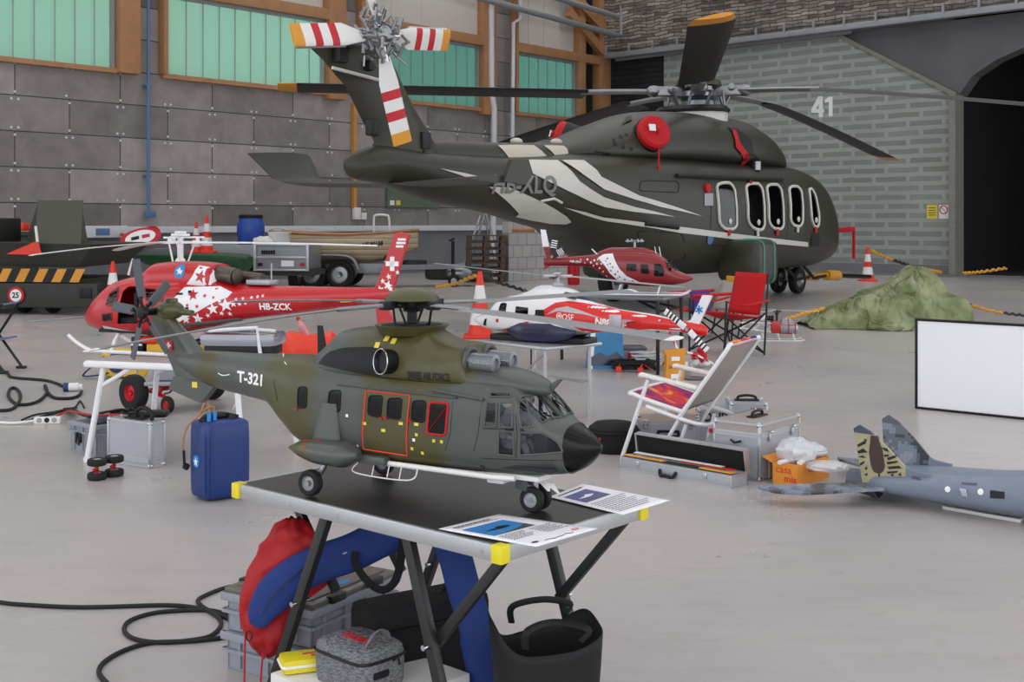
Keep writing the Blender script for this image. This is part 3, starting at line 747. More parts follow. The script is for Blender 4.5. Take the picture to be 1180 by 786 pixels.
# cabin windows with white frames
wins = [[(824, 214), (831, 211), (840, 211), (845, 217), (848, 260), (844, 264), (834, 264), (828, 257)],
        [(858, 215), (863, 212), (873, 212), (877, 217), (880, 260), (877, 265), (868, 264), (861, 256)],
        [(882, 216), (886, 213), (895, 213), (899, 218), (902, 260), (899, 264), (890, 263), (885, 256)],
        [(908, 218), (911, 215), (918, 215), (922, 219), (924, 256), (921, 261), (914, 260), (910, 254)],
        [(931, 219), (934, 217), (938, 224), (943, 250), (942, 261), (938, 262), (934, 252)]]
for k, wn in enumerate(wins):
    pl = rpoly([FU.hit(W, a, b_) for a, b_ in wn], .12)
    p = MB(); FU.decal(p, pl, -1, .014, .14); wo = p.build('cabin_window', 'dark_glass', big, 60, fix=False)
    p = MB(); FU.ring(p, pl, -1, .015, .026); p.build('window_frame', 'stripe_white', wo)
    cx = sum(a for a, b_ in pl) / len(pl); zz = min(b_ for a, b_ in pl)
    p = MB(); q = FU.pt(cx + .05, zz + .12, -1, .02); p.ball(q, (.05, .015, .05), 8, 6); p.build('vent_knob', 'stripe_white', wo); p = MB(); q = FU.pt(cx, zz - .05, -1, .03); p.box(q, (.06, .02, .1)); p.build('window_tag', 'stripe_white' if k % 2 else 'cover_red', wo)
# seams, rails, steps, lights
p = MB()
for pts in ([(778, 203), (840, 206), (900, 208)],):
    P_ = [FU.pt(*FU.hit(W, a, b_), -1, .03) for a, b_ in pts]; p.tube(smooth_path(P_, 6), .03, 6)
p.tube([FU.pt(*FU.hit(W, 742, 257), -1, .02), FU.pt(*FU.hit(W, 780, 262), -1, .02)], .04, 6)
for cl in ([(733, 266), (786, 269), (788, 300), (731, 296)], [(738, 208), (782, 209), (782, 222), (736, 220)], [(814, 204), (902, 209), (906, 280), (816, 283)]):
    FU.ring(p, rpoly([FU.hit(W, a, b_) for a, b_ in cl], .1), -1, .002, .008, 4)
p.build('door_rail', 'olive_black', big)
p = MB(); q = FU.pt(*FU.hit(W, 814, 217), -1, .01); p.lathe([(.07, -.02), (.07, .03), (.02, .04)], q, (0, -1, 0), 18); p.build('red_beacon', 'cover_red', big)
p = MB(); FU.decal(p, [(a, b_) for a, b_ in ell(*FU.hit(W, 818, 275), .08, .09)], -1, .015, .2); p.build('round_port', 'blue_pipe', big, fix=False)
p = MB(); FU.decal_px(p, W, [(811, 223), (821, 223), (821, 237), (811, 237)], -1, .013, .3); p.build('grey_placard', 'grey_pipe', big, fix=False)
p = MB(); FU.decal_px(p, W, [(934, 271), (943, 268), (944, 283), (934, 284)], -1, .013, .2); p.build('nose_vent', 'olive_black', big, fix=False)
# tail fin, swept back
fin = MB()
rows = [(6, 190, 515, 407), (6, 178, 505, 425), (6, 163, 496, 431), (6, 140, 483, 418), (6, 122, 473, 409), (6, 99, 462, 398), (6, 86, 457, 386), (6, 69, 450, 372), (6, 52, 445, 354), (6, 45, 442, 346)]
secs = []
for i, (_, py, le, te) in enumerate(rows):
    a, b_ = W.L(le, py), W.L(te, py); a.y = b_.y = 0; secs.append((a, b_, .42 - .03 * i))
fin.wing(secs, (0, 1, 0), 9); fo = fin.build('tail_fin', 'olive_dark', big, 50)
p = MB()
for a, b_, r in ((396, 61, .1), (428, 75, .06), (430, 147, .09), (489, 162, .1), (488, 178, .05)):
    q = W.L(a, b_, -.16); p = MB(); p.box((q.x, -.12 - .03 * (b_ > 100), q.z), (r * 1.6, .12, r * 2.2), bev=.03); p.build('fin_vent', 'olive_black', fo)
p = MB(); q0, q1 = W.L(383, 78, -.18), W.L(436, 92, -.2); p.tube([q0, q1], .02, 6); p.build('fin_line', 'stripe_white', fo)
# stabilisers with turned-up ends
zs = W.L(500, 211, -.6).z
for sd in (-1, 1):
    p = MB()
    ys = [.1, .9, 1.7, 1.9, 2.05] if sd > 0 else [.1, .8, 1.4, 1.55, 1.66]
    zz = [0, .02, .04, .1, .42]
    secs = [(Vector((-6.45 - .06 * i, sd * y, zs + z)), Vector((-7.35 - .04 * i - (.25 if i == 4 else 0), sd * y, zs + z)), .09) for i, (y, z) in enumerate(zip(ys, zz))]
    p.wing(secs[:3], (0, 0, 1)); (p.wing([secs[2], secs[3], secs[4]], (0, -.5, .86)) if sd > 0 else None); st = p.build('stabiliser', 'olive_dark', big, 50)
    if sd > 0: continue
    p = MB(); yy = 1.42; v = [W.L(a, b_, -yy) for a, b_ in ((579, 209), (588, 184), (607, 183.5), (612, 200), (604, 213))]; p.prism([(q.x, q.z) for q in v], lambda a, b_, t_: Vector((a, -yy + t_, b_)), -.03, .03); p.build('endplate', 'olive_dark', st)
# tail rotor on the starboard side
th = W.L(437, 41, -.62); th.y = -.62
p = MB(); p.cyl(th + Vector((0, .62, 0)), th + Vector((0, -.1, 0)), .11); p.lathe([(.1, -.05), (.14, 0), (.1, .08), (.05, .14)], th, (0, -1, 0), 16)
random.seed(3)
for k in range(90):
    a = random.uniform(0, 2 * PI); r = random.uniform(.05, .3); y = random.uniform(-.18, .16)
    a2 = a + random.uniform(-.5, .5); r2 = min(.42, r + random.uniform(.02, .14))
    p.cyl(th + Vector((r * math.cos(a), y, r * math.sin(a))), th + Vector((r2 * math.cos(a2), y + random.uniform(-.08, .08), r2 * math.sin(a2))), random.uniform(.01, .026), n=6)
p.build('tail_rotor_hub', 'steel', big)
mats = ['white_paint', 'print_red', 'warn_orange', 'chrome']
for tip, tw in (((337, 43), 0), ((517, 44), 0), ((466, 165), 0), ((408, -85), 0)):
    q = W.L(tip[0], tip[1], -.62); d = (q - th); d.y = 0; ln = d.length; d.normalize(); c = Vector((-d.z, 0, d.x))
    p = MB(); prev = .2
    segs = [(.5, 0), (.585, 1), (.69, 0), (.775, 1), (.89, 0), (1.0, 2)]
    for e, mi in segs:
        p.m = mi; ff = [prev] + ([.42] if prev < .42 < e else []) + [e]
        p.wing([(th + d * ln * f + c * (.06 if f < .25 else .1) + Vector((0, -.03, 0)), th + d * ln * f - c * (.06 if f < .25 else .15) + Vector((0, .03, 0)), .04) for f in ff], (0, 1, 0)); prev = e
    p.m = 3; p.tube([th + d * ln * .42 + c * .1, th + d * ln * .97 + c * .1], .022, 6)
    p.cyl(th, th + d * ln * .24, .05)
    p.build('tail_rotor_blade', mats, big)
# main rotor
hub = Vector((0, 0, 3.5))
p = MB(); p.lathe([(.3, 3.15), (.28, 3.35), (.34, 3.42), (.34, 3.5), (.2, 3.58)], (0, 0, 0), n=20)
for k in range(5):
    a = math.radians(-147 + 72 * k); d = Vector((math.cos(a), math.sin(a), 0)); s_ = Vector((-d.y, d.x, 0))
    p.beam(hub + d * .2, hub + d * .75, .2, .16, bev=.03); p.cyl(hub + d * .5 + s_ * .18, hub + d * .62 - s_ * .22 + Vector((0, 0, .06)), .05)
    p.tube([Vector((d.x * .38, d.y * .38, 3.22)) + s_ * .1, hub + d * .5 + s_ * .2], .03, 6); p.tube([Vector((d.x * .5, d.y * .5, 3.2)) - s_ * .2, hub + d * .45 - s_ * .12], .025, 6)
    p.ball(hub + d * .78, (.13, .13, .1), 10, 6)
p.build('main_rotor_hub', 'steel', big)
p = MB(); p.lathe([(.34, 3.54), (.4, 3.6), (.36, 3.7), (.2, 3.78), (.02, 3.8)], (0, 0, 0), n=24); p.build('rotor_head_dome', 'olive_dark', big)
tipz = {-147: 3.63, -75: 2.85, -3: 2.66, 69: 2.98, 138: 3.5}
for az, tz in tipz.items():
    p = MB(); a = math.radians(az)
    p.m = 2; blade(p, hub, a, .7, 2.0, .22, .09, hub.z - .03, [(1, 1)], nseg=3)
    blade(p, hub + Vector((0, 0, -.03)), a, 1.9, 6.9, .56, .055, tz, [(.94, 0), (1.0, 2)], swept=.05, pitch=.16, sag=1.15)
    p.m = 1; d = Vector((math.cos(a), math.sin(a), 0)); c = Vector((-d.y, d.x, 0))
    p.build('main_rotor_blade', ['blade_black', 'blade_grey', 'warn_orange'], big)
# undercarriage
for sd in (-1, 1):
    sx = -.35
    p = MB(); SPN = Body([(-1.05, .5, 1.0, .78, .3, 5, 5), (-1.0, .42, 1.04, .78, .36, 6, 6), (-.7, .38, 1.06, .76, .38, 7, 7), (-.48, .38, 1.06, .76, .38, 7, 7), (-.3, .45, 1.0, .78, .3, 4, 4), (-.1, .65, .85, .78, .05, 2, 2)])
    SPN.mesh(p, 20, 24); p.v = [(v[0], v[1] + sd * 1.3, v[2]) for v in p.v]; so = p.build('sponson', 'olive_dark', big, 50)
    p = MB()
    for x in (-.88, -.55):
        p.tube([Vector((q.x, q.y * 1.01 + sd * 1.3, q.z * 1.005)) for q in [SPN.S(x, 2 * PI * k / 30) for k in range(30)]], .014, 4, True)
    p.build('marker_line', 'teal_line', so)
    p = MB(); wheel(p, (-.75, sd * 1.2, .33), (0, 1, 0), .33, .24); wo = p.build('main_wheel', ['black_rubber', 'steel'], big)
    p = MB(); p.cyl((-.75, sd * 1.3, .33), (-.6, sd * 1.1, .75), .07); p.cyl((-.75, sd * 1.2, .33), (-.75, sd * 1.5, .33), .05); p.build('wheel_strut', 'steel', wo)
for sd in (-1, 1):
    p = MB(); wheel(p, (3.25, sd * .19, .25), (0, 1, 0), .25, .16); p.build('nose_wheel', ['black_rubber', 'steel'], big)
p = MB(); p.cyl((3.25, 0, .25), (3.2, 0, .75), .07); p.cyl((3.25, -.25, .25), (3.25, .25, .25), .04); p.beam((3.2, 0, .5), (3.6, 0, .68), .05, .05); p.build('nose_strut', 'steel', big)
# red flag cover on the nose probe, belly antennas
p = MB(); q = FU.pt(4.3, 1.15, -1, 0); p.beam(q, q + Vector((.3, -.65, .05)), .1, .1, bev=.02); e = q + Vector((.3, -.62, .05)); p.box(e + Vector((0, 0, -.3)), (.03, .05, .55)); p.build('probe_cover', 'cover_red', big)
p = MB()
for x in (2.2, 2.9): p.tube([(x, -.5, .52), (x + .3, -.55, .3), (x + .8, -.55, .33)], .03, 6)
p.build('step_rail', 'olive_black', big)
p = MB(); a = FU.pt(*FU.hit(W, 872, 196), -1, 0); p.cyl(a, a + Vector((0, 0, .14)), .07); p.build('roof_antenna', 'steel', big)
p = MB(); a = FU.hit(W, 621, 230); b_ = FU.hit(W, 645, 232); p.tube([FU.pt(*a, -1, .05), FU.pt((a[0] + b_[0]) / 2, a[1] + .04, -1, .08), FU.pt(*b_, -1, .05)], .018, 6); p.build('tail_handle', 'stripe_white', big)
# ================================================================== camouflage helicopter model on the folding table
GRY, OLV = '4b4f4b', '4a4624'
band_mat('camo_hull', 'X', [(-.82, GRY), (-.775, OLV), (-.735, OLV), (-.69, GRY), (-.53, GRY), (-.475, OLV), (-.315, OLV), (-.255, GRY), (-.125, GRY), (-.09, OLV), (.13, OLV), (.185, GRY), (.5, GRY)], .42, .04, .02, 9, 'LINEAR', -1.2, .6)
band_mat('camo_cowl', 'X', [(-.3, GRY), (-.2, GRY), (-.1, OLV), (.21, OLV), (.25, GRY), (.5, GRY)], .4, .05, .025, 7, 'LINEAR', -.5, .6)
band_mat('camo_fin', 'Z', [(.3, GRY), (.4, GRY), (.45, OLV), (.55, OLV)], .38, .15, .03, 9, 'LINEAR', .1, .7)
band_mat('camo_sponson', 'X', [(-.4, OLV), (-.26, OLV), (-.22, GRY), (-.1, GRY)], .36, .15, .02, 9, 'LINEAR', -.5, .1)
mat('intake_mesh', '85878a', .45, .5)
mat('olive_paint', '45431f', .35, var=.06, coat=.1)
mat('puma_grey', '4d504d', .4, var=.04)
mat('puma_black', '0f1012', .5, spec=.35)
mat('radome', '060607', .3, spec=.28)
mat('rotor_grey', '7d7f82', .4, var=.04)
mat('tail_blade', '4a4c52', .5)
mat('interior_dark', '202225', .8)
mat('pilot_suit', '6d7479', .8)
mat('skin_tone', 'c08a6c', .6)
P = Frame(-30.9, -.258, 3.336, .6)
puma = thing('camouflage_helicopter_model', 'large olive and grey camouflage model helicopter with dome rotor head, standing on the black table', 'model helicopter', P.o, P.deg)
HU = Body([(-.9, .295, .34, .315, .022, 2, 2), (-.82, .26, .35, .305, .036, 2.2, 2.2), (-.757, .243, .352, .298, .044, 2.3, 2.3), (-.6, .224, .354, .29, .06, 2.4, 2.4), (-.514, .214, .357, .28, .074, 2.5, 2.5), (-.437, .157, .36, .262, .092, 2.7, 2.7), (-.37, .117, .361, .248, .105, 3, 3.2),
           (-.28, .1, .36, .24, .111, 3.2, 3.8), (0, .095, .355, .232, .113, 3.4, 4.2), (.2, .096, .352, .228, .113, 3.4, 4.2), (.3, .097, .343, .222, .111, 3.8, 3.8), (.345, .099, .333, .215, .108, 4.4, 3.5), (.385, .1, .304, .208, .102, 5.0, 3.2), (.42, .103, .275, .2, .095, 4.6, 3.0), (.455, .107, .247, .193, .084, 3.4, 2.7), (.49, .114, .234, .186, .068, 2.5, 2.4), (.52, .128, .219, .182, .05, 2.1, 2.1), (.545, .15, .205, .18, .028, 2, 2), (.562, .172, .19, .181, .008, 2, 2)])
hp = lambda pts, r=0.0: (rpoly([HU.hit(P, a, b_) for a, b_ in pts], r) if r else [HU.hit(P, a, b_) for a, b_ in pts])
cock = {'side_pane': hp([(561, 464), (573, 464), (572, 492), (558, 492)], .006), 'door_pane': hp([(576.5, 464), (591.5, 464), (590.6, 493), (575, 492)], .006), 'door_lower_pane': hp([(575, 497), (591.5, 498), (592.6, 525.7), (574, 523.7)], .005),
        'quarter_pane': hp([(598.5, 461), (607, 461), (616, 491), (601, 493)], .005), 'lower_pane': hp([(599.7, 498), (626, 499), (642, 509), (649, 521), (598.7, 524.7)], .006),
        'roof_pane': hp([(565, 452), (588.5, 453), (588.5, 457.5), (565, 457)], .002)}
holes = [(pl, sd) for k, pl in cock.items() for sd in (-1, 1)]
wsh = {sd: rpoly([(.389, sd * .004), (.374, sd * .089), (.439, sd * .081), (.451, sd * .004)], .006) for sd in (-1, 1)}
holes += [(pl, 0) for pl in wsh.values()]
mb = MB(); HU.mesh(mb, 420, 120, x1=.487, holes=holes); mb.build('fuselage', 'camo_hull', puma, 50)
HU.mesh(MB(), 20, 48, x0=.487).build('radome', 'radome', puma, 50)
p = MB(); cc = [HU.S(.486, 2 * PI * k / 48) for k in range(48)]; p.tube(cc, .0025, 4, True); p.build('radome_seam', 'puma_grey', puma)
for k, pl in cock.items():
    for sd in (-1, 1):
        p = MB(); HU.decal(p, pl, sd, .0012, .012); g = p.build(k, 'glass_pane', puma, 60, fix=False)
        p = MB(); HU.ring(p, pl, sd, .0012, .0028, 6); p.build('pane_frame', 'puma_grey', g)
for sd in (-1, 1):
    p = MB(); HU.decal_top(p, wsh[sd], .0012, .01); g = p.build('windshield_pane', 'glass_pane', puma, 60, fix=False)
    p = MB(); HU.ring_top(p, wsh[sd], .0012, .0028); p.build('pane_frame', 'puma_grey', g)
    p = MB(); p.tube([HU.top(.45, sd * .05, .004), HU.top(.41, sd * .03, .005)], .0012, 5); p.build('wiper', 'puma_black', g)
# cockpit inside: floor, bulkhead, seats, panel, two pilots
p = MB(); p.box((.36, 0, .128), (.22, .19, .01)); p.box((.27, 0, .21), (.01, .2, .19)); p.box((.425, 0, .185), (.04, .14, .1), bev=.008)
for sd in (-1, 1): p.box((.325, sd * .052, .16), (.06, .06, .02), bev=.005); p.box((.297, sd * .052, .2), (.014, .06, .09), bev=.005)
p.build('cockpit_interior', 'interior_dark', puma)
for sd in (-1, 1):
    p = MB()
    tor = Body([(0, -.022, .022, 0, .02, 2.2, 2.2), (.02, -.024, .026, 0, .032, 2.4, 2.4), (.07, -.02, .022, 0, .038, 2.6, 2.6), (.085, -.012, .012, 0, .02, 2, 2), (.095, -.009, .009, 0, .011, 2, 2)])
    q = MB(); tor.mesh(q, 16, 20); p.add([(.322 - v[2] * .9, sd * .052 + v[1], .172 + v[0]) for v in q.v], q.f)
    for a in (-1, 1):
        p.tube(smooth_path([(.32, sd * .052 + a * .034, .238), (.338, sd * .052 + a * .04, .205), (.385, sd * .052 + a * .02, .2)], 5), [.0105 - .0004 * i for i in range(11)], 8)
        p.tube(smooth_path([(.325, sd * .052 + a * .014, .175), (.375, sd * .052 + a * .018, .182), (.392, sd * .052 + a * .016, .14)], 5), [.0135 - .0005 * i for i in range(11)], 8)
    pf = p.build('pilot_figure', 'pilot_suit', puma)
    p = MB(); p.ball((.324, sd * .052, .278), (.0135, .0115, .015), 12, 10); p.ball((.337, sd * .052, .277), (.003, .002, .003), 6, 4); p.build('face', 'skin_tone', pf)
    p = MB(); p.ball((.32, sd * .052, .284), (.017, .0165, .0155), 14, 10); p.build('helmet', 'white_paint', pf)
# cabin windows
wins = [[(344, 446), (354, 446), (353, 470), (343, 470)], [(380, 450), (393, 450), (391.5, 475), (377.5, 474)], [(425.5, 456), (441, 456), (438.5, 481), (424, 478)], [(447.5, 459), (463.5, 459), (461, 483.5), (446, 481)], [(475.5, 462), (491, 462), (489, 487), (474, 484)], [(495.5, 463.5), (517, 464.5), (513.5, 502), (492, 499.5)]]
for i, wn in enumerate(wins):
    pl = hp(wn, .011)
    for sd in (-1, 1):
        p = MB(); HU.decal(p, pl, sd, .001, .02); wo = p.build('cabin_window', 'dark_glass', puma, 60, fix=False)
        p = MB(); HU.ring(p, pl, sd, .0012, .0032 if i == 5 else .0022, 6); fo = p.build('window_frame', 'cover_red' if i == 5 else 'puma_black', wo)
        if i == 5: fo['label'] = 'red window frame'
        if i in (0, 1, 2, 3, 4) and sd < 0:
            k = (0, 0, 2, 0, 0)[i]; a = wn[3] if k == 0 else wn[2]
            p = MB(); q = HU.pt(*HU.hit(P, a[0] + (1 if k else -1), a[1] + 1), -1, .003); p.box(q, (.009, .003, .005), rot=Matrix.Rotation(.7, 3, 'Y')); p.build('red_tag', 'cover_red', wo)
        if i == 5 and sd < 0:
            p = MB(); p.tube([HU.pt(*HU.hit(P, 495, 496), -1, .003), HU.pt(*HU.hit(P, 515, 470), -1, .003)], .0022, 6, flat=.4); p.build('red_ribbon', 'cover_red', wo)
# door outline, rails, seams
dr = hp([(422, 450.5), (472.5, 455.5), (469.5, 525), (419, 517.5)], .004)
for sd in (-1, 1):
    p = MB(); HU.ring(p, dr, sd, .0008, .002, 6); p.build('red_door_outline', 'orange_plastic', puma)
    p = MB()
    a = [HU.hit(P, *t) for t in ((390, 443), (460, 451), (527, 459))]; p.tube([HU.pt(x, z, sd, .004) for x, z in a], .003, 6)
    a = [HU.hit(P, *t) for t in ((500, 450), (558, 461))]; p.tube([HU.pt(x, z, sd, .005) for x, z in a], .005, 6)
    p.build('door_rail', 'puma_grey', puma)
p = MB()
for pts in ([(522, 462), (519, 500), (517, 545)], [(556, 462), (551, 500), (552, 550)], [(596, 460), (596, 500), (595, 528)], [(596, 495), (556, 494)], [(555, 528), (655, 530)], [(318, 410), (316, 440), (320, 462)], [(240, 410), (236, 440)], [(474, 458), (471, 530)]):
    HU.line(p, [HU.hit(P, *t) for t in pts], -1, .0004, .0008, 4)
p.build('panel_seam', 'puma_black', puma)
for a, b_, m_ in ((420, 488, 'print_yellow'), (442, 496, 'print_yellow'), (462, 488, 'print_yellow'), (480, 489, 'print_yellow'), (480, 501, 'print_yellow'), (477, 507, 'print_white'), (500, 508, 'print_yellow'), (509, 509, 'print_yellow'), (400, 479, 'print_white'), (412, 514, 'print_white'), (487, 522, 'print_yellow'), (475, 517, 'print_yellow')):
    p = MB(); c = HU.hit(P, a, b_); ww = .014 if m_ == 'print_yellow' and b_ < 500 else .009
    HU.decal(p, [(c[0] - ww / 2, c[1] - .004), (c[0] + ww / 2, c[1] - .004), (c[0] + ww / 2, c[1] + .004), (c[0] - ww / 2, c[1] + .004)], -1, .0012, .02); p.build('placard', m_, puma, fix=False)
p = MB(); HU.text(p, 'T-321', HU.hit(P, 273.5, 433.5), HU.hit(P, 302.5, 438.5), .034, -1, .0015, .035); p.build('serial_lettering', 'print_white', puma, fix=False)
for a, b_, c, d in ((252.5, 430, 266, 431.5), (327, 409, 331, 421)):
    p = MB(); h0, h1 = HU.pt(*HU.hit(P, a, b_), -1, .004), HU.pt(*HU.hit(P, c, d), -1, .004); p.tube(smooth_path([h0, (h0 + h1) / 2 + Vector((0, -.004, -.004)), h1], 5), .0016, 6); p.build('white_handle', 'print_white', puma)
p = MB()
for a, b_, c, d in ((277, 453, 268, 472), (319, 363, 326, 382)):
    q = P.L(a, b_, 0); e = P.L(c, d, 0)
    if b_ > 400: p.tube([q, e], .001, 5)
p.build('whip_antenna', 'print_white', puma)
# engine cowling and exhaust
CW = Body([(-.37, .322, .345, .333, .01, 2, 2), (-.345, .312, .365, .333, .045, 2, 2), (-.3, .305, .395, .335, .078, 2.2, 2), (-.27, .3, .418, .34, .088, 2.3, 2), (-.245, .3, .44, .342, .094, 2.2, 2), (-.12, .3, .457, .345, .103, 2.2, 2.2), (.06, .3, .459, .345, .104, 2.2, 2.2), (.09, .3, .444, .345, .104, 2.3, 2.2), (.13, .3, .43, .345, .104, 2.6, 2.2), (.192, .3, .424, .345, .1, 3.2, 2.2), (.202, .3, .405, .34, .096, 3.0, 2.2),
           (.21, .3, .372, .335, .09, 2.4, 2.2), (.3, .3, .366, .332, .082, 2.3, 2.2), (.36, .3, .353, .326, .066, 2.2, 2.2), (.4, .3, .338, .32, .042, 2, 2), (.418, .308, .326, .316, .01, 2, 2)])
CW.mesh(MB(), 110, 56).build('engine_cowling', 'camo_cowl', puma, 45)
ch = lambda a, b_: CW.hit(P, a, b_)
p = MB(); CW.decal(p, [ch(*t) for t in ((367, 419), (373, 411), (381, 405), (391, 402), (401, 400.5), (420, 400), (439, 400), (439, 434.5), (425, 432), (411.6, 429.7), (398, 427), (385, 424))], -1, .0015, .02); p.build('exhaust_shield', 'puma_black', puma, 60, fix=False)
for sd in (-1, 1):
    cx, cz = ch(449, 417); c = Vector((cx, sd * (CW.y_at(cx, cz) - .003), cz)); ax = Vector((-.35, sd * .93, .08)).normalized()
    p = MB(); p.lathe([(.026, -.02), (.033, .0), (.035, .03), (.032, .031), (.028, .022), (.0, .02)], c, ax, 24); eo = p.build('exhaust_pipe', 'puma_black', puma)
    p = MB(); u, v, d = basis(ax); p.tube([c + ax * .031 + (u * math.cos(t) + v * math.sin(t)) * .034 for t in [k * PI / 14 for k in range(28)]], .0022, 6, True); p.build('exhaust_rim', 'chrome', eo)
p = MB(); CW.text(p, 'SWISS AIR FORCE', ch(469.5, 432), ch(518.5, 435.2), .021, -1, .002, .025); p.build('air_force_lettering', 'print_black', puma, fix=False)
for a, b_ in ((446, 390), (454, 393), (435, 397.5)):
    p = MB(); c = ch(a, b_); CW.decal(p, [(c[0] - .008, c[1] - .008), (c[0] + .008, c[1] - .008), (c[0] + .008, c[1] + .006), (c[0] - .008, c[1] + .006)], -1, .0018, .02); p.build('placard', 'print_yellow', puma, fix=False)
p = MB()
for pts in ([(443, 378), (440, 400), (439, 436)], [(534, 398), (533, 440)], [(440, 435), (490, 440), (533, 445)]): p.tube([CW.pt(*ch(*t), -1, .0004) for t in pts], .001, 4)
p.build('cowling_seam', 'puma_black', puma)
p = MB(); p.lathe([(.085, .44), (.098, .455), (.106, .466), (.1, .467), (.07, .462), (.0, .461)], (-.02, 0, 0), n=32, sy=.95); p.build('mast_collar', 'camo_cowl', puma)
p = MB(); p.lathe([(.0, .4625), (.088, .4632), (.088, .4655), (.0, .4655)], (-.02, 0, 0), n=28, sy=.95)
p.build('mast_well', 'interior_dark', puma)
for sd, (a, b_, c, d) in ((-1, (547, 417, 567, 418.5)), (1, (570, 413.5, 586, 415))):
    q0 = P.L(a, b_, sd * .045); q1 = P.L(c, d, sd * .045)
    zz = P.L(547, 417, -.05).z; q0 = Vector((.196, sd * .046, zz)); q1 = Vector((.278, sd * .046, zz - .002))
    dd = (q1 - q0).normalized(); L_ = (q1 - q0).length
    p = MB(); pr = [(.0, 0)]
    for k in range(12): pr += [(.024, L_ * k / 12), (.022, L_ * (k + .5) / 12)]
    pr += [(.024, L_), (.014, L_ + .002), (.013, L_ - .004), (0, L_ - .004)]
    p.lathe(pr, q0, dd, 22); io = p.build('engine_intake', 'intake_mesh', puma)
    u, v, d_ = basis(dd); p = MB()
    p.tube([q0 + dd * .006 + (u * math.cos(t) + v * math.sin(t)) * .033 for t in [k * 2 * PI / 30 for k in range(30)]], .007, 8, True); p.build('intake_cowl', 'puma_grey', io)
    p = MB()
    for k in range(6):
        t = PI * k / 3; p.tube([q0 + dd * .002 + (u * math.cos(t) + v * math.sin(t)) * .024, q1 + (u * math.cos(t) + v * math.sin(t)) * .024], .0012, 4)
    p.build('intake_rib', 'alu', io)
p = MB(); q = P.L(628, 452, 0); e = P.L(646, 437, 0); p.wing([(q + Vector((.02, 0, 0)), q + Vector((-.02, 0, 0)), .004), (e + Vector((.008, 0, 0)), e + Vector((-.006, 0, 0)), .003)], (0, 1, 0)); p.build('cable_cutter', 'puma_grey', puma)
p = MB(); a = Vector((-.36, .0, .36)); p.wing([(a + Vector((.02, .03, -.01)), a + Vector((-.02, .03, -.01)), .006), (a + Vector((.0, .03, .085)), a + Vector((-.022, .03, .085)), .004)], (0, 1, 0)); p.build('blade_antenna', 'puma_black', puma)
# sponsons, gear
for sd in (-1, 1):
    xr, xf = P.L(328, 518, -.155).x, P.L(415, 526, -.13).x
    zc = P.L(370, 522, -.155).z
    SPB = Body([(xr, zc - .004, zc + .004, zc, .004, 2, 2), (xr + .05, zc - .022, zc + .024, zc, .03, 2.2, 2), (xr + .13, zc - .035, zc + .034, zc, .05, 2.3, 2.2), (xr + .2, zc - .035, zc + .034, zc, .052, 2.3, 2.3), (xf - .03, zc - .028, zc + .026, zc, .044, 2.3, 2.3), (xf, zc - .01, zc + .012, zc, .015, 2, 2)])
    q = MB(); SPB.mesh(q, 30, 28); q.v = [(v[0], v[1] + sd * .135, v[2]) for v in q.v]; so = q.build('sponson', 'camo_sponson', puma, 50)
    p = MB(); p.wing([(Vector((xr + .17, sd * .115, zc)), Vector((xr + .06, sd * .115, zc)), .045), (Vector((xr + .15, sd * .11, zc + .13)), Vector((xr + .09, sd * .11, zc + .13)), .02)], (0, 1, 0), 9); p.build('strut_fairing', 'camo_hull', so)
    p = MB(); p.box((xf + .03, sd * .108, zc - .012), (.09, .03, .024), bev=.008); p.build('front_fairing', 'puma_grey', so)
    if sd < 0:
        p = MB(); t0 = [SPB.S(xr + a, b_) for a, b_ in ((.04, -2.35 + PI * 1.5), (.07, -2.35 + PI * 1.4), (.13, PI * .72), (.11, PI * .6))]
        tri = [Vector((v.x, v.y - .135, v.z + .001)) for v in [SPB.S(xr + .03, 1.35 * PI / 1.6 + .2), SPB.S(xr + .09, PI * .85), SPB.S(xr + .13, PI * .62), SPB.S(xr + .06, PI * .55)]]
        p.tube(tri, .0011, 4, True); p.tube([tri[0], tri[2]], .0009, 4); p.tube([tri[1], tri[3]], .0009, 4); p.build('step_marking', 'orange_plastic', so)
    wc = P.L(358, 547.5, -.165); wc.y = sd * .165; wc.z = .036
    p = MB(); wheel(p, wc, (0, 1, 0), .036, .028, .55); wo = p.build('main_wheel', ['black_rubber', 'grey_pipe'], puma)
    p = MB(); p.cyl(wc + Vector((0, -sd * .02, 0)), Vector((wc.x + .04, sd * .13, zc - .01)), .008); p.cyl(wc - Vector((0, .018, 0)), wc + Vector((0, .018, 0)), .008); p.build('gear_leg', 'steel', wo)
for k, dy in enumerate((-.02, .02)):
    wc = P.L(613, 576, -.02); p = MB(); wheel(p, (wc.x, dy, .0335), (0, 1, 0), .0335, .022, .55); p.build('nose_wheel', ['black_rubber', 'grey_pipe'], puma)
nx = P.L(613, 576, -.02).x
p = MB(); p.cyl((nx, 0, .0335), (nx - .004, 0, .11), .009); p.cyl((nx, -.028, .0335), (nx, .028, .0335), .006); p.beam((nx, 0, .06), (nx - .03, 0, .11), .008, .008); p.build('nose_strut', 'steel', puma)
for sd in (-1, 1):
    p = MB(); p.box((nx - .024, sd * .03, .082), (.034, .004, .05), bev=.0015, rot=Matrix.Rotation(.15, 3, 'Y')); p.build('gear_door', 'puma_grey', puma)
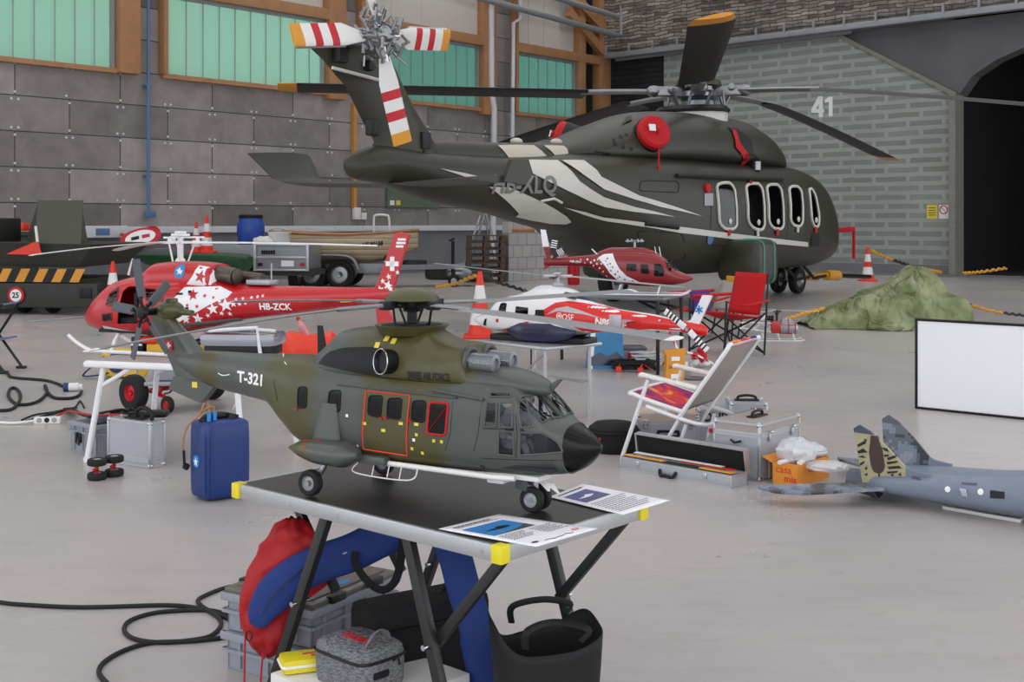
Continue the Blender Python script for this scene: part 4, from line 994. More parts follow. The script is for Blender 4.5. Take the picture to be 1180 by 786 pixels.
# white float tube, step and belly fittings
for sd in (-1, 1):
    a = P.L(410, 531, -.1); p = MB()
    p.tube([(a.x, sd * .1, .1), (.3, sd * .1, .098), (.36, sd * .085, .098)], .0075, 10); fo = p.build('float_tube', 'white_paint', puma)
    p = MB(); p.tube(smooth_path([(a.x + .02, sd * .115, .096), (a.x + .025, sd * .135, .072), (a.x + .2, sd * .135, .07), (a.x + .215, sd * .112, .096)], 6), .002, 6)
    for x in (.07, .12, .16): p.tube([(a.x + x, sd * .108, .098), (a.x + x + .012, sd * .135, .071)], .0016, 5)
    p.build('step_frame', 'white_paint', fo)
p = MB(); p.box((.335, 0, .098), (.17, .14, .014), bev=.005); p.box((.29, -.045, .087), (.05, .05, .026), bev=.006); p.build('belly_fairing', 'white_paint', puma)
for a in ((632, 556, 644, 569), (628, 557, 632, 566)):
    p = MB(); q, e = P.L(a[0], a[1], -.01), P.L(a[2], a[3], -.02); p.wing([(q + Vector((.016, 0, 0)), q - Vector((.016, 0, 0)), .006), (e + Vector((.004, 0, 0)), e - Vector((.004, 0, 0)), .004)], (0, 1, 0)); p.build('belly_cutter', 'white_paint', puma)
# fin and gearbox
rows = [(354, 196, 172), (368, 202, 174), (378, 211, 179), (387, 220, 183), (399, 229, 188), (410, 240, 193), (425, 247, 199), (436, 250, 203)]
p = MB(); secs = []
for i, (py, le, te) in enumerate(rows):
    a, b_ = P.L(le, py), P.L(te, py); a.y = b_.y = 0; secs.append((a, b_, .03 + .003 * i))
p.wing(secs, (0, 1, 0), 9); fo = p.build('tail_fin', 'camo_fin', puma, 50)
p = MB(); v = [P.L(*t) for t in ((203, 433), (197.5, 448), (234, 464), (249, 446), (252, 432))]
p.prism([(q.x, q.z) for q in v], lambda a, b_, t: Vector((a, t, b_)), -.012, .012); vo = p.build('ventral_fin', 'puma_grey', puma)
p = MB(); q = P.L(224, 443.5, -.014); p.box((q.x, -.0125, q.z), (.022, .002, .018)); p.build('placard', 'print_yellow', vo)
p = MB(); p.tube(smooth_path([P.L(198, 448), P.L(196, 452), P.L(189, 454)], 4), .003, 6); p.build('tail_skid', 'puma_black', vo)
p = MB(); q = P.L(198, 357); p.ball((q.x, -.005, q.z), (.055, .03, .03), 18, 12); p.cyl((q.x + .02, -.005, q.z - .003), (q.x + .1, -.01, q.z - .006), .012, .009); p.box((q.x + .01, -.01, q.z + .028), (.03, .03, .02), bev=.006); p.build('tail_gearbox', 'olive_paint', puma)
p = MB(); q = P.L(195, 398, -.016); sq = .03
p.box((q.x, -.0175, q.z), (sq, .003, sq)); so = p.build('flag_patch', 'print_red', fo)
p = MB(); p.box((q.x, -.0195, q.z), (sq * .66, .002, sq * .2)); p.box((q.x, -.0195, q.z), (sq * .2, .002, sq * .66)); p.build('white_cross', 'print_white', so)
p = MB(); z0 = P.L(206, 377, 0).z; p.wing([(Vector((-.92, .01, z0)), Vector((-1.0, .01, z0)), .012), (Vector((-.94, .31, z0)), Vector((-1.0, .31, z0)), .01)], (0, 0, 1)); p.build('stabiliser', 'olive_black', puma)
# tail rotor
ty = -.06; th = P.L(164.5, 360, ty); th.y = ty
p = MB(); p.cyl(th + Vector((0, .06, 0)), th + Vector((0, -.012, 0)), .012); p.lathe([(.012, -.008), (.024, 0), (.018, .012), (.006, .016)], th, (0, -1, 0), 14)
for tip in ((155.6, 299), (193, 325.6), (129, 353), (152, 413.7), (192, 405.7)):
    q = P.L(*tip, ty); d = (q - th); d.y = 0; ln = d.length; d.normalize(); c = Vector((-d.z, 0, d.x)); p.cyl(th, th + d * .05, .005, n=8); p.cyl(th + d * .03 + c * .008, th + d * .032 - c * .012 + Vector((0, -.012, 0)), .003, n=6)
p.build('tail_rotor_hub', 'puma_black', puma)
for tip in ((155.6, 299), (193, 325.6), (129, 353), (152, 413.7), (192, 405.7)):
    q = P.L(*tip, ty); d = (q - th); d.y = 0; ln = d.length; d.normalize(); c = Vector((-d.z, 0, d.x))
    p = MB(); p.wing([(th + d * ln * f + c * w_, th + d * ln * f - c * w_ * 1.1 + Vector((0, .006, 0)), .004) for f, w_ in ((.25, .008), (.36, .0145), (.7, .0145), (1, .0145))], (0, 1, 0)); p.build('tail_rotor_blade', 'tail_blade', puma)
# main rotor
mx0 = -.02; hz = .522
p = MB(); p.lathe([(.0, .43), (.014, .43), (.014, .5), (.024, .502), (.026, .512), (.03, .517), (.03, .528), (.0, .53)], (mx0, 0, 0), n=18)
for k in range(4):
    a = math.radians(-15 + 90 * k); d = Vector((math.cos(a), math.sin(a), 0)); s_ = Vector((-d.y, d.x, 0)); h = Vector((mx0, 0, hz))
    p.beam(h, h + d * .085, .02, .018, bev=.003); p.box(h + d * .09, (.03, .03, .024), rz=a, bev=.004)
    p.cyl(h + d * .03 + s_ * .03 + Vector((0, 0, -.085)), h + d * .06 + s_ * .02 + Vector((0, 0, -.005)), .0035, n=8); p.ball(h + d * .06 + s_ * .02, .007, 8, 6); p.ball(h + d * .03 + s_ * .03 + Vector((0, 0, -.085)), .008, 8, 6)
p.lathe([(.03, .44), (.045, .447), (.045, .452), (.0, .454)], (mx0, 0, .018), n=20)
p.build('main_rotor_hub', 'puma_black', puma)
p = MB(); p.lathe([(.0, .528), (.07, .53), (.076, .534), (.074, .541), (.061, .554), (.042, .563), (.02, .5675), (.0, .568)], (mx0, 0, 0), n=36); p.build('rotor_head_dome', 'olive_paint', puma)
for k, tz in enumerate((.492, .524, .483, .462)):
    p = MB(); a = math.radians(-15 + 90 * k); blade(p, (mx0, 0, hz), a, .1, .25, .03, .012, hz - .003, [(1, 0)], nseg=3); blade(p, (mx0, 0, hz - .002), a, .22, .93, .052, .0055, tz, [(.97, 0), (1, 1)], pitch=.12, sag=1.3)
    p.build('main_rotor_blade', ['rotor_grey', 'white_paint'], puma)
# ================================================================== the other model aircraft
mat('model_red', 'b80a16', .3, var=.03, coat=.25)
mat('model_deep_red', '820812', .3, var=.03, coat=.3)
mat('model_bright_red', 'd81c18', .3, var=.03, coat=.2)
mat('model_white', 'e9e8ea', .25, var=.02, coat=.5)
mat('model_navy', '171c40', .3, var=.05, coat=.3)
mat('model_silver', 'b4b3b8', .3, .3)
mat('blade_white', 'dcdcdc', .4)
mat('blade_silver', '9b9c9f', .35, .3)
mat('exhaust_metal', '5a5148', .35, .7)
mat('fighter_grey', '767f90', .45, var=.05, coat=.1)
mat('fighter_dark', '4d535e', .45)
def heli_decals(B, F, side, off, cell):
    def poly(mb, pts, r=0.0): return B.decal_px(mb, F, pts, side, off, cell, r)
    def st(mb, px, py, r, rot=0.0):
        c = B.hit(F, px, py, side); s_ = F.o.y + .0
        B.decal(mb, star(c[0], c[1], r, rot), side, off, None)
    return poly, st
# ---------------------------------------------------------------- red one with white stars, on the white trestle table
S = Frame(158, -1.965, 7.2, .57)
asx = thing('red_helicopter_model', 'large red model helicopter with white stars and tail cross on the white trestle table', 'model helicopter', S.o, S.deg)
HB = Body([(-1.42, .335, .415, .38, .015, 2, 2), (-1.15, .303, .413, .36, .05, 2.2, 2.2), (-.744, .25, .412, .33, .08, 2.3, 2.2), (-.45, .21, .412, .31, .115, 2.4, 2.3), (-.379, .195, .425, .3, .135, 2.4, 2.4), (-.25, .165, .45, .29, .165, 2.5, 2.6), (-.05, .13, .462, .27, .188, 2.7, 2.9), (.2, .104, .458, .26, .192, 2.8, 3), (.3, .104, .448, .26, .19, 2.7, 3), (.428, .107, .418, .25, .178, 2.5, 2.8), (.54, .118, .345, .235, .15, 2.2, 2.5), (.63, .14, .25, .2, .095, 2, 2.2), (.668, .175, .21, .19, .03, 2, 2)])
DH = Body([(-.3, .38, .44, .41, .08, 3, 2), (-.285, .36, .53, .42, .125, 3.2, 2), (-.06, .36, .545, .42, .14, 3.4, 2), (.14, .36, .532, .42, .13, 2.8, 2), (.2, .36, .5, .42, .11, 2.4, 2), (.27, .36, .462, .42, .07, 2.2, 2), (.32, .38, .445, .42, .02, 2, 2)])
win = {'windscreen_side': [(122, 352), (126, 339), (137.5, 330), (136, 344), (130, 352)], 'door_opening': [(135, 374), (138.5, 346), (141, 336), (148.7, 329.5), (163, 330), (163, 342), (159, 374)], 'lower_pane': [(117.8, 362), (129, 360.5), (129, 370), (119, 371)], 'rear_pane': [(167, 332), (189, 334), (188, 347), (169, 347)]}
wp = {k: rpoly([HB.hit(S, a, b_, 1) for a, b_ in v], .012) for k, v in win.items()}
HB.mesh(MB(), 300, 80, holes=[(pl, 1) for pl in wp.values()]).build('fuselage', 'model_red', asx, 50)
DH.mesh(MB(), 50, 40).build('engine_cowling', 'model_red', asx, 45)
for k, pl in wp.items():
    for sd in (1, -1):
        if k == 'door_opening': p = MB(); HB.ring(p, pl, sd, .0005, .005); p.build('door_frame', 'model_red', asx); continue
        p = MB(); HB.decal(p, pl, sd, .0015, .02); g = p.build(k, 'glass_pane' if sd > 0 else 'dark_glass', asx, 60, fix=False)
        p = MB(); HB.ring(p, pl, sd, .0015, .0045); p.build('pane_frame', 'model_deep_red', g)
p = MB(); p.box((.2, 0, .13), (.55, .3, .02)); p.box((.02, 0, .26), (.02, .32, .28)); p.box((.5, 0, .19), (.08, .2, .1), bev=.01)
for sd in (-1, 1): p.box((.28, sd * .08, .18), (.11, .11, .06), bev=.015); p.box((.22, sd * .08, .27), (.03, .11, .18), bev=.012)
p.build('cabin_interior', 'interior_dark', asx)
poly, st = heli_decals(HB, S, 1, .0016, .03); polyd, std = heli_decals(DH, S, 1, .0016, .03)
p = MB(); polyd(p, [(230, 306), (242, 308), (249, 318), (251, 331), (214, 333), (222, 318)]); poly(p, [(213, 331), (254, 330), (268, 337), (262, 343), (250, 347), (240, 352), (228, 359), (205, 372), (203, 368), (196, 360), (195, 350), (204, 340)])
poly(p, [(118, 375), (150, 381), (174, 383), (174, 386.5), (150, 384.5), (120, 379)])
p.build('white_livery', 'model_white', asx, 60, fix=False)
p = MB()
HBw = HB
def star_on(B, mb, px, py, r, off=.0018): c = B.hit(S, px, py, 1); B.decal(mb, star(c[0], c[1], r, random.uniform(-.3, .3)), 1, off, .03)
for px, py, r in ((260, 351.5, .042), (245, 356, .036), (228, 367, .034), (214, 368, .028), (269, 350, .022), (276, 350, .016), (283, 349, .014), (255.5, 361, .015), (265, 361.5, .015), (239.5, 363.5, .015), (253, 347, .014), (290, 343, .012), (297, 342, .012), (303, 341, .012), (280, 344, .012), (272, 345, .012)): star_on(HB, p, px, py, r)
p.build('white_star', 'model_white', asx, 60, fix=False)
p = MB(); star_on(DH, p, 231, 319, .04, .003); p.build('red_star', 'model_red', asx, 60, fix=False); p = MB(); star_on(HB, p, 222.5, 340, .036, .003); star_on(HB, p, 236, 341, .014, .003); star_on(HB, p, 205, 355, .028, .003); star_on(HB, p, 246, 343, .011, .003); star_on(HB, p, 216, 352, .014, .003); star_on(HB, p, 227, 353, .014, .003)
p.build('red_star', 'model_red', asx, 60, fix=False)
for a, b_, c, d in ((203, 337.5, 211, 340), (213.5, 354, 217.5, 358.5), (217, 335, 221, 338)):
    p = MB(); poly(p, [(a, b_), (c, b_), (c, d), (a, d)]) if False else HB.decal(p, [HB.hit(S, a, b_, 1), HB.hit(S, c, b_, 1), HB.hit(S, c, d, 1), HB.hit(S, a, d, 1)], 1, .003, .03); p.build('vent', 'puma_black', asx, fix=False)
p = MB(); c = DH.hit(S, 207, 313, 1); DH.decal(p, ell(c[0], c[1], .036, .04), 1, .002, .02); eo = p.build('round_emblem', 'print_blue', asx, fix=False)
p = MB(); DH.decal(p, star(c[0], c[1], .024, 0, .35), 1, .003, .02); p.build('emblem_star', 'print_white', eo, fix=False)
p = MB(); HB.text(p, 'HB-ZCK', HB.hit(S, 299, 353, 1), HB.hit(S, 336, 353.5, 1), .038, 1, .002, .03); p.build('registration_lettering', 'print_white', asx, fix=False)
p = MB(); poly(p, [(392, 345.5), (405, 345), (405, 348), (392, 348.5)]); p.build('yellow_placard', 'print_yellow', asx, fix=False)
p = MB(); p.cyl((-.26, .02, .475), (-.43, .05, .46), .052, .05, 20); p.cyl((-.43, .05, .46), (-.435, .05, .46), .045, .04, 20); p.cyl((-.36, -.07, .455), (-.52, -.08, .44), .036, n=16); p.build('exhaust_pipe', 'exhaust_metal', asx)
p = MB(); a = S.L(289, 332, 0); b_ = S.L(316, 332, 0); p.box(((a.x + b_.x) / 2, 0, .43), (abs(a.x - b_.x), .1, .03), bev=.006); p.tube([(b_.x, .03, .43), (b_.x, .03, .54)], .005, 6); p.build('fuel_drain_box', 'steel', asx)
def prism_xz(F, pts, th, y=0.0): 
    v = [F.L(a, b_, y) for a, b_ in pts]; m_ = MB(); m_.prism([(q.x, q.z) for q in v], lambda a, b_, t: Vector((a, y + t, b_)), -th, th); return m_
fo = prism_xz(S, [(432, 332), (436, 326), (456, 269), (461, 267), (472.5, 270), (456, 326), (447, 347), (430, 347)], .012).build('tail_fin', 'model_red', asx)
vo = prism_xz(S, [(436, 346), (447, 346), (453, 371), (452, 374), (436, 374), (434, 354)], .011).build('ventral_fin', 'model_red', asx)
p = MB(); c = S.L(452, 304, .013)
for w_, h_ in ((.078, .026), (.026, .078)): p.box((c.x, .0135, c.z), (w_, .003, h_))
p.build('white_cross', 'print_white', fo)
p = MB()
for px, py, r in ((448, 319, .018), (441, 324, .016), (458, 314, .014), (447, 329, .03), (438, 334, .026), (432, 340, .02), (444, 340, .034), (450, 333, .018)):
    c = S.L(px, py, .013); p.prism(star(c.x, c.z, r, random.uniform(-.3, .3)), lambda a, b_, t: Vector((a, t, b_)), .012, .0145)
p.build('fin_stars', 'print_white', fo)
p = MB()
for px, py, w_ in ((463, 276, .05), (462, 280, .055), (460.5, 284, .045)): c = S.L(px, py, .013); p.box((c.x, .013, c.z), (w_, .003, .012))
p.build('fin_lettering', 'print_white', fo)
p = MB(); p.wing([(Vector((-1.0, .03, .35)), Vector((-1.13, .03, .35)), .014), (Vector((-1.0, .3, .35)), Vector((-1.13, .3, .35)), .012)], (0, 0, 1)); p.wing([(Vector((-1.0, -.03, .35)), Vector((-1.13, -.03, .35)), .014), (Vector((-1.0, -.3, .35)), Vector((-1.13, -.3, .35)), .012)], (0, 0, 1)); p.build('stabiliser', 'model_red', asx)
for sd in (1, -1):
    p = MB(); p.tube(smooth_path([(.66, sd * .2, .1), (.6, sd * .2, .06), (.5, sd * .2, .018), (.4, sd * .2, .013), (-.42, sd * .2, .013)], 5), .011, 8)
    for x in (.34, -.12): p.tube(smooth_path([(x, sd * .08, .12), (x, sd * .15, .1), (x, sd * .2, .015)], 4), .011, 8)
    p.build('landing_skid', 'white_metal', asx)
p = MB(); a = S.L(148, 317, 0); p.tube([a, a + Vector((-.03, 0, .1))], [.008, .003], 6); p.build('roof_antenna', 'white_metal', asx)
p = MB(); a = HB.pt(.64, .2, 1, 0); p.tube([a, a + Vector((.22, .22, -.02))], .005, 6); p.build('nose_probe', 'steel', asx)
hz = .655
p = MB(); p.cyl((0, 0, .53), (0, 0, .68), .018); p.lathe([(.05, .53), (.03, .545), (.025, .56)], (0, 0, 0))
for k in range(3):
    a = math.radians(-151 + 120 * k); d = Vector((math.cos(a), math.sin(a), 0)); s_ = Vector((-d.y, d.x, 0)); h = Vector((0, 0, hz))
    p.beam(h, h + d * .16, .03, .014, bev=.003); p.beam(h + Vector((0, 0, .03)), h + d * .14 + Vector((0, 0, .03)), .024, .01); p.cyl(h + d * .1 + Vector((0, 0, -.005)), h + d * .1 + Vector((0, 0, .035)), .012); p.tube([d * .04 + s_ * .03 + Vector((0, 0, .54)), h + d * .08 + s_ * .04], .006, 6)
p.box((0, 0, hz + .045), (.12, .02, .014)); p.box((0, 0, hz + .06), (.05, .05, .012))
p.build('main_rotor_hub', 'white_metal', asx)
for az, tz in ((-151, .633), (-31, .585), (89, .61)):
    p = MB(); blade(p, (0, 0, hz), math.radians(az), .15, 1.16, .062, .007, tz, [(1, 0)], pitch=.12); p.build('main_rotor_blade', 'blade_white', asx)
p = MB(); th = Vector((-1.4, -.05, .39)); p.cyl(th + Vector((0, .05, 0)), th, .012); p.build('tail_rotor_hub', 'steel', asx)
for sd in (1, -1):
    p = MB(); d = Vector((.3, 0, sd * .95)).normalized(); c = Vector((-d.z, 0, d.x)); p.wing([(th + d * f * .18 + c * .014, th + d * f * .18 - c * .014, .005) for f in (.15, 1)], (0, 1, 0)); p.build('tail_rotor_blade', 'blade_white', asx)

# ---------------------------------------------------------------- white nosed one with red tail on the aluminium table
N = Frame(148, .316, 8.35, .52)
n88 = thing('white_helicopter_model', 'white model helicopter with red tail boom and dark blue belly on the aluminium table', 'model helicopter', N.o, N.deg)
HN = Body([(-1.05, .11, .165, .14, .014, 2, 2), (-.95, .115, .178, .148, .032, 2, 2), (-.74, .112, .218, .165, .05, 2.2, 2.2), (-.512, .1, .24, .17, .07, 2.3, 2.3), (-.382, .088, .26, .17, .095, 2.4, 2.4), (-.25, .072, .3, .17, .12, 2.5, 2.5), (-.1, .05, .332, .17, .136, 2.6, 2.7), (.1, .045, .335, .17, .14, 2.7, 2.8), (.34, .05, .312, .17, .135, 2.6, 2.8), (.459, .057, .275, .165, .12, 2.3, 2.6), (.543, .068, .2, .14, .095, 2.1, 2.3), (.614, .08, .168, .128, .065, 2, 2.1), (.69, .118, .14, .13, .012, 2, 2)])
CN = Body([(-.36, .24, .264, .25, .02, 2, 2), (-.2, .23, .33, .27, .07, 2.2, 2), (-.1, .22, .37, .28, .095, 2.3, 2), (.05, .22, .392, .28, .095, 2.4, 2), (.13, .22, .389, .28, .088, 2.3, 2), (.22, .22, .35, .28, .075, 2.2, 2), (.33, .25, .312, .28, .03, 2, 2)])
HN.mesh(MB(), 150, 120).build('fuselage', 'model_white', n88, 50)
CN.mesh(MB(), 50, 36, x0=-.17).build('engine_cowling', 'model_white', n88, 50)
CN.mesh(MB(), 20, 36, x1=-.17).build('exhaust_fairing', 'model_navy', n88, 50)
p = MB(); p.cyl((-.1, .07, .33), (-.19, .09, .325), .022, .02); p.build('exhaust_pipe', 'exhaust_metal', n88)
def dn(name, m_, pts, off=.0022, r=0.0):
    p = MB()
    for pp in pts: HN.decal_px(p, N, pp, 1, off, .025, r)
    return p.build(name, m_, n88, 60, fix=False)
dn('red_livery', 'model_bright_red', [[(613, 364), (628, 356), (640, 349), (655, 347), (672, 349), (690, 352), (715, 357.5), (756, 364.5), (800, 374.5), (800, 382), (750, 379), (692, 382.5), (680, 384), (668, 380), (655, 374), (640, 369)], [(577, 380), (592, 376), (606, 370.5), (611, 370.5), (600, 377), (586, 381)]])
dn('silver_stripe', 'model_silver', [[(629, 363), (641, 355.5), (654, 353), (668, 357.5), (692, 366.5), (672, 362), (655, 357), (643, 358.5)], [(628, 368), (642, 369.5), (655, 374.5), (668, 381), (675, 384), (668, 385), (655, 379), (640, 373)]], .0034)
dn('navy_belly_stripe', 'model_navy', [[(600, 378), (618, 373), (634, 373), (650, 380), (662, 386), (630, 389), (606, 386)]], .0028)
wo = dn('cockpit_window', 'dark_glass', [[(574.5, 358), (577, 350), (580, 349), (584.5, 349.7), (583, 359.5)]], .002, .01)
dn('cabin_window', 'dark_glass', [[(594.6, 353), (609, 354.7), (608.3, 363), (593.6, 361.7)]], .002, .008)
dn('chin_window', 'dark_glass', [[(557, 374.6), (559, 367.6), (561.3, 367), (560.7, 375.3)]], .002, .006)
dn('air_intake', 'black_plastic', [[(617, 357), (627, 357), (627.5, 365), (617, 365)]], .004, .01)
dn('round_red_badge', 'print_red', [[(571.5, 368), (573, 367), (574.6, 367.4), (574.6, 371), (573, 371.7), (571.5, 371)]], .002, .01)
p = MB(); HN.text(p, 'OSF', HN.hit(N, 648, 365, 1), HN.hit(N, 661, 366, 1), .04, 1, .003, .0); c = HN.hit(N, 644.5, 364, 1); HN.ring(p, ell(c[0], c[1], .018, .02), 1, .003, .003, 4); HN.decal(p, star(c[0], c[1], .015), 1, .003, .02); p.build('operator_lettering', 'print_white', n88, fix=False)
p = MB(); HN.text(p, 'N880', HN.hit(N, 686, 370, 1), HN.hit(N, 709, 373.5, 1), .05, 1, .003, .04); HN.text(p, 'F', HN.hit(N, 717, 374.5, 1), HN.hit(N, 722, 375, 1), .05, 1, .003, .04); p.build('registration_lettering', 'print_white', n88, fix=False)
SN = Body([(-.2, .06, .08, .07, .01, 2, 2), (-.12, .02, .1, .065, .03, 2.3, 2.3), (.05, .002, .125, .065, .045, 2.4, 2.4), (.2, .004, .125, .065, .042, 2.4, 2.4), (.3, .03, .1, .065, .02, 2, 2), (.34, .055, .075, .065, .005, 2, 2)])
for sd in (1, -1):
    q = MB(); SN.mesh(q, 30, 24); q.v = [(v[0], v[1] + sd * .112, v[2] * 1.15) for v in q.v]; so = q.build('landing_sponson', 'model_navy', n88, 50)
p = MB(); p.box((.12, 0, .02), (.75, .2, .04), bev=.006); p.build('foam_cradle', 'black_plastic', n88)
fo = prism_xz(N, [(789, 372), (797, 368), (810, 340), (821, 340.5), (806, 374), (800, 378)], .009).build('tail_fin', 'model_white', n88)
p = MB(); q = N.L(805.5, 357, .01)
for k in range(3): p.box((q.x, .0105, q.z), (.011, .003, .055), rot=Matrix.Rotation(k * PI / 3, 3, 'Y'))
p.build('blue_star_of_life', 'print_blue', fo)
p = MB(); TB = Body([(-1.1, .1, .15, .125, .012, 2, 2), (-1.04, .095, .175, .135, .025, 2, 2), (-.93, .11, .185, .148, .035, 2, 2)]); TB.mesh(p, 12, 20); p.build('tail_gearbox', 'model_bright_red', n88, 50)
p = MB(); q = N.L(713, 371, .2); p.wing([(Vector((q.x + .05, .05, q.z)), Vector((q.x - .05, .05, q.z)), .01), (Vector((q.x + .05, .25, q.z)), Vector((q.x - .04, .25, q.z)), .01)], (0, 0, 1)); p.box((q.x, .25, q.z + .01), (.085, .008, .08), bev=.003); p.build('stabiliser', 'model_silver', n88)
th = N.L(792, 379.5, .045); th.y = .045
p = MB(); p.cyl(th - Vector((0, .045, 0)), th + Vector((0, .012, 0)), .012); p.build('tail_rotor_hub', 'steel', n88)
for tip in ((766.5, 358), (815, 404)):
    q = N.L(*tip, .045); d = q - th; d.y = 0; ln = d.length; d.normalize(); c = Vector((-d.z, 0, d.x)); p = MB(); prev = .1
    for e, mi in ((.4, 0), (.47, 1), (.54, 0), (.61, 1), (.68, 0), (.75, 1), (.82, 0), (.88, 1), (1.0, 0)):
        p.m = mi; p.wing([(th + d * ln * f + c * .02, th + d * ln * f - c * .022, .006) for f in (prev, e)], (0, 1, 0)); prev = e
    p.build('tail_rotor_blade', ['model_white', 'print_black'], n88)
hub = Vector((0, 0, .454))
p = MB(); p.cyl((0, 0, .38), (0, 0, .47), .013); p.lathe([(.04, .385), (.045, .392), (.035, .41), (.016, .415)], (0, 0, 0)); p.box(hub, (.2, .05, .02), rz=math.radians(22), bev=.006); p.box(hub + Vector((0, 0, .018)), (.05, .14, .012), rz=math.radians(22), bev=.003)
p.build('main_rotor_hub', 'model_silver', n88)
p = MB(); d = Vector((math.cos(math.radians(112)), math.sin(math.radians(112)), 0)); p.tube([hub, hub + d * .24 + Vector((0, 0, -.01))], .004, 6); p.tube([hub, hub - d * .2], .004, 6); p.ball(hub + d * .25, (.03, .03, .006)); p.ball(hub - d * .2, (.02, .02, .006)); p.build('stabiliser_bar', 'black_metal', n88)
for az, tz in ((22, .535), (202, .385)):
    p = MB(); blade(p, hub, math.radians(az), .08, .87, .06, .007, tz, [(1, 0)], pitch=.1, sag=1.0); p.build('main_rotor_blade', 'blade_silver', n88)
p = MB()
for px, py in ((603, 337), (677, 336)): q = N.L(px, py, 0); p.tube([q - Vector((0, 0, .03)), q, q + Vector((-.02, 0, .02))], .003, 5)
p.build('roof_antenna', 'steel', n88)

# ---------------------------------------------------------------- small deep red one on the dark table behind
Bf = Frame(-12, 1.16, 11.1, .68)
b4 = thing('dark_red_helicopter_model', 'glossy dark red model helicopter with white star pattern on the dark table behind', 'model helicopter', Bf.o, Bf.deg)
HR = Body([(-.88, .258, .33, .295, .02, 2, 2), (-.76, .256, .335, .296, .032, 2, 2), (-.6, .257, .345, .3, .038, 2.1, 2.1), (-.43, .245, .362, .3, .055, 2.2, 2.2), (-.36, .195, .385, .29, .08, 2.3, 2.3), (-.28, .148, .4, .26, .1, 2.4, 2.5), (-.2, .113, .405, .24, .115, 2.5, 2.6), (0, .08, .4, .22, .126, 2.6, 2.8), (.16, .078, .375, .21, .126, 2.5, 2.8), (.26, .085, .315, .2, .115, 2.3, 2.6), (.336, .095, .235, .17, .095, 2.1, 2.4), (.42, .11, .195, .15, .062, 2, 2.2), (.489, .142, .162, .152, .014, 2, 2)])
CR = Body([(-.37, .34, .39, .365, .04, 2, 2), (-.32, .33, .41, .37, .06, 2.3, 2), (-.24, .32, .43, .37, .075, 2.5, 2), (.02, .32, .432, .37, .078, 2.5, 2), (.1, .32, .412, .36, .066, 2.2, 2), (.19, .33, .375, .35, .03, 2, 2)])
HR.mesh(MB(), 80, 48).build('fuselage', 'model_deep_red', b4, 50); CR.mesh(MB(), 40, 32).build('engine_cowling', 'model_deep_red', b4, 50)
p = MB(); HR.decal_px(p, Bf, [(696, 293), (706, 292), (709, 301), (714, 310), (722, 318), (738, 325.5), (728, 326), (712, 323), (703, 315), (697, 306), (689, 297)], -1, .0014, .03); p.build('white_livery', 'model_white', b4, 60, fix=False)
p = MB()
random.seed(5)
for px, py, r in ((677, 299, .012), (681, 302.5, .014), (685, 300, .013), (688, 304, .014), (684, 306, .012), (691, 309, .014), (695, 313, .012), (674, 303, .009), (669, 299, .008), (689, 299, .012), (699, 318, .011), (693, 304, .012)):
    c = HR.hit(Bf, px, py); HR.decal(p, star(c[0], c[1], r, random.uniform(-.5, .5)), -1, .002, .03)
p.build('white_star', 'model_white', b4, 60, fix=False)
p = MB()
for px, py, r in ((700, 298, .014), (703, 304, .013), (706, 308, .012), (704, 312, .013), (709, 316, .014), (714, 319, .012), (712, 313, .011), (720, 322, .013), (700, 305, .01), (698, 301, .01), (726, 324, .01)):
    c = HR.hit(Bf, px, py); HR.decal(p, star(c[0], c[1], r, random.uniform(-.5, .5)), -1, .0022, .03)
p.build('red_star', 'model_deep_red', b4, 60, fix=False)
for pts in ([(722, 304), (733, 304), (733.5, 312.5), (721.5, 312.5)], [(738, 304.5), (747, 304.5), (748, 316), (738.5, 315)], [(754, 304), (761, 304), (766, 312), (764, 319), (753.5, 318)]):
    p = MB(); HR.decal_px(p, Bf, pts, -1, .002, .03, .012); p.build('side_window', 'dark_glass', b4, 60, fix=False)
for sd in (-1, 1):
    pl = rpoly([HR.hit(Bf, *t) for t in ((766, 301), (773, 299.5), (782, 311), (771, 313))], .01); p = MB(); HR.decal(p, pl, sd, .002, .03); p.build('windscreen', 'dark_glass', b4, 60, fix=False)
p = MB(); HR.text(p, 'HB-ZRV', HR.hit(Bf, 657, 301), HR.hit(Bf, 670, 302), .02, -1, .002, .02); p.build('registration_lettering', 'print_white', b4, fix=False)
p = MB(); c = CR.hit(Bf, 738, 295); CR.decal(p, ell(c[0], c[1], .025, .025), -1, .003, .03); p.build('round_emblem', 'print_blue', b4, fix=False)
fo = prism_xz(Bf, [(626, 312), (632, 308), (641, 303), (640, 296), (633, 284), (626, 284), (630, 297)], .009).build('tail_fin', 'model_deep_red', b4)
prism_xz(Bf, [(633, 284.5), (629, 265), (623, 264.5), (625.5, 284.5)], .009).build('fin_tip', 'model_white', fo)
th = Bf.L(636, 296, -.06); th.y = -.06
p = MB(); p.cyl(th + Vector((0, .06, 0)), th - Vector((0, .01, 0)), .01); p.build('tail_rotor_hub', 'steel', b4)
for tip in ((640, 273), (651, 287)):
    q = Bf.L(*tip, -.06); d = q - th; d.y = 0; ln = d.length; d.normalize(); c = Vector((-d.z, 0, d.x)); p = MB(); prev = .15
    for e, mi in ((.45, 0), (.5, 1), (.56, 0), (.61, 1), (.67, 0), (.72, 1), (.78, 0), (.83, 1), (1.0, 0)):
        p.m = mi; p.wing([(th + d * ln * f + c * .028, th + d * ln * f - c * .028, .006) for f in (prev, e)], (0, 1, 0)); prev = e
    p.build('tail_rotor_blade', ['print_black', 'model_white'], b4)
p = MB(); p.cyl((-.04, 0, .42), (-.04, 0, .5), .012)
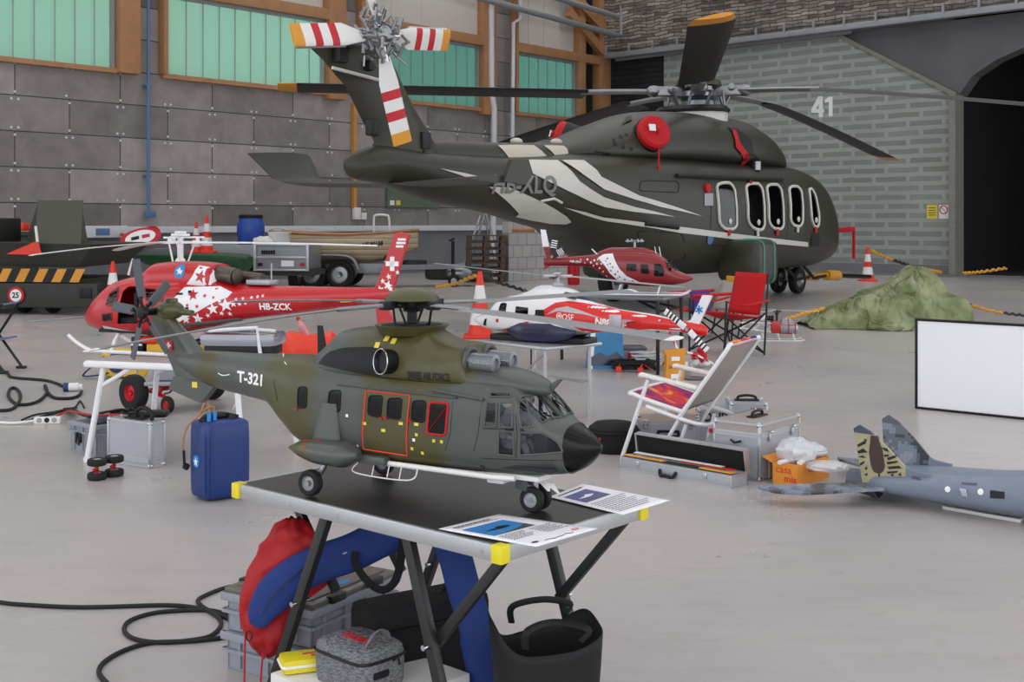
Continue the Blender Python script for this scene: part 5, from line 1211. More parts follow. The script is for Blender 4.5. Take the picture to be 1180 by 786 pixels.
for k in range(4):
    a = math.radians(30 + 90 * k); d = Vector((math.cos(a), math.sin(a), 0)); h = Vector((-.04, 0, .49)); p.beam(h, h + d * .09, .02, .012); p.cyl(h + d * .07 - Vector((0, 0, .012)), h + d * .07 + Vector((0, 0, .018)), .008)
p.build('main_rotor_hub', 'steel', b4)
for sd in (-1, 1):
    p = MB(); p.tube(smooth_path([(.46, sd * .15, .035), (.4, sd * .15, .012), (.3, sd * .15, .008), (-.4, sd * .15, .008)], 4), .008, 8)
    for x in (.2, -.16): p.tube([(x, sd * .06, .09), (x - .02, sd * .15, .01)], .008, 8)
    p.build('landing_skid', 'white_metal', b4)
p = MB()
for px in (757, 762): q = Bf.L(px, 297, -.03); p.tube([q, q + Vector((-.02, 0, .1))], .004, 6)
q = Bf.L(692, 297, -.04); p.tube([q, q + Vector((-.08, 0, .08))], .006, 6)
p.build('roof_antenna', 'white_metal', b4)

# ---------------------------------------------------------------- grey fighter jet model on the floor
J = Frame(-38, 1.788, 5.96, 0)
jet = thing('fighter_jet_model', 'grey twin tailed fighter jet model lying on the floor, tiger stripes on its near fin', 'model aircraft', J.o, J.deg)
m, nt, b = new_mat('pixel_camo')
tc = nt.nodes.new('ShaderNodeTexCoord'); sn = nt.nodes.new('ShaderNodeVectorMath'); sn.operation = 'SNAP'; sn.inputs[1].default_value = (.016, .016, .016)
nt.links.new(tc.outputs['Object'], sn.inputs[0])
nz = nt.nodes.new('ShaderNodeTexNoise'); nz.inputs['Scale'].default_value = 9; nz.inputs['Detail'].default_value = 4; nt.links.new(sn.outputs[0], nz.inputs['Vector'])
cr = nt.nodes.new('ShaderNodeValToRGB'); cr.color_ramp.interpolation = 'CONSTANT'; el = cr.color_ramp.elements
for _ in range(2): el.new(.5)
for e, (q, c) in zip(el, ((0, '3a3c42'), (.42, '5d626b'), (.5, '767f90'), (.62, '8f9197'))): e.position = q; e.color = lin(c)
nt.links.new(nz.outputs['Fac'], cr.inputs[0]); nt.links.new(cr.outputs[0], b.inputs['Base Color']); setin(b, 'Roughness', .45)
mat('tiger_cream', 'a8a380', .5, var=.25, scale=14)
mat('tiger_brown', '4a3a33', .5, var=.3, scale=20)
mat('tiger_dark', '2a221d', .5)
FJ = Body([(-.02, .05, .13, .09, .13, 3, 3), (.1, .045, .15, .1, .19, 3.4, 3), (.3, .035, .17, .11, .2, 3.2, 3), (.55, .025, .19, .11, .2, 2.6, 3), (.8, .02, .22, .11, .19, 2.3, 2.8), (1.1, .025, .24, .12, .15, 2.1, 2.4), (1.5, .04, .25, .14, .09, 2, 2), (1.8, .08, .18, .13, .01, 2, 2)])
FJ.mesh(MB(), 90, 72).build('fuselage', 'fighter_grey', jet, 50)
for sd in (-1, 1):
    p = MB(); p.lathe([(.055, -.1), (.062, -.02), (.075, .05), (.07, .05), (.05, -.09)], (0, sd * .085, .085), (1, 0, 0), 22); p.build('exhaust_nozzle', 'fighter_dark', jet)
    pts = [(987.5, 492.3), (994, 488.3), (1007.4, 497.3), (1025.5, 515.5), (1048.7, 540.3), (1060, 545), (1045, 553.5), (994, 552)] if sd < 0 else None
    v = [J.L(a, b_, -.15) for a, b_ in [(987.5, 497), (1010, 500), (1025.5, 515.5), (1045, 538), (1044, 556), (994, 556)]]; v2 = [J.L(a, b_, -.15) for a, b_ in [(987.5, 497), (987.3, 492.3), (994, 488.3), (1006, 496), (1010, 500)]]; v3 = [J.L(a, b_, -.15) for a, b_ in [(1045, 538), (1052, 542), (1072, 547), (1072, 556), (1044, 556)]]
    cant = lambda a, b_, t: Vector((a, sd * (.15 + (b_ - .12) * .14) + t, b_))
    p = MB(); p.prism([(q.x, q.z) for q in v], cant, -.007, .007); fo = p.build('tail_fin', 'tiger_cream' if sd < 0 else 'pixel_camo', jet)
    if sd < 0:
        def tg(pts): return [(lambda q: (q.x, q.z))(J.L(960 + a / 5.241, 460 + b_ / 5.241, -.15)) for a, b_ in pts]
        p = MB(); p.prism(tg([(245, 212), (285, 218), (312, 300), (322, 400), (312, 432), (283, 452), (250, 436), (236, 400), (228, 320)]), cant, -.0076, .0076); p.build('brown_muzzle', 'tiger_brown', fo)
        p = MB()
        for st_ in ([(160, 270), (205, 245), (215, 262), (165, 285)], [(158, 310), (195, 292), (222, 318), (205, 318), (165, 325)], [(160, 345), (190, 335), (212, 350), (188, 350)], [(168, 385), (200, 368), (196, 384), (172, 400)], [(195, 420), (212, 398), (214, 425)], [(190, 455), (215, 442), (210, 462)], [(200, 232), (222, 238), (212, 256)], [(305, 285), (340, 292), (350, 315), (322, 305)], [(318, 330), (352, 330), (345, 342), (322, 345)], [(335, 350), (385, 335), (392, 348), (342, 366)], [(332, 375), (400, 368), (398, 380), (338, 392)], [(335, 405), (405, 398), (425, 415), (345, 420)], [(330, 435), (400, 430), (392, 442), (335, 448)], [(275, 452), (290, 452), (284, 482), (279, 482)], [(245, 466), (280, 470), (318, 466), (282, 478)], [(350, 455), (372, 445), (368, 466)], [(395, 455), (415, 440), (420, 462)]):
            p.prism(tg(st_), cant, -.0079, .0079)
        p.build('tiger_stripe', 'tiger_dark', fo)
    p = MB(); p.prism([(q.x, q.z) for q in v2], cant, -.0072, .0072); p.build('fin_tip', 'fighter_dark', fo)
    p = MB(); p.prism([(q.x, q.z) for q in v3], cant, -.007, .007); p.build('fin_root', 'fighter_grey', fo)
    p = MB(); z0 = .088; p.prism([(.1, .14), (-.03, .16), (-.36, .4), (-.4, .47), (-.3, .5), (-.18, .47), (.12, .2)], lambda a, b_, t: Vector((a, sd * b_, z0 - .06 * (b_ - .14) + t)), -.006, .006); p.build('tailplane', 'pixel_camo', jet)
    p = MB(); p.prism([(.95, .16), (1.45, .12), (1.3, .4), (1.05, .4)], lambda a, b_, t: Vector((a, sd * b_, .15 + t)), -.008, .008); p.build('wing_stub', 'pixel_camo', jet)
p = MB()
for px, py in ((1092, 564), (1130, 567)): q = FJ.hit(J, px, py); FJ.decal(p, ell(*q, .013, .013), -1, .002, .02)
p.build('white_roundel', 'print_white', jet, fix=False)
p = MB(); FJ.decal_px(p, J, [(1141, 565), (1158, 567), (1158, 575), (1141, 574)], -1, .002, .03); p.build('open_hatch', 'interior_dark', jet, fix=False)
p = MB(); q = FJ.pt(*FJ.hit(J, 1111, 567), -1, .006)
for k in range(4): p.tube(smooth_path([q + Vector((-.016 + .007 * k, 0, .014)), q + Vector((-.008 + .007 * k, -.012, .004)), q + Vector((-.002 + .006 * k, -.01, -.016))], 4), .002, 5)
p.build('servo_wires', 'white_pipe', jet)
p = MB(); FJ.decal_px(p, J, [(1051, 549), (1061, 551), (1061, 554), (1051, 552)], -1, .002, .03); FJ.decal_px(p, J, [(1108, 556), (1126, 557), (1126, 559.5), (1108, 558.5)], -1, .002, .03); p.build('dark_slot', 'fighter_dark', jet, fix=False)
q0 = J.o + Vector((0, 0, 0)); p = MB(); v = [G(1086, 587), G(1176, 603), G(1182, 596), G(1100, 580)]
p.prism([(q.x, q.y) for q in v], lambda a, b_, t: Vector((a, b_, t)), .001, .016); tag(p.build('foam_sheet', 'white_paint'), 'white foam sheet under the grey fighter jet', 'foam sheet')

# ---------------------------------------------------------------- little red helicopter with lattice tail on the floor
lam = Frame(-6, 3.03, 13.75, 0)
la = thing('lattice_helicopter_model', 'little red and white bubble canopy model helicopter on the floor beside the red camping chair', 'model helicopter', lam.o, lam.deg)
mat('bubble_grey', '8d8f98', .1, var=.1, coat=1.0)
p = MB(); BU = Body([(0, .08, .22, .14, .06, 2.4, 2.4), (.03, .075, .25, .15, .075, 2.4, 2.4), (.1, .075, .255, .15, .08, 2.2, 2.4), (.17, .08, .22, .14, .07, 2, 2.2), (.21, .1, .16, .13, .02, 2, 2)]); BU.mesh(p, 30, 28); p.build('bubble_canopy', 'bubble_grey', la, 50)
p = MB()
for x in (.0, .09, .165): p.tube([BU.S(x, 2 * PI * k / 20) * 1.0 for k in range(20)], .006, 6, True)
for z in (.085, .18): p.tube([BU.pt(x, z, -1, .001) for x in (.005, .06, .12, .18)], .006, 6); p.tube([BU.pt(x, z, 1, .001) for x in (.005, .06, .12, .18)], .006, 6)
p.build('canopy_frame', 'model_red', la)
p = MB(); p.box((-.05, 0, .155), (.1, .13, .14), bev=.01); p.build('fuel_tank', 'model_red', la)
p = MB(); p.cyl((-.21, 0, .255), (-.15, 0, .255), .035, n=18); p.build('engine_intake', 'white_paint', la)
p = MB(); p.cyl((-.15, 0, .255), (-.07, 0, .25), .028, .032, 16); p.cyl((-.035, 0, .2), (-.03, 0, .345), .012); p.box((-.03, 0, .33), (.09, .05, .014)); p.cyl((-.03, 0, .3), (-.03, 0, .315), .025); p.build('engine_and_mast', 'black_metal', la)
p = MB()
for x in (-.2, -.03, .14):
    for sd in (-1, 1): p.tube([(x, sd * .05, .09), (x + .02, sd * .12, .01)], .006, 6)
for sd in (-1, 1):
    p.tube([(.26, sd * .12, .02), (.2, sd * .12, .007), (-.24, sd * .12, .007)], .007, 6)
    for x in (-.45, -.3, -.15): p.tube([(x, sd * .03, .12), (x + .1, sd * .03, .2), (x + .2, sd * .04, .1)], .004, 5)
    p.tube([(-.02, sd * .05, .1), (-.1, sd * .06, .2), (-.45, sd * .02, .2)], .005, 5)
    p.tube([(-.1, sd * .05, .1), (-.45, sd * .02, .14)], .005, 5)
p.build('skid_and_lattice', 'white_metal', la)
for az, R_ in ((-8, .5), (112, .5), (232, .5)):
    p = MB(); blade(p, (-.03, 0, .342), math.radians(az), .03, R_, .03, .005, .34, [(.93, 0), (1, 1)], nseg=5); p.build('main_rotor_blade', ['blade_white', 'model_red'], la)
# ================================================================== tables and stands
def folding_leg(p, pts, r): p.tube(smooth_path(pts, 4), r, 8)
# white trestle table under the red helicopter
TW = Frame(-16, -2.40, 6.85, 0)
tt = thing('trestle_table', 'white tubular trestle table carrying the red helicopter with white stars', 'table', TW.o, TW.deg)
mat('table_grey', 'a9a39f', .5)
p = MB(); p.box((.5, .3, .555), (1.02, .6, .022), bev=.006); p.build('tabletop', 'table_grey', tt)
p = MB(); p.tube([(0, 0, .545), (1.02, 0, .545), (1.02, .6, .545), (0, .6, .545)], .02, 8, True); p.build('edge_tube', 'white_metal', tt)
for x0, x1 in ((.1, .02), (.92, 1.0)):
    for y0, y1 in ((.02, -.02), (.58, .62)):
        p = MB(); p.tube([(x0, y0, .545), (x0 + (x1 - x0) * .1, y0, .5), (x1, y1, .01)], .017, 8); p.tube(smooth_path([(x0 + (x1 - x0) * .25, y0, .42), (.5 + (x0 - .5) * .6, y0, .52), (.5 + (x0 - .5) * .55, y0, .54)], 4), .013, 8); p.cyl((x1, y1, 0), (x1, y1, .025), .021); p.build('leg', 'white_metal', tt)
# aluminium table under the white nosed helicopter
TA = Frame(42, .223, 8.01, 0)
ta_ = thing('aluminium_table', 'aluminium camping table with rounded edge under the white model helicopter', 'table', TA.o, TA.deg)
p = MB(); p.box((.26, .34, .507), (.54, .7, .026), bev=.012); p.build('tabletop', 'alu', ta_)
for x in (.05, .47):
    for y in (.06, .62):
        p = MB(); p.cyl((x, y, .5), (x, y, 0), .014); p.cyl((x, y, .24), (x, y, .26), .018); p.build('leg', 'alu', ta_)
p = MB(); p.tube(smooth_path([(.47, .06, .42), (.47, .06, .3), (.45, .08, .25), (.47, .3, .24), (.47, .58, .26), (.47, .62, .4)], 4), .009, 8); p.tube([(.05, .06, .47), (.05, .3, .3)], .007, 6); p.tube([(.05, .62, .47), (.05, .38, .3)], .007, 6); p.build('brace', 'alu', ta_)
# dark table under the deep red helicopter
TD = Frame(156, 1.3, 10.68, 0)
td = thing('dark_table', 'dark folding table with black tube legs under the dark red model helicopter', 'table', TD.o, TD.deg)
mat('table_dark', '5d5f66', .35, coat=.2)
Ld = 1.32
p = MB(); p.box((Ld / 2 - .04, -.37, .665), (Ld, .8, .028), bev=.008); p.build('tabletop', 'table_dark', td)
for x0, sx in ((.02, 1), (Ld - .1, -1)):
    for y in (0, -.74):
        p = MB(); p.tube(smooth_path([(x0 + sx * .14, y, .645), (x0 + sx * .02, y, .645), (x0, y, .61), (x0, y, 0)], 4), .017, 8); p.build('leg', 'black_metal', td)
    p = MB(); p.tube([(x0, 0, .55), (x0, -.74, .55)], .012, 6); p.tube([(x0, -.1, .55), (x0 + sx * .36, -.37, .645)], .012, 6); p.tube([(x0, -.64, .55), (x0 + sx * .36, -.37, .645)], .012, 6); p.build('brace', 'black_metal', td)

# ================================================================== aluminium flight cases
mat('case_silver', 'a9acb2', .42, .25, var=.04, bump=.1, bscale=300)
mat('case_top', 'a49a92', .55, var=.05)
def alu_case(name, label, F, sz, lid, latches, handle, top='case_top', group=None, lines=True):
    """local x along the front face, y to the back; front face at y = 0"""
    t = thing(name, label, 'case', F.o, F.deg, group); x, y, z = sz
    p = MB(); p.box((x / 2, y / 2, lid / 2 + .004), (x - .008, y - .008, lid - .008)); p.build('body', 'case_silver', t)
    p = MB(); p.box((x / 2, y / 2, (lid + z) / 2), (x - .008, y - .008, z - lid - .006)); p.build('lid', top, t)
    p = MB(); e = .016
    for xx in (0, x):
        for yy in (0, y): p.box((xx + (e / 2 - .001) * (1 if xx == 0 else -1), yy + (e / 2 - .001) * (1 if yy == 0 else -1), z / 2), (e, e, z), bev=.003)
    for zz in (e / 2, lid - .006, lid + .008, z - e / 2):
        for yy in (0, y): p.box((x / 2, yy + (e / 2 - .001) * (1 if yy == 0 else -1), zz), (x, e, e * .8))
        for xx in (0, x): p.box((xx + (e / 2 - .001) * (1 if xx == 0 else -1), y / 2, zz), (e, y, e * .8))
    p.build('edge_profile', 'alu', t)
    for xx in (.012, x - .012):
        for yy in (.012, y - .012):
            for zz in (.012, z - .012): p = MB(); p.ball((xx, yy, zz), .0165, 10, 8); p.build('corner_cap', 'chrome', t)
    for fx in latches:
        p = MB(); p.box((x * fx, -.005, lid - .012), (.026, .01, .05), bev=.004); p.cyl((x * fx - .014, -.012, lid + .012), (x * fx + .014, -.012, lid + .012), .008); p.build('latch', 'chrome', t)
    if handle == 'front':
        p = MB(); p.tube(smooth_path([(x * .5 - .06, -.004, lid * .62), (x * .5 - .055, -.022, lid * .5), (x * .5, -.026, lid * .46), (x * .5 + .055, -.022, lid * .5), (x * .5 + .06, -.004, lid * .62)], 4), .009, 8); p.tube([(x * .5 - .065, -.006, lid * .66), (x * .5 + .065, -.006, lid * .66)], .008, 8); p.build('handle', 'black_plastic', t)
    if handle == 'top':
        p = MB(); p.tube(smooth_path([(x * .5 - .055, y / 2, z), (x * .5 - .05, y / 2, z + .022), (x * .5, y / 2, z + .03), (x * .5 + .05, y / 2, z + .022), (x * .5 + .055, y / 2, z)], 4), .008, 8); p.box((x * .5, y / 2, z + .003), (.15, .05, .008), bev=.003); p.build('handle', 'black_plastic', t)
    return t
mat('cream_top', 'c8b39c', .55, var=.05)
q = G(734, 515.5); wide = alu_case('flight_case', 'wide aluminium case with cream lid behind the open case, under the lawn chair', Frame(-6, q.x, q.y, 0), (.37, .3, .2), .15, (.14, .86), 'front', 'cream_top')
q = G(804, 514); olip = alu_case('flight_case', 'aluminium case with big dark letters behind the lawn chair back', Frame(-8, q.x, q.y + .05, 0), (.22, .22, .215), .17, (), None, 'case_silver')
p = MB(); add_text(p, 'OLIP', .075, lambda a, b_: Vector((.11 + a, -.002, .165 + b_)), bold=.03, sx=.95); add_text(p, 'charter rent', .022, lambda a, b_: Vector((.1 + a, -.0025, .115 + b_)), bold=.01); p.build('lettering', 'print_black', olip)
tall = alu_case('flight_case', 'tall aluminium trunk beside the orange box, black handle on top', Frame(50, 1.285, 6.29, 0), (.45, .28, .3), .235, (.22, .78), 'top')
p = MB(); p.box((-.004, .14, .12), (.008, .1, .09), bev=.002); p.tube([(-.006, .11, .2), (-.02, .14, .19), (-.006, .17, .2)], .006, 6); p.build('side_handle', 'black_plastic', tall)
p = MB(); p.box((.13, -.004, .05), (.09, .006, .09), bev=.002); p.build('label_holder', 'cream_top', tall)
q = G(836, 505); c4 = alu_case('flight_case', 'aluminium case with a small red logo, behind the tall trunk', Frame(-4, q.x - .02, q.y - .25, 0), (.23, .2, .26), .2, (), 'top', 'case_silver')
p = MB()
for k in range(6): p.box((.13 + k * .013, -.002, .22), (.008, .003, .016))
p.build('red_logo', 'print_red', c4)
# upright small case and grey crate at the left
A0 = Vector((-2.268, 6.805, 0)); up = alu_case('flight_case', 'grey aluminium case standing upright beside the grey crate, black handle on top', Frame(-32, A0.x, A0.y, 0), (.35, .11, .255), .04, (), 'top', 'case_silver')
p = MB(); p.tube(smooth_path([(.18, .055, .255), (.19, .05, .3), (.25, .05, .32), (.3, .055, .29), (.3, .055, .255)], 4), .011, 8); p.build('carry_handle', 'black_plastic', up)
mat('crate_grey', '8f939c', .5, var=.05)
def crate(name, label, F, sz, th=.01, lidded=False, m_='crate_grey', group=None, extra=None):
    t = thing(name, label, 'crate', F.o, F.deg, group); x, y, z = sz; s_ = .012
    p = MB()
    for (cx, cy, wx, wy) in ((x / 2, th / 2, x, th), (x / 2, y - th / 2, x, th), (th / 2, y / 2, th, y), (x - th / 2, y / 2, th, y)): p.box((cx, cy, z / 2), (wx, wy, z), bev=.003)
    p.box((x / 2, y / 2, .008), (x - .01, y - .01, .014))
    for yy in (-.008, y + .008): p.box((x / 2, yy, z - .012), (x + .03, .02, .024), bev=.004); p.box((x / 2, yy, z - .055), (x + .02, .014, .01))
    for xx in (-.008, x + .008): p.box((xx, y / 2, z - .012), (.02, y + .03, .024), bev=.004); p.box((xx, y / 2, z - .055), (.014, y + .02, .01))
    for k in range(4):
        xx = x * (k + .5) / 4
        p.box((xx, -.004, z / 2), (.008, .01, z * .8)); p.box((xx, y + .004, z / 2), (.008, .01, z * .8))
    for k in range(3): p.box((-.004, y * (k + .5) / 3, z / 2), (.01, .008, z * .8)); p.box((x + .004, y * (k + .5) / 3, z / 2), (.01, .008, z * .8))
    p.build('box_wall', m_, t); return t
q = Vector((-2.37, 6.93, 0)); cr1 = crate('plastic_crate', 'open grey plastic crate with cables on top, behind the upright aluminium case', Frame(49, q.x, q.y, 0), (.24, .28, .185))
# (this crate's x axis runs back-left)
p = MB(); p.box((-.012, .16, .1), (.012, .035, .06), bev=.004); p.tube([(-.02, .18, .13), (-.025, .18, .07), (-.025, .15, .06), (-.02, .14, .1)], .006, 6); p.build('buckle', 'black_plastic', cr1)
p = MB(); p.box((.12, .14, .08), (.21, .25, .14), bev=.01); p.build('dark_contents', 'dark_fabric', cr1)
tag_o = MB(); W1 = Frame(139, q.x, q.y, 0)
random.seed(11)
for k in range(7):
    pts = [W1.W((random.uniform(.0, .3), random.uniform(-.26, .02), .185 + random.uniform(0, .04))) for _ in range(5)]
# cables and controller lying over the crate
cb = MB()
base = [G(62, 492, .0)]
c0 = Vector((-2.36, 7.15, .19))
for k in range(6):
    cb.tube(smooth_path([G(28 + 9 * k, 486 - 3 * k, .008), G(48 + 8 * k, 480 - 2 * k, .01), G(76 + 2 * k, 472, .03), c0 + Vector((-.16, .06 + .01 * k, .0)), c0 + Vector((-.05 + .03 * k, .05 - .03 * k, .03 + .008 * k)), c0 + Vector((.14, .04 * math.cos(k * 2), .02)), c0 + Vector((.22 + .02 * k, .02 * k - .05, .01))], 5), .006, 6)
ct = tag(cb.build('cable_tangle', 'black_rubber'), 'tangle of thin black cables hanging over the open grey crate', 'cables')
p = MB(); p.box(c0 + Vector((.2, -.02, .03)), (.28, .12, .035), rz=.1, bev=.015); p.ball(c0 + Vector((.12, -.02, .05)), (.03, .03, .015)); tag(p.build('hand_controller', 'black_plastic'), 'black hand controller lying across the grey crate', 'controller')
p = MB(); p.tube(smooth_path([G(62, 482, .01), G(78, 474, .06), c0 + Vector((-.12, .0, .02)), c0 + Vector((.02, -.08, .03)), c0 + Vector((.1, -.06, .02))], 6), .007, 6); p.box(c0 + Vector((.06, -.08, .03)), (.09, .04, .025), bev=.006); tag(p.build('red_cable', 'red_plastic'), 'thin red cable with a red plug among black cables on the crate', 'cable')

# long open case with rotor blades
OC = Frame(-44.5, .6, 6.63, 0)
oc = thing('blade_case', 'long open aluminium case with black foam lid, in front of the lawn chair', 'case', OC.o, OC.deg)
lx, ly, lz = .71, .125, .062
p = MB(); th_ = .008
for (cx, cy, wx, wy) in ((lx / 2, 0, lx, th_), (lx / 2, ly, lx, th_), (0, ly / 2, th_, ly), (lx, ly / 2, th_, ly)): p.box((cx, cy, lz / 2), (wx, wy, lz), bev=.002)
p.box((lx / 2, ly / 2, .006), (lx, ly, .01)); p.build('tray', 'case_silver', oc)
p = MB(); p.box((lx / 2, ly / 2, .02), (lx - .02, ly - .02, .03)); p.build('foam_insert', 'dark_fabric', oc)
p = MB()
for yy in (-.003, ly + .003): p.box((lx / 2, yy, lz), (lx + .012, .008, .01)); p.box((lx / 2, yy, .004), (lx + .012, .008, .01))
for xx in (-.003, lx + .003):
    p.box((xx, ly / 2, lz), (.008, ly + .012, .01))
    for yy in (-.002, ly + .002): p.box((xx, yy, lz / 2), (.012, .012, lz + .008), bev=.003)
p.build('edge_profile', 'alu', oc)
lid = MB(); R = Matrix.Rotation(.16, 3, 'X'); cz = Vector((lx / 2, ly + .02, lz + .055)); lid.box(cz + R @ Vector((0, .012, 0)), (lx, .012, .125), rot=R)
for sx in (-1, 1): lid.box(cz + R @ Vector((sx * lx / 2, -.004, 0)), (.01, .036, .13), rot=R)
for sz in (-1, 1): lid.box(cz + R @ Vector((0, -.004, sz * .063)), (lx, .036, .008), rot=R)
lo_ = lid.build('lid', 'alu', oc)
p = MB(); p.box(cz + R @ Vector((0, -.004, 0)), (lx - .012, .02, .118), rot=R); p.build('lid_foam', 'dark_fabric', lo_)
p = MB(); p.tube(smooth_path([(lx * .37, -.004, .034), (lx * .39, -.02, .008), (lx * .44, -.026, 0.002 + .01), (lx * .5, -.022, .008), (lx * .52, -.004, .034)], 4), .009, 8); p.build('handle', 'black_plastic', oc)
for fx in (.16, .78): p = MB(); p.box((lx * fx, -.006, .042), (.024, .008, .03), bev=.003); p.build('latch', 'chrome', oc)
bl = [('rotor_blade', 'orange yellow rotor blade tip end in the open case, at its left', 'warn_orange', .0, .27, .03, .074), ('rotor_blade', 'long white edged rotor blade lying at the back of the open case', 'white_paint', .03, .6, .085, .082), ('rotor_blade', 'red rotor blade lying in the right half of the open case', 'red_plastic', .36, .68, .07, .08), ('rotor_blade', 'thin yellow and brown rotor blade lying along the open case', 'warn_orange', .5, .7, .03, .072), ('rotor_blade', 'dark rotor blade between the yellow ones in the open case', 'blade_black', .26, .52, .03, .07)]
for nm, lb, mm, x0, x1, y, z in bl:
    p = MB(); p.wing([((x0, y - .02, z), (x0, y + .025, z), .006), ((x1, y - .02, z), (x1, y + .025, z), .006)], (0, 0, 1)); o = tag(p.build(nm, mm), lb, 'rotor blade'); o.location = OC.o; o.rotation_euler = (0, 0, OC.a)
# bottle
def bottle(nm, lb, loc, h, cap, liquid, tilt=0.0):
    t = thing(nm, lb, 'bottle', loc); t.rotation_euler = (0, tilt, .4); r = h * .15
    p = MB(); p.lathe([(r * .8, 0), (r, h * .05), (r, h * .25), (r * .92, h * .3), (r, h * .36), (r, h * .6), (r * .75, h * .75), (r * .38, h * .86), (r * .38, h * .92)], (0, 0, 0), n=18); p.build('bottle_body', 'clear_plastic' if not liquid else liquid, t)
    p = MB(); p.lathe([(r * .45, h * .9), (r * .47, h * .99), (r * .3, h)], (0, 0, 0), n=16); p.build('cap', cap, t); return t
q = AT(820, 500, 6.6); bottle('drink_bottle', 'clear bottle with red cap behind the open case', (q.x, q.y, 0), .225, 'red_plastic', None)
# round black bag
q = G(707, 519); t = thing('round_bag', 'round black soft bag with zip on the floor left of the open case', 'bag', (q.x, q.y, 0))
p = MB(); p.lathe([(.14, 0), (.15, .02), (.152, .1), (.145, .14), (.11, .165), (.04, .172), (0, .172)], (0, 0, 0), n=30); p.build('bag_body', 'dark_fabric', t)
p = MB(); p.tube([(.153 * math.cos(k * PI / 15), .153 * math.sin(k * PI / 15), .12) for k in range(30)], .005, 6, True); p.build('zip', 'black_plastic', t)
p = MB(); p.box((-.09, -.125, .09), (.012, .01, .012)); p.build('red_puller', 'red_plastic', t)
# ================================================================== lawn chair
HC = Frame(150, 1.0, 7.046, 0)
lc = thing('lawn_chair', 'white tube lawn chair with grey back cloth and colourful seat', 'chair', HC.o, HC.deg)
m, nt, b = new_mat('tie_dye')
tc = nt.nodes.new('ShaderNodeTexCoord'); nz = nt.nodes.new('ShaderNodeTexNoise'); nz.inputs['Scale'].default_value = 7; nz.inputs['Detail'].default_value = 3; nz.inputs['Distortion'].default_value = .8
nt.links.new(tc.outputs['Object'], nz.inputs['Vector']); cr = nt.nodes.new('ShaderNodeValToRGB'); el = cr.color_ramp.elements
for _ in range(4): el.new(.5)
for e, (a, c) in zip(el, ((.3, '3c2a5e'), (.42, '8c2a6a'), (.5, 'c8204e'), (.57, 'd8402f'), (.64, 'e0a22c'), (.75, '5a8a5a'))): e.position = a; e.color = lin(c)
nt.links.new(nz.outputs['Fac'], cr.inputs[0]); nt.links.new(cr.outputs[0], b.inputs['Base Color']); setin(b, 'Roughness', .85)
mat('sling_grey', '9a918a', .85, var=.06, scale=60)
for sd in (1, -1):
    y = sd * .25
    p = MB(); p.tube(smooth_path([(-.35, y * .9, .668), (-.345, y, .64), (-.09, y, .284), (-.06, y, .25)], 5), .0125, 8); p.build('back_tube', 'white_metal', lc)
    p = MB(); p.tube([(.28, y, .0), (.118, y, .455)], .0125, 8); p.build('front_leg', 'white_metal', lc)
    p = MB(); p.tube([(-.1, y * .96, .3), (.02, y * .96, .1), (.05, y * .96, .0)], .011, 8); p.tube([(-.1, y * .9, .21), (-.06, y * .9, .09), (-.05, y * .9, 0.0)], .011, 8); p.build('rear_leg', 'white_metal', lc)
    p = MB(); p.box((-.005, y, .452), (.35, .045, .022), rot=Matrix.Rotation(-.16, 3, 'Y'), bev=.01); p.ball((.155, y, .475), (.025, .026, .016), 10, 8); p.build('armrest', 'white_paint', lc)
p = MB(); p.tube([(-.352, -.235, .668), (-.358, -.2, .672), (-.358, .2, .672), (-.352, .235, .668)], .0125, 8); p.build('top_bar', 'white_metal', lc)
p = MB(); p.tube(smooth_path([(-.09, .25, .285), (.1, .25, .33), (.2, .25, .36), (.235, .22, .37), (.235, -.22, .37), (.2, -.25, .36), (.1, -.25, .33), (-.09, -.25, .285)], 4), .0125, 8); p.build('seat_tube', 'white_metal', lc)
p = MB(); p.tube(smooth_path([(.13, .25, .3), (-.1, .25, .24), (-.2, .23, .22), (-.23, .15, .215), (-.23, -.15, .215), (-.2, -.23, .22), (-.1, -.25, .24), (.13, -.25, .3)], 4), .012, 8); p.build('lower_tube', 'white_metal', lc)
def sag(x0, z0, x1, z1, yy, d): return lambda u, v: Vector((x0 + (x1 - x0) * u + d * math.sin(PI * u) * 0, -yy + 2 * yy * v, z0 + (z1 - z0) * u - d * math.sin(PI * v) * math.sin(PI * u)))
p = MB(); p.grid(lambda u, v: sag(.225, .372, -.09, .292, .24, .03)(u, v), 14, 10); o = p.build('seat_cloth', 'tie_dye', lc); md = o.modifiers.new('t', 'SOLIDIFY'); md.thickness = .004
p = MB(); p.grid(lambda u, v: Vector((-.09 + (-.352 + .09) * u - .025 * math.sin(PI * u) * math.sin(PI * v), -.24 + .48 * v, .29 + (.665 - .29) * u)), 16, 10); o = p.build('back_cloth', 'sling_grey', lc); md = o.modifiers.new('t', 'SOLIDIFY'); md.thickness = .004
p = MB(); p.tube([(-.354, -.2, .672), (-.354, .2, .672)], .0165, 8); p.build('coloured_hem', 'tie_dye', lc)
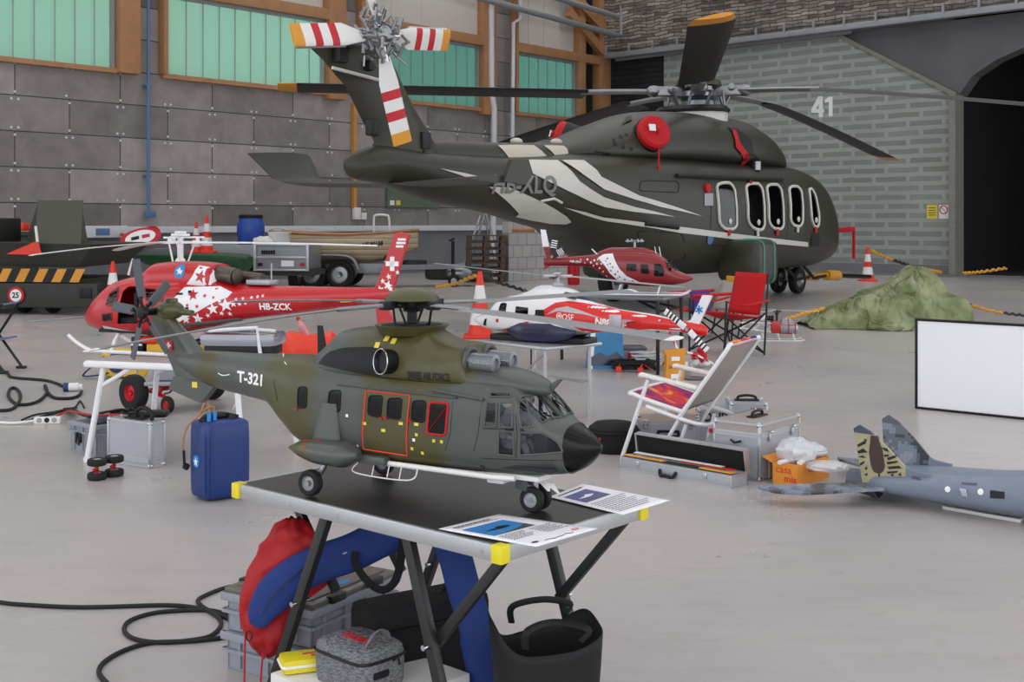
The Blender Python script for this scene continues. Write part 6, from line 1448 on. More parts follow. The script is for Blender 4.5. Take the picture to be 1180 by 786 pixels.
# ================================================================== red camping chair
q = G(852, 405)
CC = Frame(206, (839 - 590) / 1400 * 12.4, 12.4, 0)
mat('chair_red', 'bd0a16', .85, var=.08, scale=20)
cc = thing('camping_chair', 'red folding camping chair with black crossed legs', 'chair', CC.o, CC.deg)
p = MB(); p.grid(lambda u, v: Vector((-.2 - .1 * u + .03 * math.sin(PI * v), -.26 + .52 * v, .4 + .42 * u)), 10, 10); o = p.build('backrest', 'chair_red', cc); md = o.modifiers.new('t', 'SOLIDIFY'); md.thickness = .012
p = MB(); p.grid(lambda u, v: Vector((-.22 + .46 * u, -.26 + .52 * v, .38 + .06 * u - .06 * math.sin(PI * v) * math.sin(PI * u))), 10, 10); o = p.build('seat', 'chair_red', cc); md = o.modifiers.new('t', 'SOLIDIFY'); md.thickness = .012
for sd in (1, -1):
    p = MB(); p.grid(lambda u, v: Vector((-.25 + .5 * u, sd * (.29 + .06 * v), .56 - .04 * math.sin(PI * u))), 8, 3); o = p.build('armrest', 'chair_red', cc); md = o.modifiers.new('t', 'SOLIDIFY'); md.thickness = .01
    p = MB(); p.tube([(-.3, sd * .27, .82), (-.24, sd * .28, .0)], .011, 8); p.build('rear_post', 'black_metal', cc); p = MB(); p.tube([(.25, sd * .32, .56), (.27, sd * .3, 0)], .011, 8); p.build('front_leg', 'black_metal', cc)
    p = MB(); p.tube([(-.24, sd * .28, .02), (.25, -sd * .28, .43)], .01, 8); p.tube([(.27, sd * .3, .02), (-.22, -sd * .28, .4)], .01, 8); p.tube([(-.24, sd * .28, .02), (.26, sd * .3, .42)], .01, 8); p.tube([(.27, sd * .3, .02), (-.25, sd * .28, .42)], .01, 8); p.build('crossed_leg', 'black_metal', cc)
# second camping chair behind, purple and grey with red edge
CD = Frame(200, (812 - 590) / 1400 * 14.2, 14.2, 0)
mat('chair_purple', '4a2e7c', .8); mat('chair_grey', 'a8a49e', .8); mat('chair_yellow', 'd3a032', .8)
cd2 = thing('camping_chair', 'purple, grey and red low camping chair behind the red one', 'chair', CD.o, CD.deg)
p = MB(); p.grid(lambda u, v: Vector((-.28 - .14 * u, -.3 + .6 * v, .3 + .34 * u)), 8, 6); o = p.build('backrest', 'chair_grey', cd2); md = o.modifiers.new('t', 'SOLIDIFY'); md.thickness = .012
p = MB(); p.box((-.415, 0, .66), (.03, .4, .08), bev=.01); p.build('headrest', 'chair_yellow', cd2)
p = MB(); p.grid(lambda u, v: Vector((-.28 + .6 * u, -.3 + .6 * v, .28 + .08 * u - .04 * math.sin(PI * v))), 8, 8); o = p.build('seat', 'chair_red', cd2); md = o.modifiers.new('t', 'SOLIDIFY'); md.thickness = .012
p = MB(); p.grid(lambda u, v: Vector((.1 + .25 * u, .31, .3 + .26 * v)), 4, 4); o = p.build('side_pocket', 'chair_purple', cd2); md = o.modifiers.new('t', 'SOLIDIFY'); md.thickness = .02
for sd in (1, -1):
    p = MB(); p.tube([(.32, sd * .31, .5), (.3, sd * .31, .0)], .011, 8); p.tube([(-.43, sd * .3, .66), (-.26, sd * .3, .0)], .011, 8); p.build('leg', 'black_metal', cd2)
    p = MB(); p.tube([(-.3, sd * .31, .52), (.33, sd * .31, .5)], .018, 8); p.build('armrest', 'chair_red', cd2)
# stool edge at the far left
q = G(5, 430); t = thing('folding_stool', 'folding stool with blue cloth and black legs cut by the left edge', 'stool', (q.x - .2, q.y + .15, 0))
p = MB(); p.grid(lambda u, v: Vector((-.25 + .45 * u, -.2 + .4 * v, .62 - .03 * math.sin(PI * u))), 6, 4); o = p.build('seat', 'blue_pipe', t); md = o.modifiers.new('t', 'SOLIDIFY'); md.thickness = .015
p = MB(); p.grid(lambda u, v: Vector((-.25 + .42 * u, -.2 + .4 * v, .3 - .02 * math.sin(PI * u))), 6, 4); o = p.build('lower_shelf', 'blue_pipe', t); md = o.modifiers.new('t', 'SOLIDIFY'); md.thickness = .012
for y in (-.2, .2):
    p = MB(); p.tube([(.2, y, .62), (-.2, y, .01)], .013, 8); p.tube([(-.22, y, .62), (.22, y, .01)], .013, 8); p.box((.21, y, .012), (.09, .04, .024), bev=.008); p.build('leg', 'black_metal', t)
# ================================================================== things under the far tables
def px_box(nm, lb, cat, px0, px1, py_b, h, d, m_, rz=0.0, bev=.01):
    a, b_ = G(px0, py_b), G(px1, py_b); w_ = (b_ - a).length; c = (a + b_) / 2
    t = thing(nm, lb, cat, (c.x, c.y + d / 2, 0), rz); return t, w_
mat('poster_blue', '3f86b8', .6, var=.25, scale=6)
t = thing('print_bag', 'tall bag printed with a blue sky picture under the tables', 'bag', G(697, 424), 8)
p = MB(); p.prism([(-.17, 0), (.17, 0), (.16, .44), (-.12, .44)], lambda a, b_, tt_: Vector((a, tt_ + .12 * b_, b_)), -.06, .06); p.build('bag_body', 'poster_blue', t)
p = MB(); p.prism([(-.175, 0), (-.13, 0), (-.08, .43), (-.125, .43)], lambda a, b_, tt_: Vector((a, tt_ + .12 * b_, b_)), -.064, -.06); p.build('pale_edge', 'print_white', t)
p = MB(); p.prism([(-.15, .03), (.16, .03), (.16, .1), (.1, .15), (.02, .11), (-.06, .15), (-.15, .1)], lambda a, b_, tt_: Vector((a, tt_ + .12 * b_, b_)), -.066, -.06); p.build('dark_print', 'model_navy', t)
t = thing('tool_box', 'flat grey box with red and white tape under the dark table', 'box', G(720, 418), 6)
p = MB(); p.box((0, 0, .07), (.36, .26, .13), bev=.01); p.build('box_body', 'crate_grey', t)
p = MB(); p.box((0, 0, .145), (.38, .28, .025), bev=.006); p.build('lid', 'table_dark', t)
p = MB(); p.box((.05, -.133, .06), (.1, .006, .09)); p.build('red_label', 'red_plastic', t)
random.seed(21)
def coil(nm, lb, c, r, n, m_, tr, zz=.1):
    p = MB(); pts = []
    for k in range(n * 14):
        a = 2 * PI * k / 14; pts.append(c + Vector(((r + random.uniform(-.02, .02)) * math.cos(a), (r * .7 + random.uniform(-.02, .02)) * math.sin(a), tr + zz * k / (n * 14) + random.uniform(0, .012))))
    p.tube(pts, tr, 6); return tag(p.build(nm, m_), lb, 'cable')
coil('cable_coil', 'coil of thin white cable under the dark table', G(744, 424), .13, 5, 'white_pipe', .009, .14)
coil('cable_coil', 'heap of coiled black cable beside the white cable coil', G(731, 427), .19, 5, 'black_rubber', .011, .08)
for k, (px, py) in enumerate(((713, 429), (738, 430))):
    p = MB(); c = G(px, py); p.box(c + Vector((0, 0, .025)), (.05, .035, .05), bev=.008); p.tube([c + Vector((0, 0, .05)), c + Vector((.03, .05, .08)), c + Vector((.1, .1, .02))], .006, 6); tag(p.build('orange_plug', 'orange_plastic'), ('orange plug left of the black cable heap', 'orange plug in front of the white cable coil')[k], 'plug')
t = thing('orange_pouch', 'upright orange battery pouch with white labels under the dark table', 'pouch', G(777, 437), 5)
p = MB(); p.prism([(-.085, 0), (.075, 0), (.085, .22), (.1, .26), (-.1, .25), (-.075, .2)], lambda a, b_, tt_: Vector((a, tt_, b_)), -.05, .05); p.build('pouch_body', 'warn_orange', t)
for zz, w_, h_ in ((.18, .07, .035), (.03, .08, .04)): p = MB(); p.box((0, -.052, zz), (w_, .004, h_)); p.build('white_label', 'print_white', t)
p = MB(); add_text(p, 'LiPo SAFE', .035, lambda a, b_: Vector((a * .8, -.053, .11 + b_)), bold=.02); p.build('lettering', 'print_black', t)
t = thing('grey_box', 'small grey carton behind the orange pouch', 'box', G(787, 434)); p = MB(); p.box((.0, .1, .09), (.16, .1, .18), bev=.008); p.build('box_body', 'grey_pipe', t); p = MB(); p.box((0, .048, .1), (.1, .004, .05)); p.build('label', 'print_white', t)
q = G(809, 420); p = MB(); p.lathe([(.045, 0), (.048, .01), (.048, .15), (.03, .16), (.03, .17), (0, .17)], q, n=18); tag(p.build('red_can', 'red_plastic'), 'red can standing behind the lawn chair', 'can')
p = MB(); q = G(793, 425); p.tube(smooth_path([q + Vector((-.15, .1, .1)), q + Vector((-.08, 0, .14)), q + Vector((0, -.02, .1)), q + Vector((.08, .03, .13)), q + Vector((.14, .05, .06))], 5), .02, 6); p.tube(smooth_path([q + Vector((-.2, .2, .02)), q + Vector((-.1, .1, .12)), q + Vector((.05, .1, .09)), q + Vector((.2, .15, .03))], 5), .014, 6); tag(p.build('red_hose', 'red_plastic'), 'bundle of red strap and hose behind the orange pouch', 'hose')
p = MB()
for k in range(5): p.ball(G(798 + 4 * k, 424) + Vector((0, random.uniform(0, .1), .03 + .015 * (k % 3))), (.04, .03, .03), 8, 6)
tag(p.build('paper_tissues', 'print_white'), 'crumpled white tissues beside the red can', 'tissue')
p = MB(); p.lathe([(.09, 0), (.1, .008), (.1, .016), (.0, .018)], G(800, 437), n=20); tag(p.build('round_tray', 'table_dark'), 'small dark round plate on the floor by the orange pouch', 'plate')
# red and white barrier tape
m, nt, b = new_mat('tape'); tc = nt.nodes.new('ShaderNodeTexCoord'); wv = nt.nodes.new('ShaderNodeTexWave'); wv.inputs['Scale'].default_value = 3.0; nt.links.new(tc.outputs['Object'], wv.inputs['Vector'])
cr = nt.nodes.new('ShaderNodeValToRGB'); cr.color_ramp.interpolation = 'CONSTANT'; cr.color_ramp.elements[0].color = lin('cc1c22'); cr.color_ramp.elements[1].position = .5; cr.color_ramp.elements[1].color = lin('e8e6e4'); nt.links.new(wv.outputs['Fac'], cr.inputs[0]); nt.links.new(cr.outputs[0], b.inputs['Base Color'])
p = MB(); Y = 11.0; p.tube(smooth_path([AT(715, 418, 11.6), AT(745, 416, 11.4), AT(768, 382, 11.2), AT(782, 403, 11.1), AT(800, 408, 11.1), AT(822, 419, 11.2)], 8), .016, 5, flat=.3); tag(p.build('barrier_tape', 'tape'), 'red and white striped barrier tape looped under the dark table', 'tape')
# ================================================================== orange box with bags of film, jerrycan, wheels
mat('box_orange', 'd98a2c', .7, var=.05)
OB = Frame(48, 1.447, 6.156, 0)
ob = thing('orange_box', 'open orange carton lettered casa mia, plastic film on top', 'box', OB.o, OB.deg)
x, y, z = .33, .14, .115; p = MB()
for (cx, cy, wx, wy) in ((x / 2, 0, x, .005), (x / 2, y, x, .005), (0, y / 2, .005, y), (x, y / 2, .005, y)): p.box((cx, cy, z / 2), (wx, wy, z))
p.box((x / 2, y / 2, .004), (x, y, .005)); p.box((x / 2, y + .03, z + .004), (x, .07, .004), rot=Matrix.Rotation(.4, 3, 'X')); p.build('carton', 'box_orange', ob)
p = MB(); add_text(p, 'casa', .055, lambda a, b_: Vector((-.0035, .078 - a, .08 + b_)), bold=.0); add_text(p, 'mia', .05, lambda a, b_: Vector((-.0035, .04 - a, .036 + b_)), bold=.02); add_text(p, 'casa', .05, lambda a, b_: Vector((.15 + a, -.0035, .075 + b_)), bold=.01); p.build('lettering', 'print_red', ob)
m, nt, b = new_mat('film')
gl = nt.nodes.new('ShaderNodeBsdfGlossy'); gl.inputs['Roughness'].default_value = .22; df = nt.nodes.new('ShaderNodeBsdfDiffuse'); df.inputs[0].default_value = (.8, .82, .86, 1); tp = nt.nodes.new('ShaderNodeBsdfTransparent')
m1 = nt.nodes.new('ShaderNodeMixShader'); m1.inputs[0].default_value = .72; nt.links.new(gl.outputs[0], m1.inputs[1]); nt.links.new(df.outputs[0], m1.inputs[2]); m2 = nt.nodes.new('ShaderNodeMixShader'); m2.inputs[0].default_value = .5; nt.links.new(tp.outputs[0], m2.inputs[1]); nt.links.new(m1.outputs[0], m2.inputs[2]); nt.links.new(m2.outputs[0], nt.nodes['Material Output'].inputs[0])
def crumple(nm, lb, c, r, seed, m_='film', zmin=None):
    rnd = random.Random(seed); p = MB(); p.ball((0, 0, 0), 1.0, 26, 18)
    ks = [(Vector((rnd.gauss(0, 1), rnd.gauss(0, 1), rnd.gauss(0, 1))).normalized(), rnd.uniform(3, 9), rnd.uniform(0, 6)) for _ in range(14)]
    out = []
    for v in p.v:
        v = Vector(v); d = 1 + sum(.06 * abs(math.sin(v.dot(k) * f + ph)) for k, f, ph in ks) - .3
        q = Vector((v.x * r[0] * d, v.y * r[1] * d, v.z * r[2] * d)) + c
        if zmin is not None: q.z = max(q.z, zmin)
        out.append(tuple(q))
    p.v = out; return tag(p.build(nm, m_, ang=25), lb, 'plastic bag')
c = OB.W((.1, .06, .165)); crumple('plastic_bag', 'crumpled clear plastic bag heaped on the orange box', c, (.085, .07, .055), 1)
c = OB.W((.24, .08, .145)); crumple('plastic_bag', 'loose clear plastic film at the right end of the orange box', c, (.085, .06, .035), 2)
p = MB()
for a, b_, r in (((-.03, .09, .12), (.2, .02, .122), .012), ((.02, .0, .122), (.33, .06, .125), .014)): p.tube([OB.W(a), OB.W(b_)], r, 8)
tag(p.build('foam_strip', 'white_paint'), 'white foam strips lying across the open orange box', 'foam strip')
c = AT(952, 549, 6.2); c.z = .1; crumple('plastic_bag', 'crumpled plastic film lying on the jet tailplane', c, (.085, .06, .022), 3)
# blue jerrycan
m, nt, b = new_mat('jerry_blue'); b.inputs['Base Color'].default_value = lin('13306e'); setin(b, 'Roughness', .42)
JC = Frame(42, -1.43, 5.95, 0)
jc = thing('jerrycan', 'big blue plastic jerrycan with round emblem beside the black table', 'jerrycan', JC.o, JC.deg)
bm_ = MB(); bm_.box((0, 0, .195), (.25, .2, .385), bev=.04); ob_ = bm_.build('can_body', 'jerry_blue', jc, 60, sub=1)
p = MB()
for k in (0, 1, 2): p.tube([(-.117 + .012 * k, -.07 - .012 * k, .04), (-.12 + .012 * k, -.073 - .012 * k, .1), (-.12 + .012 * k, -.073 - .012 * k, .3), (-.113 + .012 * k, -.066 - .012 * k, .36)], .006, 6)
p.build('moulded_rib', 'jerry_blue', jc)
p = MB(); p.prism(ell(.0, .19, .028, .03), lambda a, b_, t: Vector((t, a, b_)), -.129, -.12); eo = p.build('round_emblem', 'print_blue', jc)
p = MB(); p.prism(star(.0, .188, .024, 0, .35), lambda a, b_, t: Vector((t, a, b_)), -.1305, -.129); p.build('emblem_star', 'print_white', eo)
p = MB(); p.tube(smooth_path([(-.1, 0, .375), (-.06, 0, .4), (.02, 0, .395), (.08, 0, .375)], 4), .02, 8); p.cyl((.05, -.02, .37), (.06, -.02, .405), .03); p.build('handle', 'black_plastic', jc)
for xx in (-.075, -.045): p = MB(); p.cyl((xx, -.03, .375), (xx, -.03, .425), .011); p.build('hose_fitting', 'print_blue', jc)
p = MB(); p.tube(smooth_path([(-.075, -.03, .42), (-.08, -.03, .47), (-.1, -.03, .475), (-.12, -.02, .42), (-.155, .03, .36), (-.165, .06, .28), (-.16, .06, .19)], 5), .0045, 6); p.tube(smooth_path([(-.045, -.03, .42), (-.05, -.03, .45), (-.09, -.03, .445), (-.15, .03, .37)], 5), .0045, 6); p.build('fuel_hose', 'orange_wood', jc)
p = MB(); p.cyl((-.162, .06, .24), (-.158, .06, .16), .007); p.cyl((-.158, .06, .165), (-.14, .06, .155), .016); p.build('filter', 'black_rubber', jc)
# small wheel pairs lying on their sides
for k, (px, py) in enumerate(((108, 555), (128, 551))):
    c = G(px, py); t = thing('wheel_pair', ('left pair of small black wheels on a red axle, lying on the floor', 'right pair of small black wheels on a red axle, behind the left pair')[k], 'wheels', (c.x, c.y + .05, 0))
    for zz in (.02, .092): p = MB(); wheel(p, (0, 0, zz), (0, 0, 1), .05, .036, .4, n=22, tyre=0, rim=1); p.build('wheel', ['black_rubber', 'grey_pipe'], t)
    p = MB(); p.cyl((0, 0, .02), (0, 0, .095), .009); p.cyl((-.015, -.02, .05), (.01, -.01, .065), .008); p.build('axle', 'red_plastic', t)
# hand cart with crate behind the trestle table
c = G(165, 474); t = thing('hand_cart', 'hand cart with big red rimmed wheel and red axle behind the white table', 'cart', (c.x, c.y, 0), -20)
p = MB(); wheel(p, (-.08, 0, .13), (.29, .956, 0), .13, .09, .45); p.build('wheel', ['black_rubber', 'red_plastic'], t)
p = MB(); wheel(p, (.12, .67, .13), (.29, .956, 0), .13, .09, .45); p.build('wheel', ['black_rubber', 'red_plastic'], t)
p = MB(); wheel(p, (.22, -.02, .06), (.29, .956, 0), .06, .04, .5); p.build('caster', ['black_rubber', 'red_plastic'], t)
p = MB(); p.tube([(-.06, .07, .13), (.12, .6, .13)], .016, 8); p.tube([(-.04, .12, .13), (.22, .0, .1)], .014, 8); p.box((.08, .06, .15), (.06, .06, .05), rz=.45, bev=.01); p.build('axle', 'red_plastic', t)
p = MB(); p.box((.24, .25, .2), (.6, .4, .03), rz=.4, bev=.01); p.build('platform', 'grey_pipe', t)
p = MB(); p.box((.24, .25, .34), (.5, .34, .24), rz=.4, bev=.015); p.tube([(-.05, .0, .2), (-.05, 0, .46)], .006, 6); t2 = tag(p.build('grey_bin', 'crate_grey'), 'grey plastic bin standing on the hand cart', 'bin'); t2.location = t.location; t2.rotation_euler = t.rotation_euler
# sports bag, bright things on and under the trestle table
mat('bag_yellow', 'd8b03a', .7, var=.2, scale=10); mat('bag_blue', '27406e', .7, var=.15)
c = G(140, 437); t = thing('yellow_bag', 'yellow and blue printed bag with blue straps behind the white table', 'bag', (c.x, c.y + .1, 0), -12)
p = MB(); p.box((0, 0, .13), (.36, .2, .24), bev=.05); p.build('bag_body', 'bag_yellow', t); p = MB(); p.ball((-.03, -.1, .14), (.08, .03, .09)); p.build('blue_print', 'bag_blue', t)
p = MB(); p.tube(smooth_path([(-.14, -.08, .2), (-.26, -.1, .1), (-.34, -.1, .02), (-.2, -.12, .03), (-.1, -.1, .05)], 5), .02, 6, flat=.3); p.build('strap', 'bag_blue', t)
c = TW.W((.28, .42, .566))
t = thing('toy_parts_box', 'yellow, orange and white box of model parts on the white table', 'box', c, -10)
p = MB(); p.box((.1, .02, .035), (.46, .16, .07), bev=.02); p.build('box_body', 'bag_yellow', t); p = MB(); p.ball((-.1, -.03, .085), (.08, .06, .028)); p.ball((.02, -.03, .085), (.05, .05, .025)); p.build('orange_cloth', 'orange_plastic', t)
p = MB(); p.box((-.2, .02, .05), (.08, .1, .1), bev=.01); p.build('black_panel', 'black_plastic', t)
p = MB(); p.box((-.2, -.035, .055), (.07, .006, .012)); p.box((-.2, -.035, .055), (.012, .006, .07)); p.build('white_cross', 'print_white', t)
p = MB(); p.ball((.2, -.05, .08), (.03, .03, .02)); p.ball((.28, -.02, .08), (.05, .04, .02)); p.build('dark_parts', 'model_navy', t)
c = TW.W((.78, .42, .566)); t = thing('grey_tray', 'clear grey plastic tray with black base on the right end of the white table', 'tray', c, -6)
p = MB(); p.box((-.02, 0, .045), (.4, .22, .06), bev=.012); p.build('tray_base', 'black_plastic', t); p = MB(); p.box((-.02, 0, .105), (.44, .26, .075), bev=.025); p.build('tray_tub', 'bubble_grey', t)
p = MB(); p.tube([(-.18, -.13, .16), (.1, -.13, .18), (.12, -.13, .03)], .012, 6); p.tube([(.1, -.13, .17), (.2, -.1, .16)], .01, 6); p.build('white_bracket', 'white_metal', t)
# orange sack with bottle
c = G(355, 428); rnd = random.Random(4); t = thing('orange_sack', 'bright orange red cloth sack standing behind the camouflage model', 'sack', (c.x, c.y, 0))
p = MB(); p.lathe([(.2, 0), (.25, .03), (.26, .2), (.25, .3), (.22, .335), (.17, .33), (.1, .31), (0, .3)], (0, 0, 0), n=40); p.v = [(v[0] * (1 + .05 * math.sin(7 * math.atan2(v[1], v[0]) + 14 * v[2])), v[1] * (1 + .05 * math.sin(5 * math.atan2(v[1], v[0]) - 9 * v[2])), v[2] * (1 + .05 * math.sin(3 * math.atan2(v[1], v[0])))) for v in p.v]; p.build('sack_cloth', 'orange_plastic', t)
mat('cola_pink', 'c9868c', .2, coat=.5)
bottle('drink_bottle', 'drink bottle with red cap leaning in the orange sack', (c.x + .02, c.y - .02, .26), .26, 'red_plastic', 'cola_pink', -.45)
# power strip, connector, cables at the left
c = G(55, 488); t = thing('power_strip', 'white power strip with round sockets on the floor at the left', 'power strip', (c.x, c.y, 0), 8)
p = MB(); p.box((0, 0, .022), (.17, .055, .044), bev=.008); p.build('strip_body', 'white_paint', t)
for k in (-1, 0, 1): p = MB(); p.cyl((k * .048, -.026, .026), (k * .048, -.0285, .026), .017); p.build('socket', 'grey_pipe' if k else 'black_plastic', t)
p = MB(); p.tube(smooth_path([(-.085, 0, .02), (-.2, -.03, .012), (-.35, .02, .012), (-.6, .05, .012)], 6), .009, 8); p.build('white_cord', 'white_paint', t)
def floor_cable(nm, lb, pts, r, m_='black_rubber', n=5):
    P_ = [G(a, b_, r) for a, b_ in pts]; p = MB(); p.tube(smooth_path(P_, n), r, 8); return tag(p.build(nm, m_), lb, 'cable')
floor_cable('power_cable', 'black power cable looping over the floor at the left to the blue plug', [(-10, 424), (8, 430), (15, 435), (50, 438), (66, 442), (76, 447)], .012)
floor_cable('power_cable', 'black power cable curling from the blue plug into a loop', [(94, 451), (90, 456), (80, 459), (62, 458), (53, 449), (52, 444), (54, 452), (46, 461), (32, 466), (18, 465), (10, 457), (11, 449), (17, 447), (23, 453), (22, 463), (12, 472), (-8, 473)], .012)
c = G(84, 451); t = thing('cable_connector', 'blue and white cable plug on the floor behind the grey crate', 'plug', (c.x, c.y, 0), 10)
p = MB(); p.cyl((-.03, 0, .035), (.045, 0, .035), .033); p.cyl((.045, 0, .035), (.07, 0, .035), .024); p.build('white_sleeve', 'white_paint', t); p = MB(); p.cyl((-.07, 0, .035), (-.03, 0, .035), .034); p.build('blue_sleeve', 'bag_blue', t)
floor_cable('thin_cable', 'thin dark cable running on the floor behind the power strip', [(25, 484), (40, 478), (60, 475), (85, 470), (92, 462), (97, 470)], .006)
# ================================================================== whiteboard, tarpaulin, cones, chains
wbF = Frame(-41, 2.91, 8.75, 0)
wbd = thing('whiteboard', 'large white board with black frame standing on the floor at the right', 'board', wbF.o, wbF.deg)
p = MB(); p.box((.75, .015, .325), (1.48, .02, .62)); p.build('white_panel', 'board_white', wbd)
p = MB()
for xx in (0, 1.5): p.box((xx, .015, .325), (.018, .035, .65), bev=.004)
for zz in (.008, .642): p.box((.75, .015, zz), (1.51, .035, .018), bev=.004)
p.build('frame', 'black_plastic', wbd)
p = MB()
for xx in (.3, 1.2): p.beam((xx, .03, .5), (xx, .3, .01), .02, .02)
p.build('prop', 'black_metal', wbd)
# olive tarpaulin over a heap
m, nt, b = new_mat('tarp')
tc = nt.nodes.new('ShaderNodeTexCoord'); nz = nt.nodes.new('ShaderNodeTexNoise'); nz.inputs['Scale'].default_value = 3.0; nz.inputs['Detail'].default_value = 6
nt.links.new(tc.outputs['Object'], nz.inputs['Vector']); cr = nt.nodes.new('ShaderNodeValToRGB'); cr.color_ramp.elements[0].position = .35; cr.color_ramp.elements[0].color = lin('5f6a35'); cr.color_ramp.elements[1].position = .65; cr.color_ramp.elements[1].color = lin('99a077')
nt.links.new(nz.outputs['Fac'], cr.inputs[0]); nt.links.new(cr.outputs[0], b.inputs['Base Color']); setin(b, 'Roughness', .38)
vo_ = nt.nodes.new('ShaderNodeTexVoronoi'); vo_.feature = 'DISTANCE_TO_EDGE'; vo_.inputs['Scale'].default_value = 3.2; nd_ = nt.nodes.new('ShaderNodeTexNoise'); nd_.inputs['Scale'].default_value = 2.5; nt.links.new(tc.outputs['Object'], nd_.inputs['Vector']); va_ = nt.nodes.new('ShaderNodeVectorMath'); va_.operation = 'MULTIPLY_ADD'; va_.inputs[1].default_value = (.5, .5, .5); nt.links.new(nd_.outputs['Color'], va_.inputs[0]); nt.links.new(tc.outputs['Object'], va_.inputs[2]); nt.links.new(va_.outputs[0], vo_.inputs['Vector']); bp = nt.nodes.new('ShaderNodeBump'); bp.inputs['Strength'].default_value = 1.0; bp.inputs['Distance'].default_value = .18; nt.links.new(vo_.outputs['Distance'], bp.inputs['Height']); nt.links.new(bp.outputs['Normal'], b.inputs['Normal'])
tY = 15.6; tx = [((px - 590) / 1400 * tY, 1.35 + (255 - py) / 1400 * tY) for px, py in ((925, 372), (948, 357), (968, 349), (989, 341), (1022, 329), (1040, 317), (1054, 309), (1069, 316), (1083, 337), (1106, 348), (1110, 369))]
xs_ = [a for a, _ in tx]; zs_ = [max(.02, b_) for _, b_ in tx]
rnd = random.Random(9)
fo_ = [(rnd.uniform(-1, 1), rnd.uniform(-1, 1), rnd.uniform(3, 11), rnd.uniform(0, 6)) for _ in range(16)]
def tarp(u, v):
    x = xs_[0] + (xs_[-1] - xs_[0]) * u; ridge = pchip(xs_, zs_, x); s_ = abs(2 * v - 1)
    prof = max(0, 1 - s_ ** 1.25); prof = prof * .82 + .18 * (1 - s_ ** 4)
    n = sum(abs(math.sin(x * a * f + (v * 1.4) * b_ * f + ph)) - .5 for a, b_, f, ph in fo_) / 16
    z = max(.006, ridge * prof + n * 1.5 * (1 - s_ ** 3) * min(1, ridge * 2))
    return Vector((x + n * .1, tY + (v - .5) * (1.0 + .25 * math.sin(u * PI)) + .12 * math.sin(x * 5) * s_, min(z, ridge * 1.04)))
p = MB(); p.grid(tarp, 70, 34); tp_ = p.build('tarpaulin', 'tarp', ang=22); tag(tp_, 'crumpled olive green tarpaulin draped over a heap on the floor', 'tarpaulin')
tp_.modifiers.new('t', 'SOLIDIFY').thickness = .006
mat('cone_red', 'e0331f', .45); mat('cone_white', 'e6e4e2', .45)
def cone(lb, loc, h=.75, group='traffic cones'):
    t = thing('traffic_cone', lb, 'traffic cone', loc, group=group)
    p = MB(); p.box((0, 0, .018), (h * .5, h * .5, .036), bev=.012); p.build('base_plate', 'cone_red', t)
    p = MB(); R0, R1 = h * .19, h * .035; prev = .03
    for e, mi in ((.2, 0), (.42, 1), (.58, 0), (.8, 1), (1.0, 0)):
        z0, z1 = prev, h * e; r0, r1 = R0 + (R1 - R0) * z0 / h, R0 + (R1 - R0) * z1 / h; p.m = mi; p.lathe([(r0, z0), (r1, z1)], (0, 0, 0), n=24); prev = z1
    p.m = 0; p.lathe([(R1, h), (R1 * .7, h + .01), (0, h + .01)], (0, 0, 0), n=24); p.build('cone_body', ['cone_red', 'cone_white'], t); return t
cone('red and white traffic cone behind the white nosed model helicopter', G(553, 389), .76)
cone('red and white traffic cone before the block wall, right of the green helicopter', G(1000, 324), .76)
cone('traffic cone standing half hidden behind the red helicopter cabin', G(130, 363), .76)
mat('chain_yellow', 'd39a2e', .5); mat('chain_dark', '2c2c2b', .6)
def chain(nm, lb, pts, segs, r=.022):
    t = thing(nm, lb, 'barrier chain', pts[0]); P_ = [Vector(q) - Vector(pts[0]) for q in pts]
    path = smooth_path(P_, 10); n = len(path)
    for i, s_ in enumerate(segs):
        a, b_ = int((n - 1) * i / len(segs)), int((n - 1) * (i + 1) / len(segs)); p = MB()
        for k in range(a, b_): 
            d = path[k + 1] - path[k]; p.tube([path[k] + d * .02, path[k] + d * .5 + Vector((0, 0, r * .5 * (-1) ** k)), path[k + 1] - d * .02], r * (.8 if k % 2 else 1), 6)
        p.build('yellow_length' if s_ else 'dark_length', 'chain_yellow' if s_ else 'chain_dark', t)
    return t
chain('barrier_chain', 'yellow and black chain hanging from the right traffic cone toward the tunnel', [AT(1004, 289, 26), AT(1022, 297, 26.5), AT(1045, 305, 27), AT(1070, 311, 27), AT(1085, 314, 27.5)], (1, 1, 0, 0, 1, 1), .03)
chain('barrier_chain', 'yellow chain lying before the dark tunnel opening', [AT(1110, 315, 28), AT(1130, 313.5, 28), AT(1160, 309, 28)], (1, 1), .035)
chain('barrier_chain', 'yellow and black chain running right from the tarpaulin', [AT(1108, 348, 15.8), AT(1125, 354, 15.6), AT(1150, 360, 15.4), AT(1185, 364, 15.2)], (0, 1, 1, 0), .02)
chain('barrier_chain', 'yellow rope stretched left from the tarpaulin over the little helicopter', [AT(949, 356, 15.2), AT(925, 362, 15.0), AT(900, 370, 14.8)], (1, 1), .022)
chain('barrier_chain', 'yellow and dark chain hooked to the traffic cone behind the white helicopter', [AT(503, 331, 17), AT(525, 327, 16.2), AT(551, 318, 14.2), AT(575, 326, 16), AT(608, 336, 18)], (1, 1, 0, 0), .022)
# tow bar at the nose of the big helicopter
a, b_, c = W.W((3.4, -.1, .28)), AT(952, 317, 23.6), AT(1002, 319, 25.5)
t = thing('tow_bar', 'orange and black tow bar at the nose wheel of the big green helicopter', 'tow bar', (0, 0, 0))
p = MB(); p.tube([a, b_], .05, 8); p.box(a + (b_ - a) * .3, (.5, .2, .12), bev=.03); p.cyl(b_, b_ + (c - b_) * .25, .1); p.build('orange_head', 'chain_yellow', t); p = MB(); p.tube([b_ + (c - b_) * .25, c], .045, 8); p.build('dark_pole', 'black_metal', t)
